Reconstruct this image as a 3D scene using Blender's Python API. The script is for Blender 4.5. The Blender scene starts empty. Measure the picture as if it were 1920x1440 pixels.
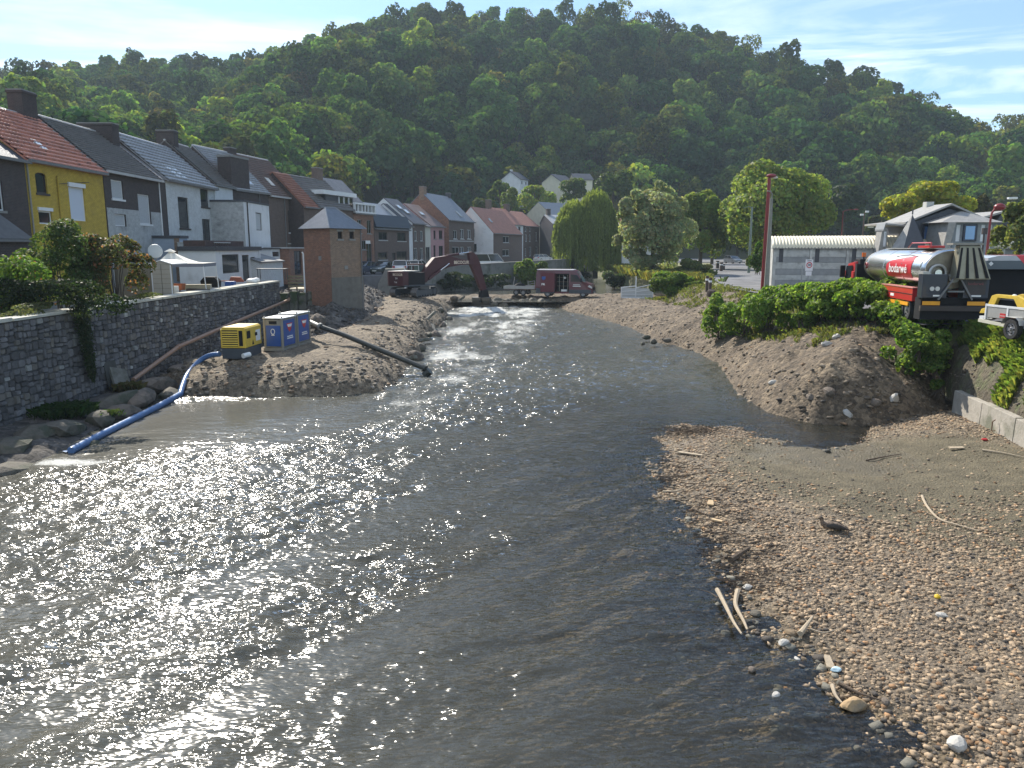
import bpy, bmesh, math, random
import numpy as np
from mathutils import Vector, Matrix
C = bpy.context.scene.collection
SC = bpy.context.scene
rnd = random.Random(7)
NR = np.random.RandomState(11)

# ------------------------------------------------------------------ camera
CAMZ = 6.4
PITCH = math.radians(10.05)
cam = bpy.data.cameras.new('camera'); cam_o = bpy.data.objects.new('camera', cam); C.objects.link(cam_o)
cam.sensor_width = 36; cam.lens = 27.0; cam.clip_end = 4000; cam.clip_start = 0.1
cam_o.location = (0, 0, CAMZ); cam_o.rotation_euler = (math.pi/2 - PITCH, 0, 0)
SC.camera = cam_o
# ------------------------------------------------------------------ light
SUN_EL, SUN_AZ = math.radians(38), math.radians(-27)      # azimuth from +Y towards +X
sun_dir = Vector((math.sin(SUN_AZ)*math.cos(SUN_EL), math.cos(SUN_AZ)*math.cos(SUN_EL), math.sin(SUN_EL)))
sl = bpy.data.lights.new('sun', 'SUN'); so = bpy.data.objects.new('sun', sl); C.objects.link(so)
sl.energy = 4.4; sl.angle = math.radians(0.5); sl.color = (1.0, 0.93, 0.82)
so.rotation_euler = sun_dir.to_track_quat('Z', 'Y').to_euler(); so.location = (-30, 60, 60)

def N(nt, t, **k):
    n = nt.nodes.new(t)
    for a, b in k.items():
        if a.startswith('i_'):
            key = a[2:]
            n.inputs[int(key) if key.isdigit() else key.replace('_', ' ')].default_value = b
        else: setattr(n, a, b)
    return n
def L(nt, a, b): nt.links.new(a, b)

W = bpy.data.worlds.new('World'); SC.world = W; W.use_nodes = True
nt = W.node_tree; nt.nodes.clear()
sky = N(nt, 'ShaderNodeTexSky', sky_type='NISHITA', sun_disc=False)
sky.sun_elevation = SUN_EL; sky.sun_rotation = SUN_AZ; sky.air_density = 1.0; sky.dust_density = 0.3; sky.ozone_density = 2.0
tc = N(nt, 'ShaderNodeTexCoord')
sp = N(nt, 'ShaderNodeSeparateXYZ'); L(nt, tc.outputs['Generated'], sp.inputs[0])
# flat cloud layer coordinates: direction / height
zz = N(nt, 'ShaderNodeMath', operation='MAXIMUM', i_1=0.05); L(nt, sp.outputs['Z'], zz.inputs[0])
dx = N(nt, 'ShaderNodeMath', operation='DIVIDE'); L(nt, sp.outputs['X'], dx.inputs[0]); L(nt, zz.outputs[0], dx.inputs[1])
dy = N(nt, 'ShaderNodeMath', operation='DIVIDE'); L(nt, sp.outputs['Y'], dy.inputs[0]); L(nt, zz.outputs[0], dy.inputs[1])
cb = N(nt, 'ShaderNodeCombineXYZ'); L(nt, dx.outputs[0], cb.inputs[0]); L(nt, dy.outputs[0], cb.inputs[1])
mp = N(nt, 'ShaderNodeMapping'); mp.inputs['Rotation'].default_value = (0, 0, math.radians(35)); mp.inputs['Scale'].default_value = (0.55, 1.5, 1); mp.inputs['Location'].default_value = (2.6, 1.1, 0)
L(nt, cb.outputs[0], mp.inputs[0])
n1 = N(nt, 'ShaderNodeTexNoise', i_Scale=0.55, i_Detail=9.0, i_Roughness=0.62, i_Distortion=0.9); L(nt, mp.outputs[0], n1.inputs['Vector'])
r1 = N(nt, 'ShaderNodeValToRGB'); r1.color_ramp.elements[0].position = 0.47; r1.color_ramp.elements[1].position = 0.68
L(nt, n1.outputs[0], r1.inputs[0])
n2 = N(nt, 'ShaderNodeTexNoise', i_Scale=0.22, i_Detail=2.0); L(nt, cb.outputs[0], n2.inputs['Vector'])
r2 = N(nt, 'ShaderNodeMapRange', i_1=0.3, i_2=0.6, i_3=0.35, i_4=1.0); L(nt, n2.outputs[0], r2.inputs[0])
mm = N(nt, 'ShaderNodeMath', operation='MULTIPLY'); L(nt, r1.outputs[0], mm.inputs[0]); L(nt, r2.outputs[0], mm.inputs[1])
m3 = N(nt, 'ShaderNodeMath', operation='MULTIPLY_ADD', i_1=0.75, i_2=0.02); L(nt, mm.outputs[0], m3.inputs[0])
br = N(nt, 'ShaderNodeMix', data_type='RGBA', blend_type='MIX'); L(nt, m3.outputs[0], br.inputs[0])
tn = N(nt, 'ShaderNodeMix', data_type='RGBA', blend_type='MULTIPLY', i_0=1.0); L(nt, sky.outputs[0], tn.inputs[6]); tn.inputs[7].default_value = (.76, .94, 1.06, 1)
L(nt, tn.outputs[2], br.inputs[6]); br.inputs[7].default_value = (11.0, 11.2, 11.4, 1)
bg = N(nt, 'ShaderNodeBackground', i_Strength=0.088); L(nt, br.outputs[2], bg.inputs[0])
wo = N(nt, 'ShaderNodeOutputWorld'); L(nt, bg.outputs[0], wo.inputs[0])
SC.view_settings.view_transform = 'Standard'; SC.view_settings.look = 'None'
SC.view_settings.exposure = 0.95; SC.view_settings.gamma = 1.0; SC.view_settings.use_curve_mapping = False
SC.render.engine = 'CYCLES'
SC.cycles.use_denoising = True
SC.cycles.max_bounces = 6; SC.cycles.diffuse_bounces = 2; SC.cycles.glossy_bounces = 3; SC.cycles.transmission_bounces = 4
SC.cycles.transparent_max_bounces = 8; SC.cycles.volume_bounces = 0
SC.cycles.sample_clamp_indirect = 6.0
SC.cycles.caustics_reflective = False; SC.cycles.caustics_refractive = False

# ------------------------------------------------------------------ surveying: where a line of sight meets a height, a distance or an upright plane
FPX = 1440.0
def ray(px, py):
    x = (px-960)/FPX; y = (720-py)/FPX
    return Vector((x, math.cos(PITCH)+y*math.sin(PITCH), -math.sin(PITCH)+y*math.cos(PITCH)))
def onz(px, py, z=0.0):
    d = ray(px, py); t = (z-CAMZ)/d.z; return Vector((d.x*t, d.y*t, z))
def onY(px, py, Y):
    d = ray(px, py); t = Y/d.y; return Vector((d.x*t, Y, CAMZ+d.z*t))
def onfac(px, py, A, B):
    d = ray(px, py); ex, ey = B[0]-A[0], B[1]-A[1]
    den = d.x*ey - d.y*ex
    t = (A[0]*ey - A[1]*ex)/den
    return Vector((d.x*t, d.y*t, CAMZ+d.z*t))

# ------------------------------------------------------------------ materials
MATS = {}
def newmat(name):
    m = bpy.data.materials.new(name); m.use_nodes = True; nt = m.node_tree; nt.nodes.clear()
    out = N(nt, 'ShaderNodeOutputMaterial'); b = N(nt, 'ShaderNodeBsdfPrincipled'); L(nt, b.outputs[0], out.inputs[0])
    MATS[name] = m
    return m, nt, b, out
def c4(c): return (c[0], c[1], c[2], 1)
def mul(nt, a, fac):      # colour * scalar socket
    n = N(nt, 'ShaderNodeVectorMath', operation='SCALE'); L(nt, a, n.inputs[0]); L(nt, fac, n.inputs['Scale']); return n.outputs[0]
def mat(name, col, rough=0.7, var=0.15, vs=2.0, bump=0.0, bs=20.0, metal=0.0, col2=None, c2s=1.0, c2lo=0.45, c2hi=0.6, attr=False, coord='Object', spec=0.5, coat=0.0):
    m, nt, b, out = newmat(name)
    tcx = N(nt, 'ShaderNodeTexCoord'); src = tcx.outputs[coord]
    if attr:
        a = N(nt, 'ShaderNodeAttribute', attribute_name='col'); base = a.outputs['Color']
    else:
        a = N(nt, 'ShaderNodeRGB'); a.outputs[0].default_value = c4(col); base = a.outputs[0]
    if col2 is not None:
        n = N(nt, 'ShaderNodeTexNoise', i_Scale=c2s, i_Detail=6.0, i_Roughness=0.6); L(nt, src, n.inputs['Vector'])
        r = N(nt, 'ShaderNodeMapRange', i_1=c2lo, i_2=c2hi, i_3=0.0, i_4=1.0); L(nt, n.outputs[0], r.inputs[0])
        mx = N(nt, 'ShaderNodeMix', data_type='RGBA'); L(nt, r.outputs[0], mx.inputs[0]); L(nt, base, mx.inputs[6]); mx.inputs[7].default_value = c4(col2); base = mx.outputs[2]
    if var > 0:
        n = N(nt, 'ShaderNodeTexNoise', i_Scale=vs, i_Detail=8.0, i_Roughness=0.65); L(nt, src, n.inputs['Vector'])
        r = N(nt, 'ShaderNodeMapRange', i_1=0.25, i_2=0.75, i_3=1-var, i_4=1+var); L(nt, n.outputs[0], r.inputs[0])
        base = mul(nt, base, r.outputs[0])
    L(nt, base, b.inputs['Base Color'])
    b.inputs['Roughness'].default_value = rough; b.inputs['Metallic'].default_value = metal
    b.inputs['Specular IOR Level'].default_value = spec
    if coat: b.inputs['Coat Weight'].default_value = coat; b.inputs['Coat Roughness'].default_value = 0.08
    if bump > 0:
        n = N(nt, 'ShaderNodeTexNoise', i_Scale=bs, i_Detail=6.0, i_Roughness=0.7); L(nt, src, n.inputs['Vector'])
        bp = N(nt, 'ShaderNodeBump', i_Strength=bump, i_Distance=0.05); L(nt, n.outputs[0], bp.inputs['Height']); L(nt, bp.outputs[0], b.inputs['Normal'])
    return m
def brickmat(name, c1, c2, mortar, var=0.25, dirt=(0.1, 0.09, 0.08), dirtamt=0.35, bump=0.5, msize=0.012):
    m, nt, b, out = newmat(name)
    uv = N(nt, 'ShaderNodeUVMap')
    bt = N(nt, 'ShaderNodeTexBrick', i_Scale=1.0, i_Mortar_Size=msize, i_Brick_Width=0.23, i_Row_Height=0.078, i_Mortar_Smooth=0.3)
    bt.inputs['Color1'].default_value = c4(c1); bt.inputs['Color2'].default_value = c4(c2); bt.inputs['Mortar'].default_value = c4(mortar)
    L(nt, uv.outputs[0], bt.inputs['Vector'])
    n = N(nt, 'ShaderNodeTexNoise', i_Scale=0.7, i_Detail=9.0, i_Roughness=0.7); L(nt, uv.outputs[0], n.inputs['Vector'])
    r = N(nt, 'ShaderNodeMapRange', i_1=0.5, i_2=0.8, i_3=0.0, i_4=dirtamt); L(nt, n.outputs[0], r.inputs[0])
    mx = N(nt, 'ShaderNodeMix', data_type='RGBA'); L(nt, r.outputs[0], mx.inputs[0]); L(nt, bt.outputs[0], mx.inputs[6]); mx.inputs[7].default_value = c4(dirt)
    n2 = N(nt, 'ShaderNodeTexNoise', i_Scale=3.0, i_Detail=6.0, i_Roughness=0.7); L(nt, uv.outputs[0], n2.inputs['Vector'])
    r2 = N(nt, 'ShaderNodeMapRange', i_1=0.25, i_2=0.75, i_3=1-var, i_4=1+var); L(nt, n2.outputs[0], r2.inputs[0])
    L(nt, mul(nt, mx.outputs[2], r2.outputs[0]), b.inputs['Base Color'])
    b.inputs['Roughness'].default_value = 0.85
    bp = N(nt, 'ShaderNodeBump', i_Strength=bump, i_Distance=0.02); bp.invert = True
    L(nt, bt.outputs['Fac'], bp.inputs['Height']); L(nt, bp.outputs[0], b.inputs['Normal'])
    return m
def leafmat(name, trans=0.45, inst=False, gloss=0.25, tint=(1.25, 1.35, 0.55)):
    m, nt, b, out = newmat(name)
    a = N(nt, 'ShaderNodeAttribute', attribute_name='col'); base = a.outputs['Color']
    if inst:
        oi = N(nt, 'ShaderNodeObjectInfo')
        rp = N(nt, 'ShaderNodeValToRGB'); cr = rp.color_ramp; cr.interpolation = 'CONSTANT'
        cols = [(1, 1, 1), (0.65, 0.78, 0.8), (1.5, 1.35, 0.8), (0.5, 0.66, 0.62), (1.0, 1.15, 0.9), (1.25, 0.85, 0.75), (0.8, 0.95, 0.7), (1.75, 1.6, 1.1), (0.85, 0.7, 0.65), (0.6, 0.8, 0.82)]
        cr.elements[0].position = 0; cr.elements[0].color = c4(cols[0]); cr.elements[1].position = 0.1; cr.elements[1].color = c4(cols[1])
        for i in range(2, 10):
            e = cr.elements.new(i/10); e.color = c4(cols[i])
        L(nt, oi.outputs['Random'], rp.inputs[0])
        mx = N(nt, 'ShaderNodeMix', data_type='RGBA', blend_type='MULTIPLY', i_0=1.0); L(nt, base, mx.inputs[6]); L(nt, rp.outputs[0], mx.inputs[7]); base = mx.outputs[2]
    L(nt, base, b.inputs['Base Color']); b.inputs['Roughness'].default_value = 0.55 if not inst else .9; b.inputs['Specular IOR Level'].default_value = gloss if not inst else .02
    tr = N(nt, 'ShaderNodeBsdfTranslucent')
    tm = N(nt, 'ShaderNodeMix', data_type='RGBA', blend_type='MULTIPLY', i_0=1.0); L(nt, base, tm.inputs[6]); tm.inputs[7].default_value = c4(tint)
    L(nt, tm.outputs[2], tr.inputs[0])
    ms = N(nt, 'ShaderNodeMixShader', i_0=trans); L(nt, b.outputs[0], ms.inputs[1]); L(nt, tr.outputs[0], ms.inputs[2]); L(nt, ms.outputs[0], out.inputs[0])
    return m
def groundmat(name, cols, scale=1.2, bump=0.6, bs=14, stones=0.0, sscale=9.0, wet=None, rough=0.9, mud=None):
    """layered earth: three colours by noise, voronoi pebbles as fine relief, optional wetness near the water line"""
    m, nt, b, out = newmat(name)
    tcx = N(nt, 'ShaderNodeTexCoord'); src = tcx.outputs['Object']
    n = N(nt, 'ShaderNodeTexNoise', i_Scale=scale, i_Detail=10.0, i_Roughness=0.65); L(nt, src, n.inputs['Vector'])
    rp = N(nt, 'ShaderNodeValToRGB'); cr = rp.color_ramp
    cr.elements[0].position = 0.32; cr.elements[0].color = c4(cols[0]); cr.elements[1].position = 0.68; cr.elements[1].color = c4(cols[2])
    e = cr.elements.new(0.5); e.color = c4(cols[1]); L(nt, n.outputs[0], rp.inputs[0]); base = rp.outputs[0]
    vo = N(nt, 'ShaderNodeTexVoronoi', i_Scale=sscale); L(nt, src, vo.inputs['Vector'])
    if stones > 0:
        hs = N(nt, 'ShaderNodeSeparateColor'); L(nt, vo.outputs['Color'], hs.inputs[0])
        r = N(nt, 'ShaderNodeMapRange', i_1=0.0, i_2=1.0, i_3=1-stones, i_4=1+stones); L(nt, hs.outputs[0], r.inputs[0])
        base = mul(nt, base, r.outputs[0])
    n3 = N(nt, 'ShaderNodeTexNoise', i_Scale=bs*1.7, i_Detail=6.0, i_Roughness=0.7); L(nt, src, n3.inputs['Vector'])
    r3 = N(nt, 'ShaderNodeMapRange', i_1=0.25, i_2=0.75, i_3=0.65, i_4=1.35); L(nt, n3.outputs[0], r3.inputs[0]); base = mul(nt, base, r3.outputs[0])
    ad = N(nt, 'ShaderNodeMath', operation='MULTIPLY_ADD', i_1=-0.8); L(nt, vo.outputs['Distance'], ad.inputs[0]); L(nt, n3.outputs[0], ad.inputs[2])
    bp = N(nt, 'ShaderNodeBump', i_Strength=bump, i_Distance=0.06); L(nt, ad.outputs[0], bp.inputs['Height']); L(nt, bp.outputs[0], b.inputs['Normal'])
    b.inputs['Roughness'].default_value = rough
    if mud is not None:
        a = N(nt, 'ShaderNodeAttribute', attribute_name='mud'); n5 = N(nt, 'ShaderNodeTexNoise', i_Scale=.9, i_Detail=7.0, i_Roughness=0.7); L(nt, src, n5.inputs['Vector'])
        ad5 = N(nt, 'ShaderNodeMath', operation='ADD'); L(nt, a.outputs['Fac'], ad5.inputs[0]); L(nt, n5.outputs[0], ad5.inputs[1])
        r5 = N(nt, 'ShaderNodeMapRange', i_1=.75, i_2=1.15, i_3=0, i_4=.9); L(nt, ad5.outputs[0], r5.inputs[0])
        mx5 = N(nt, 'ShaderNodeMix', data_type='RGBA'); L(nt, r5.outputs[0], mx5.inputs[0]); L(nt, base, mx5.inputs[6]); 
        rp5 = N(nt, 'ShaderNodeValToRGB'); rp5.color_ramp.elements[0].position = .35; rp5.color_ramp.elements[1].position = .65; rp5.color_ramp.elements[0].color = c4(mud[0]); rp5.color_ramp.elements[1].color = c4(mud[1]); L(nt, n.outputs[0], rp5.inputs[0]); L(nt, mul(nt, rp5.outputs[0], r3.outputs[0]), mx5.inputs[7]); base = mx5.outputs[2]
    if wet is not None:       # wetness attribute painted where water stands or has just left
        a = N(nt, 'ShaderNodeAttribute', attribute_name='wet')
        n4 = N(nt, 'ShaderNodeTexNoise', i_Scale=1.5, i_Detail=8.0, i_Roughness=0.7); L(nt, src, n4.inputs['Vector'])
        sm = N(nt, 'ShaderNodeMath', operation='MULTIPLY_ADD', i_1=1.0, i_2=-0.5); L(nt, n4.outputs[0], sm.inputs[0])
        ad2 = N(nt, 'ShaderNodeMath', operation='MULTIPLY_ADD', i_1=1.4); L(nt, sm.outputs[0], ad2.inputs[0]); L(nt, a.outputs['Fac'], ad2.inputs[2])
        rr = N(nt, 'ShaderNodeMapRange', i_1=0.35, i_2=0.65, i_3=0.0, i_4=1.0); L(nt, ad2.outputs[0], rr.inputs[0])
        mx = N(nt, 'ShaderNodeMix', data_type='RGBA'); L(nt, rr.outputs[0], mx.inputs[0]); L(nt, base, mx.inputs[6])
        wc = N(nt, 'ShaderNodeMix', data_type='RGBA', blend_type='MULTIPLY', i_0=1.0); L(nt, base, wc.inputs[6]); wc.inputs[7].default_value = c4(wet); L(nt, wc.outputs[2], mx.inputs[7])
        base = mx.outputs[2]
        rg = N(nt, 'ShaderNodeMapRange', i_1=0.0, i_2=1.0, i_3=rough, i_4=0.42); L(nt, rr.outputs[0], rg.inputs[0]); L(nt, rg.outputs[0], b.inputs['Roughness'])
    L(nt, base, b.inputs['Base Color'])
    return m

# ------------------------------------------------------------------ mesh helpers
def tag(o, label=None, cat=None, group=None, kind=None):
    if label: o['label'] = label
    if cat: o['category'] = cat
    if group: o['group'] = group
    if kind: o['kind'] = kind
    return o
def thing(name, label, cat, loc=(0, 0, 0), rz=0.0, group=None):
    o = bpy.data.objects.new(name, None); C.objects.link(o); o.location = loc; o.rotation_euler = (0, 0, rz)
    o.empty_display_size = 0.3
    return tag(o, label, cat, group)
def auto_uv(me):
    n = len(me.loops)
    if n == 0: return
    uv = me.uv_layers.new(name='UVMap')
    vi = np.empty(n, np.int32); me.loops.foreach_get('vertex_index', vi)
    co = np.empty(len(me.vertices)*3); me.vertices.foreach_get('co', co); co = co.reshape(-1, 3)
    npoly = len(me.polygons)
    ls = np.empty(npoly, np.int32); me.polygons.foreach_get('loop_start', ls)
    lt = np.empty(npoly, np.int32); me.polygons.foreach_get('loop_total', lt)
    nm = np.empty(npoly*3); me.polygons.foreach_get('normal', nm); nm = nm.reshape(-1, 3)
    pn = np.repeat(nm, lt, axis=0)
    order = np.concatenate([np.arange(a, a+b) for a, b in zip(ls, lt)]) if npoly < 200000 else np.arange(n)
    P = co[vi[order]]
    h = np.stack([-pn[:, 1], pn[:, 0], np.zeros(len(pn))], 1); hl = np.linalg.norm(h, axis=1)
    flat = hl < 0.15; h[flat] = (1, 0, 0); hl[flat] = 1; h /= hl[:, None]
    w = np.cross(pn, h)
    u = (P*h).sum(1); v = (P*w).sum(1)
    out = np.empty((n, 2)); out[order, 0] = u; out[order, 1] = v
    uv.data.foreach_set('uv', out.ravel())
class MB:
    def __init__(s): s.v = []; s.f = []
    def poly(s, pts):
        k = len(s.v); s.v += [tuple(p) for p in pts]; s.f.append(tuple(range(k, k+len(pts)))); return s
    def box(s, x0, y0, z0, x1, y1, z1):
        if x0 > x1: x0, x1 = x1, x0
        if y0 > y1: y0, y1 = y1, y0
        if z0 > z1: z0, z1 = z1, z0
        return s.hexa([(x0,y0,z0),(x1,y0,z0),(x1,y1,z0),(x0,y1,z0),(x0,y0,z1),(x1,y0,z1),(x1,y1,z1),(x0,y1,z1)])
    def hexa(s, p):
        k = len(s.v); s.v += [tuple(q) for q in p]
        for f in ((3,2,1,0),(4,5,6,7),(0,1,5,4),(1,2,6,5),(2,3,7,6),(3,0,4,7)): s.f.append(tuple(k+i for i in f))
        return s
    def beam(s, p0, p1, w, h, up=(0,0,1)):
        p0 = Vector(p0); p1 = Vector(p1); d = (p1-p0).normalized(); u = Vector(up)
        if abs(d.dot(u)) > .98: u = Vector((1,0,0))
        a = d.cross(u).normalized()*w/2; b = a.cross(d).normalized()*h/2
        return s.hexa([p0-a-b, p0+a-b, p1+a-b, p1-a-b, p0-a+b, p0+a+b, p1+a+b, p1-a+b])
    def prism(s, pts, axis, lo, hi):
        """pts: 2-D outline (counter-clockwise seen from +axis side); axis 0: pts=(y,z); 1: pts=(x,z); 2: pts=(x,y)"""
        def m(p, t): return {0: (t, p[0], p[1]), 1: (p[0], t, p[1]), 2: (p[0], p[1], t)}[axis]
        n = len(pts); k = len(s.v)
        s.v += [m(p, lo) for p in pts] + [m(p, hi) for p in pts]
        s.f.append(tuple(k+i for i in reversed(range(n)))); s.f.append(tuple(k+n+i for i in range(n)))
        for i in range(n): j = (i+1) % n; s.f.append((k+i, k+j, k+n+j, k+n+i))
        return s
    def tube(s, pts, r, n=8, cap=True):
        pts = [Vector(p) for p in pts]; R = r if hasattr(r, '__len__') else [r]*len(pts)
        t = (pts[1]-pts[0]).normalized(); u = Vector((0,0,1)) if abs(t.z) < .9 else Vector((1,0,0))
        a = t.cross(u).normalized(); k = len(s.v)
        for i, p in enumerate(pts):
            t = (pts[min(i+1, len(pts)-1)] - pts[max(i-1, 0)]).normalized()
            a = (a - t*a.dot(t)).normalized(); b = t.cross(a)
            rr = R[i]; ra, rb = (rr if hasattr(rr, '__len__') else (rr, rr))
            for j in range(n):
                q = 2*math.pi*j/n; s.v.append(tuple(p + a*math.cos(q)*ra + b*math.sin(q)*rb))
        for i in range(len(pts)-1):
            for j in range(n):
                j2 = (j+1) % n; s.f.append((k+i*n+j, k+i*n+j2, k+(i+1)*n+j2, k+(i+1)*n+j))
        if cap:
            s.f.append(tuple(k+j for j in reversed(range(n)))); e = k+(len(pts)-1)*n; s.f.append(tuple(e+j for j in range(n)))
        return s
    def cyl(s, p0, p1, r, n=16, r2=None): return s.tube([p0, p1], [r, r if r2 is None else r2], n)
    def ball(s, c, r, nu=10, nv=7):
        rx, ry, rz = r if hasattr(r, '__len__') else (r, r, r); k = len(s.v)
        for i in range(1, nv):
            a = math.pi*i/nv
            for j in range(nu):
                b = 2*math.pi*j/nu; s.v.append((c[0]+rx*math.sin(a)*math.cos(b), c[1]+ry*math.sin(a)*math.sin(b), c[2]+rz*math.cos(a)))
        t = len(s.v); s.v += [(c[0], c[1], c[2]+rz), (c[0], c[1], c[2]-rz)]
        for i in range(nv-2):
            for j in range(nu):
                j2 = (j+1) % nu; s.f.append((k+i*nu+j, k+(i+1)*nu+j, k+(i+1)*nu+j2, k+i*nu+j2))
        for j in range(nu):
            j2 = (j+1) % nu; s.f.append((t, k+j, k+j2)); s.f.append((t+1, k+(nv-2)*nu+j2, k+(nv-2)*nu+j))
        return s
    def mesh(s, name, m, smooth=False, bevel=0.0):
        me = bpy.data.meshes.new(name); me.from_pydata(s.v, [], s.f)
        bm = bmesh.new(); bm.from_mesh(me); bmesh.ops.recalc_face_normals(bm, faces=bm.faces)
        if bevel > 0:
            try: bmesh.ops.bevel(bm, geom=[e for e in bm.edges if e.calc_face_angle(0) > .5], offset=bevel, segments=2, affect='EDGES', profile=.6, clamp_overlap=True)
            except Exception: pass
        bm.to_mesh(me); bm.free()
        me.update(); auto_uv(me)
        if m: me.materials.append(m)
        if smooth:
            me.polygons.foreach_set('use_smooth', [True]*len(me.polygons))
            try: me.set_sharp_from_angle(angle=math.radians(40))
            except Exception: pass
        return me
    def build(s, name, m, parent=None, smooth=False, bevel=0.0, kind=None, label=None):
        o = bpy.data.objects.new(name, s.mesh(name, m, smooth, bevel)); C.objects.link(o)
        if parent: o.parent = parent
        if kind: o['kind'] = kind
        if label: o['label'] = label
        return o
def np_mesh(name, V, F, m, cols=None, wet=None, smooth=False, parent=None, kind=None, uv=False, extra=None):
    """V (n,3), F (m,k) all faces with k corners; cols (n,3) point colours"""
    me = bpy.data.meshes.new(name); V = np.asarray(V, np.float32); F = np.asarray(F, np.int32); k = F.shape[1]
    me.vertices.add(len(V)); me.vertices.foreach_set('co', V.ravel())
    me.loops.add(F.size); me.loops.foreach_set('vertex_index', F.ravel())
    me.polygons.add(len(F)); me.polygons.foreach_set('loop_start', np.arange(0, F.size, k, dtype=np.int32)); me.polygons.foreach_set('loop_total', np.full(len(F), k, np.int32))
    if smooth: me.polygons.foreach_set('use_smooth', np.ones(len(F), bool))
    me.update(calc_edges=True)
    if cols is not None:
        a = me.attributes.new('col', 'FLOAT_COLOR', 'POINT'); cc = np.ones((len(V), 4), np.float32); cc[:, :3] = cols; a.data.foreach_set('color', cc.ravel())
    for nm, arr in ([('wet', wet)] if wet is not None else []) + list((extra or {}).items()):
        a = me.attributes.new(nm, 'FLOAT', 'POINT'); a.data.foreach_set('value', np.asarray(arr, np.float32))
    if uv: auto_uv(me)
    if m: me.materials.append(m)
    o = bpy.data.objects.new(name, me); C.objects.link(o)
    if parent: o.parent = parent
    if kind: o['kind'] = kind
    return o
def text_on(s, size, m, parent, loc, rot, name='lettering', depth=0.006, bold=0.0, sx=1.0):
    cu = bpy.data.curves.new(name, 'FONT'); cu.body = s; cu.size = size; cu.extrude = depth; cu.offset = bold; cu.align_x = 'CENTER'; cu.align_y = 'CENTER'; cu.resolution_u = 3
    t = bpy.data.objects.new(name, cu); C.objects.link(t); dg = bpy.context.evaluated_depsgraph_get(); dg.update()
    me = bpy.data.meshes.new_from_object(t.evaluated_get(dg)); bpy.data.objects.remove(t)
    me.name = name; me.materials.clear(); me.materials.append(m)
    o = bpy.data.objects.new(name, me); C.objects.link(o); o.parent = parent; o.location = loc; o.rotation_euler = rot; o.scale = (sx, 1, 1)
    return o
# ---- noise in numpy
def _h(ix, iy, s):
    v = np.sin(ix*127.1 + iy*311.7 + s*74.7)*43758.5453; return v-np.floor(v)
def vnoise(x, y, s=0):
    xi = np.floor(x); yi = np.floor(y); fx = x-xi; fy = y-yi; fx = fx*fx*(3-2*fx); fy = fy*fy*(3-2*fy)
    a = _h(xi, yi, s); b = _h(xi+1, yi, s); c = _h(xi, yi+1, s); d = _h(xi+1, yi+1, s)
    return (a*(1-fx)+b*fx)*(1-fy) + (c*(1-fx)+d*fx)*fy
def fbm(x, y, s=0, o=4, g=0.5):
    t = 0; amp = 1; tot = 0
    for i in range(o):
        t = t + amp*vnoise(x*2**i, y*2**i, s+i*13); tot += amp; amp *= g
    return t/tot
def sstep(a, b, x):
    t = np.clip((x-a)/(b-a), 0, 1); return t*t*(3-2*t)
def sdist(X, Y, poly):
    """signed distance to polygon, positive inside"""
    P = np.array([(p[0], p[1]) for p in poly], float); n = len(P); d2 = np.full(X.shape, 1e18); ins = np.zeros(X.shape, bool)
    for i in range(n):
        a = P[i]; b = P[(i+1) % n]; e = b-a; wx = X-a[0]; wy = Y-a[1]
        t = np.clip((wx*e[0]+wy*e[1])/(e@e+1e-12), 0, 1); dx = wx-e[0]*t; dy = wy-e[1]*t; d2 = np.minimum(d2, dx*dx+dy*dy)
        c = ((a[1] > Y) != (b[1] > Y)) & (X < (b[0]-a[0])*(Y-a[1])/((b[1]-a[1]) if abs(b[1]-a[1]) > 1e-9 else 1e-9)+a[0]); ins ^= c
    return np.where(ins, 1, -1)*np.sqrt(d2)
def grid_mesh(name, xs, ys, H, m, keep=None, wet=None, cols=None, extra=None, smooth=True, kind='structure'):
    X, Y = np.meshgrid(xs, ys); Z = H(X, Y) if callable(H) else H
    V = np.stack([X.ravel(), Y.ravel(), Z.ravel()], 1); nx = len(xs); ny = len(ys)
    i = np.arange((ny-1)*nx).reshape(ny-1, nx)[:, :-1].ravel(); F = np.stack([i, i+1, i+1+nx, i+nx], 1)
    if keep is not None:
        K = keep(X, Y, Z).ravel(); F = F[K[F].any(1)]
    used = np.unique(F); mp = np.full(len(V), -1); mp[used] = np.arange(len(used)); F = mp[F]; 
    g = lambda a: None if a is None else np.asarray(a(X, Y, Z) if callable(a) else a)
    wv = g(wet); cv = g(cols)
    ex = {k: g(v).ravel()[used] for k, v in (extra or {}).items()}
    return np_mesh(name, V[used], F, m, cols=None if cv is None else cv.reshape(-1, 3)[used], wet=None if wv is None else wv.ravel()[used], smooth=smooth, kind=kind, extra=ex)
def leaves(P, Nrm, size, col, aspect=1.0, jit=0.5, rs=None, flop=0.6):
    """one four-cornered leaf per point, roughly facing Nrm; returns V,F,cols"""
    rs = rs or NR; n = len(P); Nn = Nrm + rs.normal(0, flop, (n, 3)); Nn /= np.linalg.norm(Nn, axis=1)[:, None]+1e-9
    T = rs.normal(0, 1, (n, 3)); T -= (T*Nn).sum(1)[:, None]*Nn; T /= np.linalg.norm(T, axis=1)[:, None]+1e-9; B = np.cross(Nn, T)
    s = (size*(1+jit*(rs.rand(n)-.5)*2))[:, None] if hasattr(size, '__len__') else (size*(1+jit*(rs.rand(n)-.5)*2))[:, None]
    a = T*s*.5*aspect; b = B*s*.42
    V = np.empty((n, 4, 3)); V[:, 0] = P-a; V[:, 1] = P-b+a*.1-Nn*s*.05; V[:, 2] = P+a; V[:, 3] = P+b+a*.1-Nn*s*.05
    F = np.arange(n*4).reshape(n, 4); cc = np.repeat(col, 4, axis=0)
    return V.reshape(-1, 3), F, cc
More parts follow.
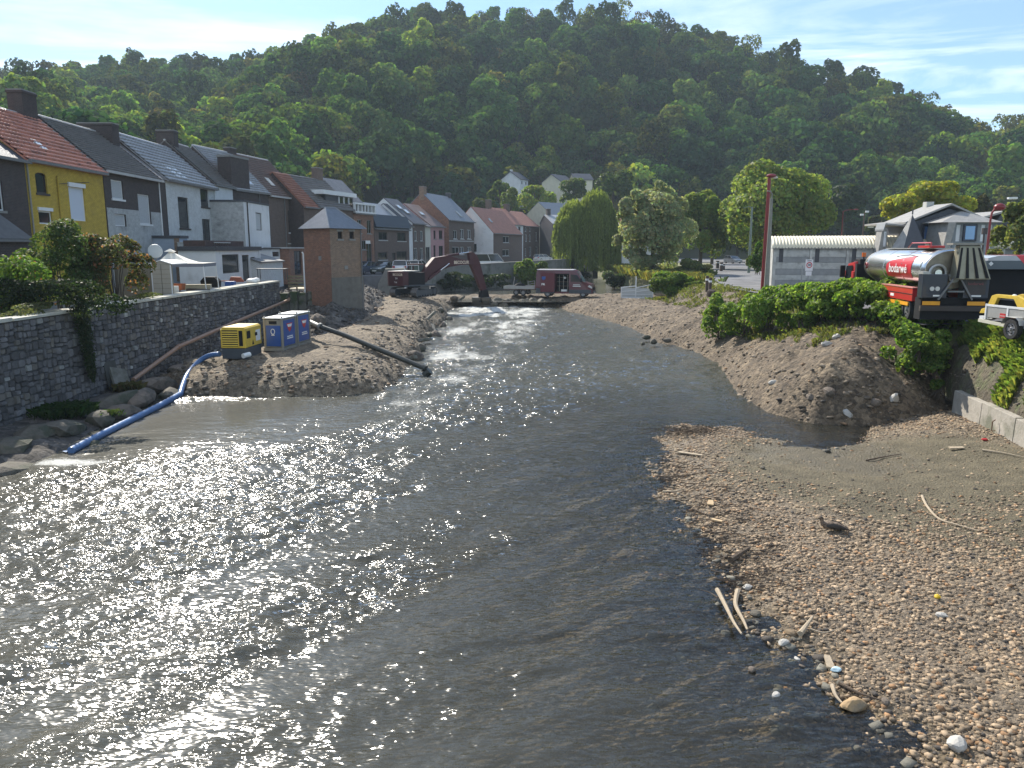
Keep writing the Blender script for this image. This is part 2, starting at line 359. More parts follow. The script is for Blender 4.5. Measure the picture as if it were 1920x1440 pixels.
def crown_pts(rs, n, R, nl=14, lr=(0.32, 0.5), zmin=-0.75, shell=0.75, core=0.12):
    """points on an uneven crown made of many lobes. R=(rx,ry,rz); centre at 0"""
    c = rs.normal(0, 1, (nl, 3)); c /= np.linalg.norm(c, axis=1)[:, None]; c[:, 2] = np.where(c[:, 2] < zmin, -c[:, 2], c[:, 2])
    c *= (0.45+0.3*rs.rand(nl))[:, None]; r = lr[0]+(lr[1]-lr[0])*rs.rand(nl)
    k = rs.choice(nl, n, p=r**2/np.sum(r**2)); d = rs.normal(0, 1, (n, 3)); d /= np.linalg.norm(d, axis=1)[:, None]
    d[:, 2] = np.where((d[:, 2] < -0.3) & (rs.rand(n) < .7), -d[:, 2], d[:, 2])
    rad = r[k]*(1-(1-shell)*rs.rand(n)**1.5)
    P = c[k]+d*rad[:, None]
    dep = np.min(np.linalg.norm(P[:, None, :]-c[None], axis=2)/r[None], axis=1)
    keep = (dep > 0.62) | (rs.rand(n) < core)
    P = P[keep]; d = d[keep]; k = k[keep]
    Nn = d*.7 + P/np.linalg.norm(P, axis=1)[:, None]*.5
    return P*np.array(R), Nn, k
def leafcols(rs, n, base, var=0.25, lobe=None, nl=40, lv=0.15):
    f = 1+var*(rs.rand(n)-.5)*2
    if lobe is not None: f = f*(1+lv*(rs.rand(nl)-.5)*2)[lobe]
    h = rs.rand(n)
    c = np.array(base)[None]*f[:, None]; c[:, 0] *= (0.8+.5*h); return c
# ================================================================== LAND AND WATER
def xy(v): return (v.x, v.y)
BAR = [xy(onz(*p, 0)) for p in [(1262,798),(1236,838),(1230,885),(1258,920),(1292,952),(1312,1000),(1350,1050),(1392,1110),(1404,1150),(1470,1190),(1530,1235),(1568,1290),(1640,1350),(1705,1405),(1800,1500),(1960,1660)]] + \
      [(14, 1.0), (19, 1.0), (19, 30.5)] + [xy(onz(*p, 0)) for p in [(1700,790),(1620,835),(1560,850),(1480,838),(1400,800)]]
MOUND = [xy(onz(*p, 0)) for p in [(905,577),(920,581),(938,577),(952,582),(966,578),(983,583),(1000,580),(1018,584),(1040,583),(1062,590),(1100,598),(1180,618),(1230,642),(1290,655),(1345,682),(1380,735),(1440,775),(1520,795),(1640,801),(1760,796)]] + \
        [(16.7, 28.7), (18.6, 27.6), (45, 27), (45, 96), (16, 92), (-6, 90), (-8, 84)]
CAUSE = [xy(onz(*p, 0)) for p in [(300,722),(350,741),(440,744),(540,744),(640,742),(715,736),(745,716),(762,690),(790,658),(802,632),(832,610),(846,588),(870,578),(930,577)]] + \
        [(-5, 88), (-16, 88), (-15, 70), (-12.6, 62), (-12.2, 55), (-13.0, 47), (-15.5, 39.5), (-17.2, 36)]
WALLX = -17.3
def blob(X, Y, px, py, rx, ry, z=0.0):
    c = onz(px, py, z); return np.exp(-(((X-c.x)/rx)**2+((Y-c.y)/ry)**2))
def wxf(Y): return 15.3+.18*(Y-22.1)      # face of the low retaining wall
def bed(X, Y):
    """river bed and gravel bar"""
    d = sdist(X, Y, BAR)
    h = np.where(d > 0, 0.30*(1-np.exp(-d*0.35)) + 0.05*np.minimum(d, 1), -0.105*(-d)**0.95)
    h = np.maximum(h, -0.95)
    n = fbm(X*.8, Y*.8, 3, 4)-.5; h = h + (fbm(X*2.2, Y*2.2, 13, 3)-.5)*.15*np.exp(-((d-.1)/.9)**2); n2 = fbm(X*3, Y*3, 9, 3)-.5
    h = h + n*0.16*sstep(-1, 3, d+1) + n2*0.045
    h = h + .24*sstep(4.5, .5, wxf(Y)-X)
    h = h + .14*blob(X, Y, 1570, 838, 2.8, 1.7)
    # wet hollow behind the bar
    wx, wy = onz(1600, 862, 0).x, onz(1600, 862, 0).y
    dd = np.sqrt(((X-wx)/4.6)**2 + ((Y-wy)/2.6)**2); h = h - 0.13*np.exp(-dd**2*1.3)
    wx, wy = onz(1480, 815, 0).x, onz(1480, 815, 0).y
    dd = np.sqrt(((X-wx)/2.4)**2 + ((Y-wy)/1.4)**2); h = h - 0.10*np.exp(-dd**2*1.1)
    return h
def wlevel(X, Y): return 0.30*sstep(45, 80, Y)
def mcap(X, Y):
    c = np.interp(Y, [24, 29, 33, 38, 45, 55, 66, 80], [3.2, 3.3, 3.25, 3.05, 2.75, 2.3, 1.85, 1.28])
    hump = lambda px, py, z, s, a: a*np.exp(-(((X-onz(px, py, z).x)/s)**2 + ((Y-onz(px, py, z).y)/s)**2))
    c = c*(1-sstep(13.2, 16.2, X)*sstep(76, 66, Y)) + (gz(Y)-.03)*sstep(13.2, 16.2, X)*sstep(76, 66, Y)
    return c + hump(1590, 606, 3.6, 2.6, .62) + hump(1380, 592, 3.0, 2.5, .28) + hump(1470, 615, 3.0, 1.8, -.3) - 1.0*sstep(15.5, 18.5, X)*sstep(31, 27, Y)
def mound(X, Y):
    d = sdist(X, Y, MOUND)
    g = fbm(X*.35, Y*.35, 21, 4)-.5
    dd = d + g*1.3*sstep(.2, 2, d)
    c = mcap(X, Y); h = c*(1-np.exp(-np.maximum(dd, 0)*0.95/np.maximum(c, 1.0)*1.25))*1.03
    h = np.where(d > 0, np.minimum(h, c), d*.8)
    q = 1-sstep(15.3, 16.8, X)*sstep(31, 33, Y)*sstep(78, 70, Y)
    return h + ((fbm(X*1.4, Y*1.4, 5, 5)-.5)*.34*sstep(-.2, 1, d)*(1-.6*sstep(5, 9, d)) + (fbm(X*5, Y*5, 8, 3)-.5)*.1*sstep(-.2, .6, d))*q - .02
def ccap(X, Y): return np.interp(Y, [30, 36, 50, 60, 72, 80, 88], [1.15, 1.3, 1.55, 1.75, 1.9, 1.5, 1.35])
def cause(X, Y):
    d = sdist(X, Y, CAUSE); g = fbm(X*.5, Y*.5, 31, 4)-.5
    h = np.where(d > 0, ccap(X, Y)*(1-np.exp(-np.maximum(d+g*.8, 0)*.95)), d*.7)
    tr = np.sin((X*1.0+Y*.25)*3.1)*.03*sstep(2, 4, d)
    edge = np.exp(-((d-1.8)/1.1)**2)*.22*sstep(0, .5, d)
    return h + (fbm(X*1.3, Y*1.3, 35, 5)-.5)*(.28*edge*4 + .12) + (fbm(X*5, Y*5, 38, 3)-.5)*.09 + tr
def gz(Y): return 3.3 + .10*sstep(44, 28, np.asarray(Y, float))

m_bed = groundmat('river_gravel', [(0.15, 0.115, 0.08), (0.215, 0.17, 0.12), (0.30, 0.225, 0.14)], scale=1.6, bump=.9, bs=18, stones=.5, sscale=16, wet=(.78, .74, .62), mud=((.10, .085, .05), (.165, .14, .085)))
m_mound = groundmat('rubble_earth', [(0.075, 0.054, 0.034), (0.128, 0.096, 0.062), (0.20, 0.152, 0.098)], scale=.8, bump=1.0, bs=9, stones=.5, sscale=7)
m_cause = groundmat('crushed_stone', [(0.11, 0.083, 0.056), (0.18, 0.142, 0.096), (0.27, 0.215, 0.145)], scale=.9, bump=1.0, bs=10, stones=.45, sscale=8)
m_bank = groundmat('grassy_earth', [(0.07, 0.055, 0.04), (0.12, 0.10, 0.065), (0.09, 0.12, 0.04)], scale=.9, bump=.9, bs=10, stones=.3, sscale=7)
m_soil = groundmat('rough_ground', [(0.13, 0.12, 0.07), (0.16, 0.17, 0.07), (0.22, 0.19, 0.12)], scale=.4, bump=.5, bs=6, stones=.2, sscale=5)
m_asph = mat('asphalt', (0.165, 0.165, 0.17), .88, .18, 1.5, .3, 60, col2=(.11, .11, .115), c2s=.5)
m_pave = mat('pinkish_paving', (0.30, 0.225, 0.19), .9, .2, 2.5, .3, 30)

def fan(y0, y1, k, lo):
    ys = [y0]
    while ys[-1] < y1: ys.append(ys[-1]+max(lo, k*ys[-1]))
    return np.array(ys)
bed_wet = lambda X, Y, Z: np.clip(1.05-(Z-wlevel(X, Y))*6.5 + .9*blob(X, Y, 1650, 880, 3.5, 2.4), 0, 1.2)
ob = grid_mesh('river_bed', np.linspace(-24, 20, 300), fan(-2, 92, .006, .09), bed, m_bed, wet=bed_wet, extra={'mud': lambda X, Y, Z: np.clip(blob(X, Y, 1760, 890, 4.6, 4.4)+.9*blob(X, Y, 1560, 900, 3.2, 2.6)+.8*blob(X, Y, 1860, 1010, 2.6, 2.6)+.5*blob(X, Y, 1440, 840, 1.6, 1.0), 0, 1.1)})
om = grid_mesh('earth_bank', np.linspace(-9, 27, 330), fan(23, 92, .0045, .1), mound, m_mound, keep=lambda X, Y, Z: Z > -.5)
oc = grid_mesh('causeway', np.linspace(-19, -1, 170), fan(30, 90, .0045, .1), cause, m_cause, keep=lambda X, Y, Z: Z > -.5)

# rubble slope between the end of the stone wall, the brick cabin and the causeway
RUB = [(-18.5, 54), (-17.0, 56.8), (-13.6, 51.6), (-10.9, 53), (-9.6, 60), (-9.0, 64), (-9.8, 70), (-11.5, 80), (-14.0, 92), (-24, 92), (-24, 54)]
def rub(X, Y):
    d = sdist(X, Y, RUB); return np.where(d > 0, 3.15*(1-np.exp(-d*.42)), d) + (fbm(X*.9, Y*.9, 61, 5)-.5)*.9*sstep(0, 1, d)
m_rub = groundmat('dark_rubble', [(0.045, 0.04, 0.035), (0.085, 0.075, 0.065), (0.14, 0.125, 0.11)], scale=1.3, bump=1.0, bs=7, stones=.5, sscale=4)
grid_mesh('rubble_slope', np.linspace(-24, -8, 110), np.linspace(50, 92, 200), rub, m_rub, keep=lambda X, Y, Z: Z > -.4)

# quay terrace on the left bank and the flat ground of the right bank: sheets that run on to the foot of the hill
def sheet(name, pts, z, m, kind='structure', skirt=None):
    mb = MB(); 
    if skirt is not None:
        mb.prism([(p[0], p[1]) for p in pts], 2, skirt, z)
    else: mb.poly([(p[0], p[1], z) for p in pts])
    return mb.build(name, m, kind=kind)
m_quayg = mat('terrace_paving', (0.22, 0.21, 0.19), .9, .25, 1.2, .4, 20, col2=(.12, .13, .08), c2s=.4)
QW = [(-15.2, 88.0), (-14.0, 89.0), (-6.5, 101.5), (1.0, 114.5), (8.6, 126), (14, 138), (15, 165)]
sheet('terrace', [(-17.55, -10), (-17.55, 57.6), (-22.5, 60), (-23, 84), (-200, 84), (-200, -10)], 3.28, m_quayg)
sheet('quay_ground', [(-22.5, 60.2), (-21.5, 84.0), (-16, 88.3), (-14.2, 89.35), (-6.7, 101.8), (.8, 114.8), (8.4, 126.2), (13.8, 138), (14.6, 165), (60, 172), (60, 260), (-260, 260), (-260, 84.02), (-23, 84.02)], 3.3, m_asph, skirt=-1)
ro = grid_mesh('right_ground', np.concatenate([np.linspace(14, 30, 40), np.linspace(31, 400, 30)]), np.concatenate([np.linspace(8, 60, 60), np.linspace(62, 260, 30)]),
     lambda X, Y: gz(Y) - .12 - 3.4*sstep(1.35, .7, X-wxf(Y))*sstep(31.5, 29.5, Y) - 6*sstep(58, 64, Y)*sstep(17.5, 15.5, X) - 3.0*sstep(17.6, 16.2, X)*sstep(28, 30, Y) + .05*(fbm(X*.5, Y*.5, 3)-.5), m_soil)
# shore of the upstream pool
SH = [(16, 71), (19.5, 80), (20.5, 92), (20.5, 108), (19.5, 125), (16, 170), (60, 172), (400, 200), (400, 70), (24, 62)]
grid_mesh('pool_bank', np.linspace(8, 60, 90), np.linspace(60, 175, 120), lambda X, Y: (lambda d: np.where(d > 0, 3.22*(1-np.exp(-d*.55)), d*.6)+.8 + (fbm(X*.6, Y*.6, 71, 4)-.5)*.3 - .8*sstep(0, 3, d))(sdist(X, Y, SH)), m_soil, keep=lambda X, Y, Z: Z > 0)

# roads on the right bank, each sheet a few millimetres above the one below
def ribbon(name, cl, w, m, off, z0=None):
    mb = MB(); n = len(cl)
    L_, R_ = [], []
    for i, p in enumerate(cl):
        a = Vector(cl[max(i-1, 0)]); b = Vector(cl[min(i+1, n-1)]); t = (b-a).normalized(); nn = Vector((-t.y, t.x)); ww = w[i] if hasattr(w, '__len__') else w
        L_.append(Vector(p)+nn*ww/2); R_.append(Vector(p)-nn*ww/2)
    for i in range(n-1):
        q = [L_[i], R_[i], R_[i+1], L_[i+1]]; mb.poly([(v.x, v.y, float(gz(v.y))+off) for v in q])
    return mb.build(name, m, kind='structure')
m_line = mat('road_paint', (0.62, 0.58, 0.45), .8, .3, 6)
rc = [(24.5, 8), (24.3, 20), (24, 30), (22.5, 40), (20.6, 50), (20.5, 62), (23.5, 78), (29.5, 100), (36, 128), (46, 165)]
ribbon('yard', [(24.4, 6), (27.5, 23), (28.8, 29.5), (28.6, 31.8), (27, 48), (26, 60)], [21, 21, 21, 24.5, 19, 12], m_asph, -.012)
ribbon('road', rc, [7, 7.2, 7.2, 7.4, 7.2, 6.6, 6.4, 6.4, 6.4, 6.4], m_asph, .004)
sd = [(p[0]+4.6+(i > 5)*.3, p[1]) for i, p in enumerate(rc)][4:]
mbk = ribbon('pavement', sd, 2.6, m_pave, .09)
ribbon('kerb', [(p[0]-1.42, p[1]) for p in sd], .16, mat('kerb_stone', (.42, .37, .26), .85, .2, 6), .12)
ribbon('verge', [(p[0]+3.0, p[1]) for p in sd], 3.0, mat('dry_grass_ground', (.24, .21, .09), .95, .4, 3, .6, 25, col2=(.13, .16, .05), c2s=2), .05)

# low concrete retaining wall at the foot of the right bank, earth and grass above it
m_conc = mat('old_concrete', (0.36, 0.33, 0.28), .9, .25, 2.0, .5, 12, col2=(.17, .17, .12), c2s=.9, c2lo=.48, c2hi=.62)
rw = thing('retaining_wall', 'low old concrete retaining wall below the grassy right bank', 'wall', (0, 0, 0))
y = 6.0; i = 0
while y < 28.0:
    l = 2.45; xa, xb = wxf(y+.02), wxf(y+l-.02); t = 1.22+.02*math.sin(i*2.1)
    MB().hexa([(xa, y+.02, -.3), (xa+.45, y+.02, -.3), (xb+.45, y+l-.02, -.3), (xb, y+l-.02, -.3), (xa+.06, y+.02, t), (xa+.45, y+.02, t), (xb+.45, y+l-.02, t), (xb+.06, y+l-.02, t)]).build('panel', m_conc, rw, bevel=.02)
    y += l; i += 1
hx = wxf(24.3); MB().tube([(hx-.0, 24.3, .55), (hx-.12, 24.3, .55), (hx-.12, 24.3, .85), (hx-.03, 24.3, .92)], .018, 6).build('hook', mat('rusty_iron', (.13, .07, .04), .8, .3, 20), rw)
def rbank(X, Y):
    u = np.clip((X-wxf(Y)-.28)/.95, 0, 1); return 1.12 + (gz(Y)-1.15)*u**.75 + (fbm(X*1.3, Y*1.3, 44, 5)-.5)*.5*sstep(0, .2, u)*sstep(1.02, .8, u) - .4*sstep(.02, 0, u)
grid_mesh('grassy_bank', np.linspace(12.4, 19.2, 150), np.linspace(6, 30.5, 200), rbank, m_bank, keep=lambda X, Y, Z: (X-wxf(Y) > .2) & (X-wxf(Y) < 1.6))

# ---- hill
sky_px = [-1400,-900,-500,-200,0,60,120,190,250,330,410,490,560,600,680,740,800,850,900,980,1060,1150,1220,1300,1360,1400,1450,1500,1550,1600,1640,1700,1750,1800,1860,1900,1960,2100,2500,3200]
sky_py = [150,150,160,150,142,132,124,120,112,122,118,104,80,68,48,34,22,12,8,12,16,16,26,44,62,78,92,104,126,134,134,166,184,204,232,232,236,240,200,180]
def a_of(px, py): d = ray(px, py); return d.x/d.y, d.z/d.y
AS = np.array([a_of(p, q) for p, q in zip(sky_px, sky_py)])
o_ = np.argsort(AS[:, 0]); AS = AS[o_]
def hill_par(a):
    sl = np.interp(a, AS[:, 0], AS[:, 1]); Yr = np.interp(a, [-1.2, -.6, -.3, 0, .3, .6, 1.2], [470, 440, 455, 440, 395, 340, 330])
    Yb = np.interp(a, [-1.2, -.65, -.45, -.25, 0, .3, .5, .7, 1.2], [105, 118, 132, 185, 240, 232, 215, 195, 185]); return sl, Yr, Yb
def hill(X, Y):
    a = X/np.maximum(Y, 1); sl, Yr, Yb = hill_par(a)
    top = CAMZ + sl*Yr - 17.5
    t = (Y-Yb)/(Yr-Yb); tc_ = np.clip(t, 0, 1)
    s = tc_*(1.12-.12*tc_)
    spur = (fbm(a*5+3, Y*.004, 83, 3)-.5)*34*np.sin(np.pi*tc_)
    h = 2.6 + (top-2.6)*s + spur + (fbm(X*.012, Y*.012, 81, 4)-.5)*16*np.sin(np.pi*tc_)**.7
    h = np.where(t > 1, top - (Y-Yr)*.16 , h); return np.where(t < 0, 2.6+t*20, h)
m_hill = mat('forest_floor', (0.035, 0.04, 0.018), .95, .4, .08)
gx = np.concatenate([np.linspace(-1500, -420, 30), np.linspace(-400, 400, 161), np.linspace(420, 1500, 30)])
grid_mesh('hill', gx, np.linspace(95, 900, 162), hill, m_hill, keep=lambda X, Y, Z: (Z > 2.0))
sheet('ground', [(-2600, -300), (2600, -300), (2600, 3000), (-2600, 3000)], -1.6, m_hill)

# ---- water
def watermat():
    m, nt, b, out = newmat('river_water')
    tcx = N(nt, 'ShaderNodeTexCoord'); src = tcx.outputs['Object']
    mp = N(nt, 'ShaderNodeMapping'); mp.inputs['Scale'].default_value = (1.0, 2.2, 1); mp.inputs['Rotation'].default_value = (0, 0, math.radians(-12)); L(nt, src, mp.inputs[0])
    n1 = N(nt, 'ShaderNodeTexNoise', i_Scale=2.2, i_Detail=1.5, i_Roughness=0.5, i_Distortion=.5); L(nt, mp.outputs[0], n1.inputs['Vector'])
    n2 = N(nt, 'ShaderNodeTexNoise', i_Scale=6.5, i_Detail=.8, i_Roughness=0.5, i_Distortion=.3); L(nt, mp.outputs[0], n2.inputs['Vector'])
    ch = N(nt, 'ShaderNodeAttribute', attribute_name='chop')
    b1 = N(nt, 'ShaderNodeBump', i_Distance=.12); L(nt, n1.outputs[0], b1.inputs['Height'])
    s1 = N(nt, 'ShaderNodeMapRange', i_1=0, i_2=1, i_3=.06, i_4=1.0); L(nt, ch.outputs['Fac'], s1.inputs[0]); L(nt, s1.outputs[0], b1.inputs['Strength'])
    b2 = N(nt, 'ShaderNodeBump', i_Distance=.055); L(nt, n2.outputs[0], b2.inputs['Height']); L(nt, b1.outputs[0], b2.inputs['Normal'])
    s2 = N(nt, 'ShaderNodeMapRange', i_1=0, i_2=1, i_3=.06, i_4=1.0); L(nt, ch.outputs['Fac'], s2.inputs[0]); L(nt, s2.outputs[0], b2.inputs['Strength'])
    gl = N(nt, 'ShaderNodeBsdfGlossy', i_Roughness=.14); L(nt, b2.outputs[0], gl.inputs['Normal'])
    fr = N(nt, 'ShaderNodeFresnel', i_IOR=1.42); L(nt, b2.outputs[0], fr.inputs['Normal'])
    # body of the water: clear where shallow, murky olive-brown where deep
    dp = N(nt, 'ShaderNodeAttribute', attribute_name='depth')
    mr = N(nt, 'ShaderNodeMapRange', i_1=0.0, i_2=1.1, i_3=.03, i_4=.95); L(nt, dp.outputs['Fac'], mr.inputs[0])
    di = N(nt, 'ShaderNodeBsdfDiffuse'); di.inputs[0].default_value = (.100, .098, .078, 1)
    tp = N(nt, 'ShaderNodeBsdfTransparent'); tp.inputs[0].default_value = (.86, .85, .78, 1)
    m1 = N(nt, 'ShaderNodeMixShader'); L(nt, mr.outputs[0], m1.inputs[0]); L(nt, tp.outputs[0], m1.inputs[1]); L(nt, di.outputs[0], m1.inputs[2])
    m2 = N(nt, 'ShaderNodeMixShader'); L(nt, fr.outputs[0], m2.inputs[0]); L(nt, m1.outputs[0], m2.inputs[1]); L(nt, gl.outputs[0], m2.inputs[2])
    # foam: aerated water, a real white diffuse layer broken up by noise
    fo = N(nt, 'ShaderNodeAttribute', attribute_name='foam')
    n3 = N(nt, 'ShaderNodeTexNoise', i_Scale=5.5, i_Detail=6.0, i_Roughness=0.8, i_Distortion=1.0); L(nt, mp.outputs[0], n3.inputs['Vector'])
    ad = N(nt, 'ShaderNodeMath', operation='ADD'); L(nt, fo.outputs['Fac'], ad.inputs[0]); L(nt, n3.outputs[0], ad.inputs[1])
    fr2 = N(nt, 'ShaderNodeMapRange', i_1=.99, i_2=1.12, i_3=0.0, i_4=.9); L(nt, ad.outputs[0], fr2.inputs[0])
    fd = N(nt, 'ShaderNodeBsdfDiffuse'); fd.inputs[0].default_value = (.62, .62, .58, 1); L(nt, b2.outputs[0], fd.inputs['Normal'])
    m3 = N(nt, 'ShaderNodeMixShader'); L(nt, fr2.outputs[0], m3.inputs[0]); L(nt, m2.outputs[0], m3.inputs[1]); L(nt, fd.outputs[0], m3.inputs[2])
    L(nt, m3.outputs[0], out.inputs[0]); nt.nodes.remove(b)
    return m
m_water = watermat()
def chop(X, Y):
    """how broken the surface is: fast water from the gap down the left and middle of the river"""
    f = sstep(24, 40, Y)*.72 + .75*np.exp(-((X+2.2+ (26-Y)*.13)/4.2)**2)*sstep(30, 16, Y)*.55 + sstep(4.0, -5, X-.10*(Y-10)+(fbm(X*.3,Y*.3,5,3)-.5)*5)*sstep(2, 5, Y)*.8
    f = f + .9*blob(X, Y, 930, 590, 6, 12) + .5*blob(X, Y, 860, 730, 5, 6) + .6*blob(X, Y, 140, 880, 4, 2.2)
    calm = np.clip(1-1.0*blob(X, Y, 300, 790, 6.5, 4.6), 0, 1)*np.clip(1-.95*blob(X, Y, 500, 765, 6.0, 2.6), 0, 1)
    q = .62*X+.78*Y; r_ = .78*X-.62*Y
    st = np.clip((fbm(r_*.55, q*.12, 95, 4)-.30)*3.2, .10, 1.25)*(.55+.9*fbm(X*.35, Y*.3, 91, 3))
    return np.clip(f*calm*st*.92 + .06*f*calm + .22*calm*sstep(2, 8, X+6) + .95*blob(X, Y, 930, 598, 4.6, 15) + .7*blob(X, Y, 860, 705, 3.6, 7), .0, 1.1)
def waves(X, Y):
    c = chop(X, Y)
    wx = X + (fbm(X*.25, Y*.25, 101, 3)-.5)*3.0; wy = Y + (fbm(X*.25, Y*.25, 107, 3)-.5)*3.0
    # stream lines lean away to the right in the near water
    ang = math.radians(28); u = wx*math.cos(ang)+wy*math.sin(ang); v = -wx*math.sin(ang)+wy*math.cos(ang)
    long_ = (fbm(u*.55, v*1.9, 111, 3)-.5)*.10
    med = (fbm(wx*1.1, wy*1.6, 117, 3)-.5)*.22
    small = (1-np.abs(2*fbm(wx*2.6, wy*3.6, 123, 3)-1)-.5)*.10
    return wlevel(X, Y) + long_*(.3+.8*c+.9*sstep(2, 7, X+4)*sstep(24, 14, Y)) + med*c*.9 + small*c*1.0 + blob(X, Y, 930, 585, 3.5, 5)*.25*fbm(X*1.5, Y*1.5, 7, 3)
ys = fan(1.0, 86, .0045, .07)
FC = [onz(p, q, 0) for p, q in [(700, 850), (790, 770), (850, 715), (900, 670), (930, 625), (948, 592), (955, 580)]]
def foam(X, Y):
    ys_ = [p.y for p in FC]; cx = np.interp(Y, ys_, [p.x for p in FC]); w = np.interp(Y, [20, 32, 45, 60, 82], [2.6, 3.4, 4.2, 5.2, 6.5]); a = np.interp(Y, [20, 26, 33, 45, 62, 80], [.0, .32, .41, .48, .57, .70])
    n1 = fbm(X*.45, Y*.22, 201, 4)-.5; n2 = fbm(X*1.3, Y*.7, 207, 3)-.5
    m = a*np.exp(-np.abs((X-cx+n1*5)/w)**2.4*.8)*(1+n1*.9+n2*.7)
    return np.clip(np.maximum.reduce([m, .60*blob(X, Y, 850, 712, 1.9, 2.6), .66*blob(X, Y, 130, 868, 1.9, .75)*(1+n2), .42*blob(X, Y, 90, 900, 3.5, 1.5)*(1+n2), .55*blob(X, Y, 935, 578, 5.5, 3.5)*(1.1+n2)]), 0, .8)
wo_ = grid_mesh('river_water', np.linspace(-21, 17.5, 420), ys, waves, m_water, keep=lambda X, Y, Z: Z-bed(X, Y) > -.12,
    extra={'depth': lambda X, Y, Z: np.clip(Z-bed(X, Y), 0, 3), 'chop': lambda X, Y, Z: chop(X, Y), 'foam': lambda X, Y, Z: foam(X, Y)})
grid_mesh('pool_water', np.linspace(-18, 30, 120), np.linspace(79, 176, 160), lambda X, Y: .92+(fbm(X*1.2, Y*1.6, 7, 3)-.5)*.02, m_water,
    extra={'depth': lambda X, Y, Z: Z*0+2, 'chop': lambda X, Y, Z: Z*0+.12, 'foam': lambda X, Y, Z: Z*0})
sheet('pool_bed', [(-18, 79), (30, 79), (30, 176), (-18, 176)], -.3, m_bed)

# ---- real stones lying on gravel, causeway slopes and earth bank
def ico():
    bm = bmesh.new(); bmesh.ops.create_icosphere(bm, subdivisions=1, radius=1); v = np.array([p.co[:] for p in bm.verts]); f = np.array([[q.index for q in p.verts] for p in bm.faces]); bm.free(); return v, f
IV = np.array([(x, y, z) for z in (-.72, .72) for y in (-.8, .8) for x in (-.8, .8)]); IV[4:, :2] *= .78; IF = np.array([(0,2,3,1),(4,5,7,6),(0,1,5,4),(1,3,7,5),(3,2,6,7),(2,0,4,6)])
def pebbles(name, P, size, cols, m, flat=.46, kind='stuff'):
    n = len(P); nv = len(IV)
    sh = 1+.62*(NR.rand(n, nv, 3)-.5)
    sc = np.stack([size*(.8+.5*NR.rand(n)), size*(.6+.4*NR.rand(n)), size*flat*(.6+.7*NR.rand(n))], 1)[:, None, :]
    V = IV[None]*sh*sc*.5; th = NR.rand(n)*6.28; tl = NR.normal(0, .25, n)
    x = V[:, :, 0]*np.cos(tl)[:, None]-V[:, :, 2]*np.sin(tl)[:, None]; z = V[:, :, 0]*np.sin(tl)[:, None]+V[:, :, 2]*np.cos(tl)[:, None]
    c, s = np.cos(th)[:, None], np.sin(th)[:, None]; X = x*c-V[:, :, 1]*s; Y = x*s+V[:, :, 1]*c
    V = np.stack([X, Y, z], 2)+P[:, None, :]
    F = (IF[None]+np.arange(n)[:, None, None]*nv).reshape(-1, 4)
    return np_mesh(name, V.reshape(-1, 3), F, m, cols=np.repeat(cols, nv, 0), kind=kind)
m_stone = mat('loose_stone', (1, 1, 1), .85, .25, 9, .4, 30, attr=True)
def stonecols(n, base, warm=.5):
    v = NR.rand(n)**1.6; b = np.array(base)[None]*(.5+1.0*v)[:, None]; w = (NR.rand(n) < .10*warm*2)
    b[w] *= np.array([1.12, .88, .68]); b[NR.rand(n) < .10] = (.07, .06, .05); return b
def scatter(n, rect, H, cond, smin, smax, pw, base, name, z=-.1, sub=1.0):
    X = rect[0]+(rect[1]-rect[0])*NR.rand(n); u = NR.rand(n); Y = rect[2]+(rect[3]-rect[2])*u**sub
    Z = H(X, Y); k = cond(X, Y, Z); X, Y, Z = X[k], Y[k], Z[k]; s = smin+(smax-smin)*NR.rand(len(X))**pw
    P = np.stack([X, Y, Z+s*.12+z*s], 1); return pebbles(name, P, s, stonecols(len(X), base), m_stone)
def barcond(X, Y, Z):
    d = sdist(X, Y, BAR); mud = blob(X, Y, 1750, 900, 5.0, 4.0) + blob(X, Y, 1620, 870, 4, 3); p = np.where(d > -.6, 1, .25)*np.clip(1.15-mud*1.25, 0.04, 1)*(fbm(X*.7, Y*.7, 55, 3)*1.6)
    return (d > -1.8) & (NR.rand(len(X)) < p) & (X < 17)
scatter(165000, (1.5, 17, 5.5, 31), bed, barcond, .024, .118, 2.8, (.325, .24, .155), 'gravel', z=-.06, sub=1.35)
scatter(12000, (-1, 15, 5.5, 24), bed, lambda X, Y, Z: (sdist(X, Y, BAR) < .1) & (sdist(X, Y, BAR) > -5) & (NR.rand(len(X)) < np.exp(sdist(X, Y, BAR)*.5)), .05, .24, 3, (.16, .15, .12), 'river_bed_gravel')
scatter(24000, (-3, 20, 25, 86), mound, lambda X, Y, Z: (sdist(X, Y, MOUND) > -.15) & (sdist(X, Y, MOUND) < 5.5+NR.rand(len(X))*2) & (NR.rand(len(X)) < np.where(sdist(X, Y, MOUND) < 1.5, 1, .45)), .05, .30, 4.0, (.22, .175, .125), 'bank_gravel', sub=1.4)
scatter(17000, (-19, -1, 31, 82), cause, lambda X, Y, Z: (sdist(X, Y, CAUSE) > -.15) & (NR.rand(len(X)) < np.where(sdist(X, Y, CAUSE) < 2.3, 1, .12)), .05, .34, 3.6, (.20, .17, .135), 'causeway_gravel', sub=1.3)
scatter(5000, (-20, -9, 52, 84), rub, lambda X, Y, Z: (sdist(X, Y, RUB) > 0), .08, .5, 3.5, (.13, .12, .11), 'rubble_gravel')

scatter(3500, (14, 19, 14, 30), rbank, lambda X, Y, Z: (X-wxf(Y) > .3) & (X-wxf(Y) < 1.0), .04, .16, 3, (.16, .13, .10), 'bank_soil_stones')
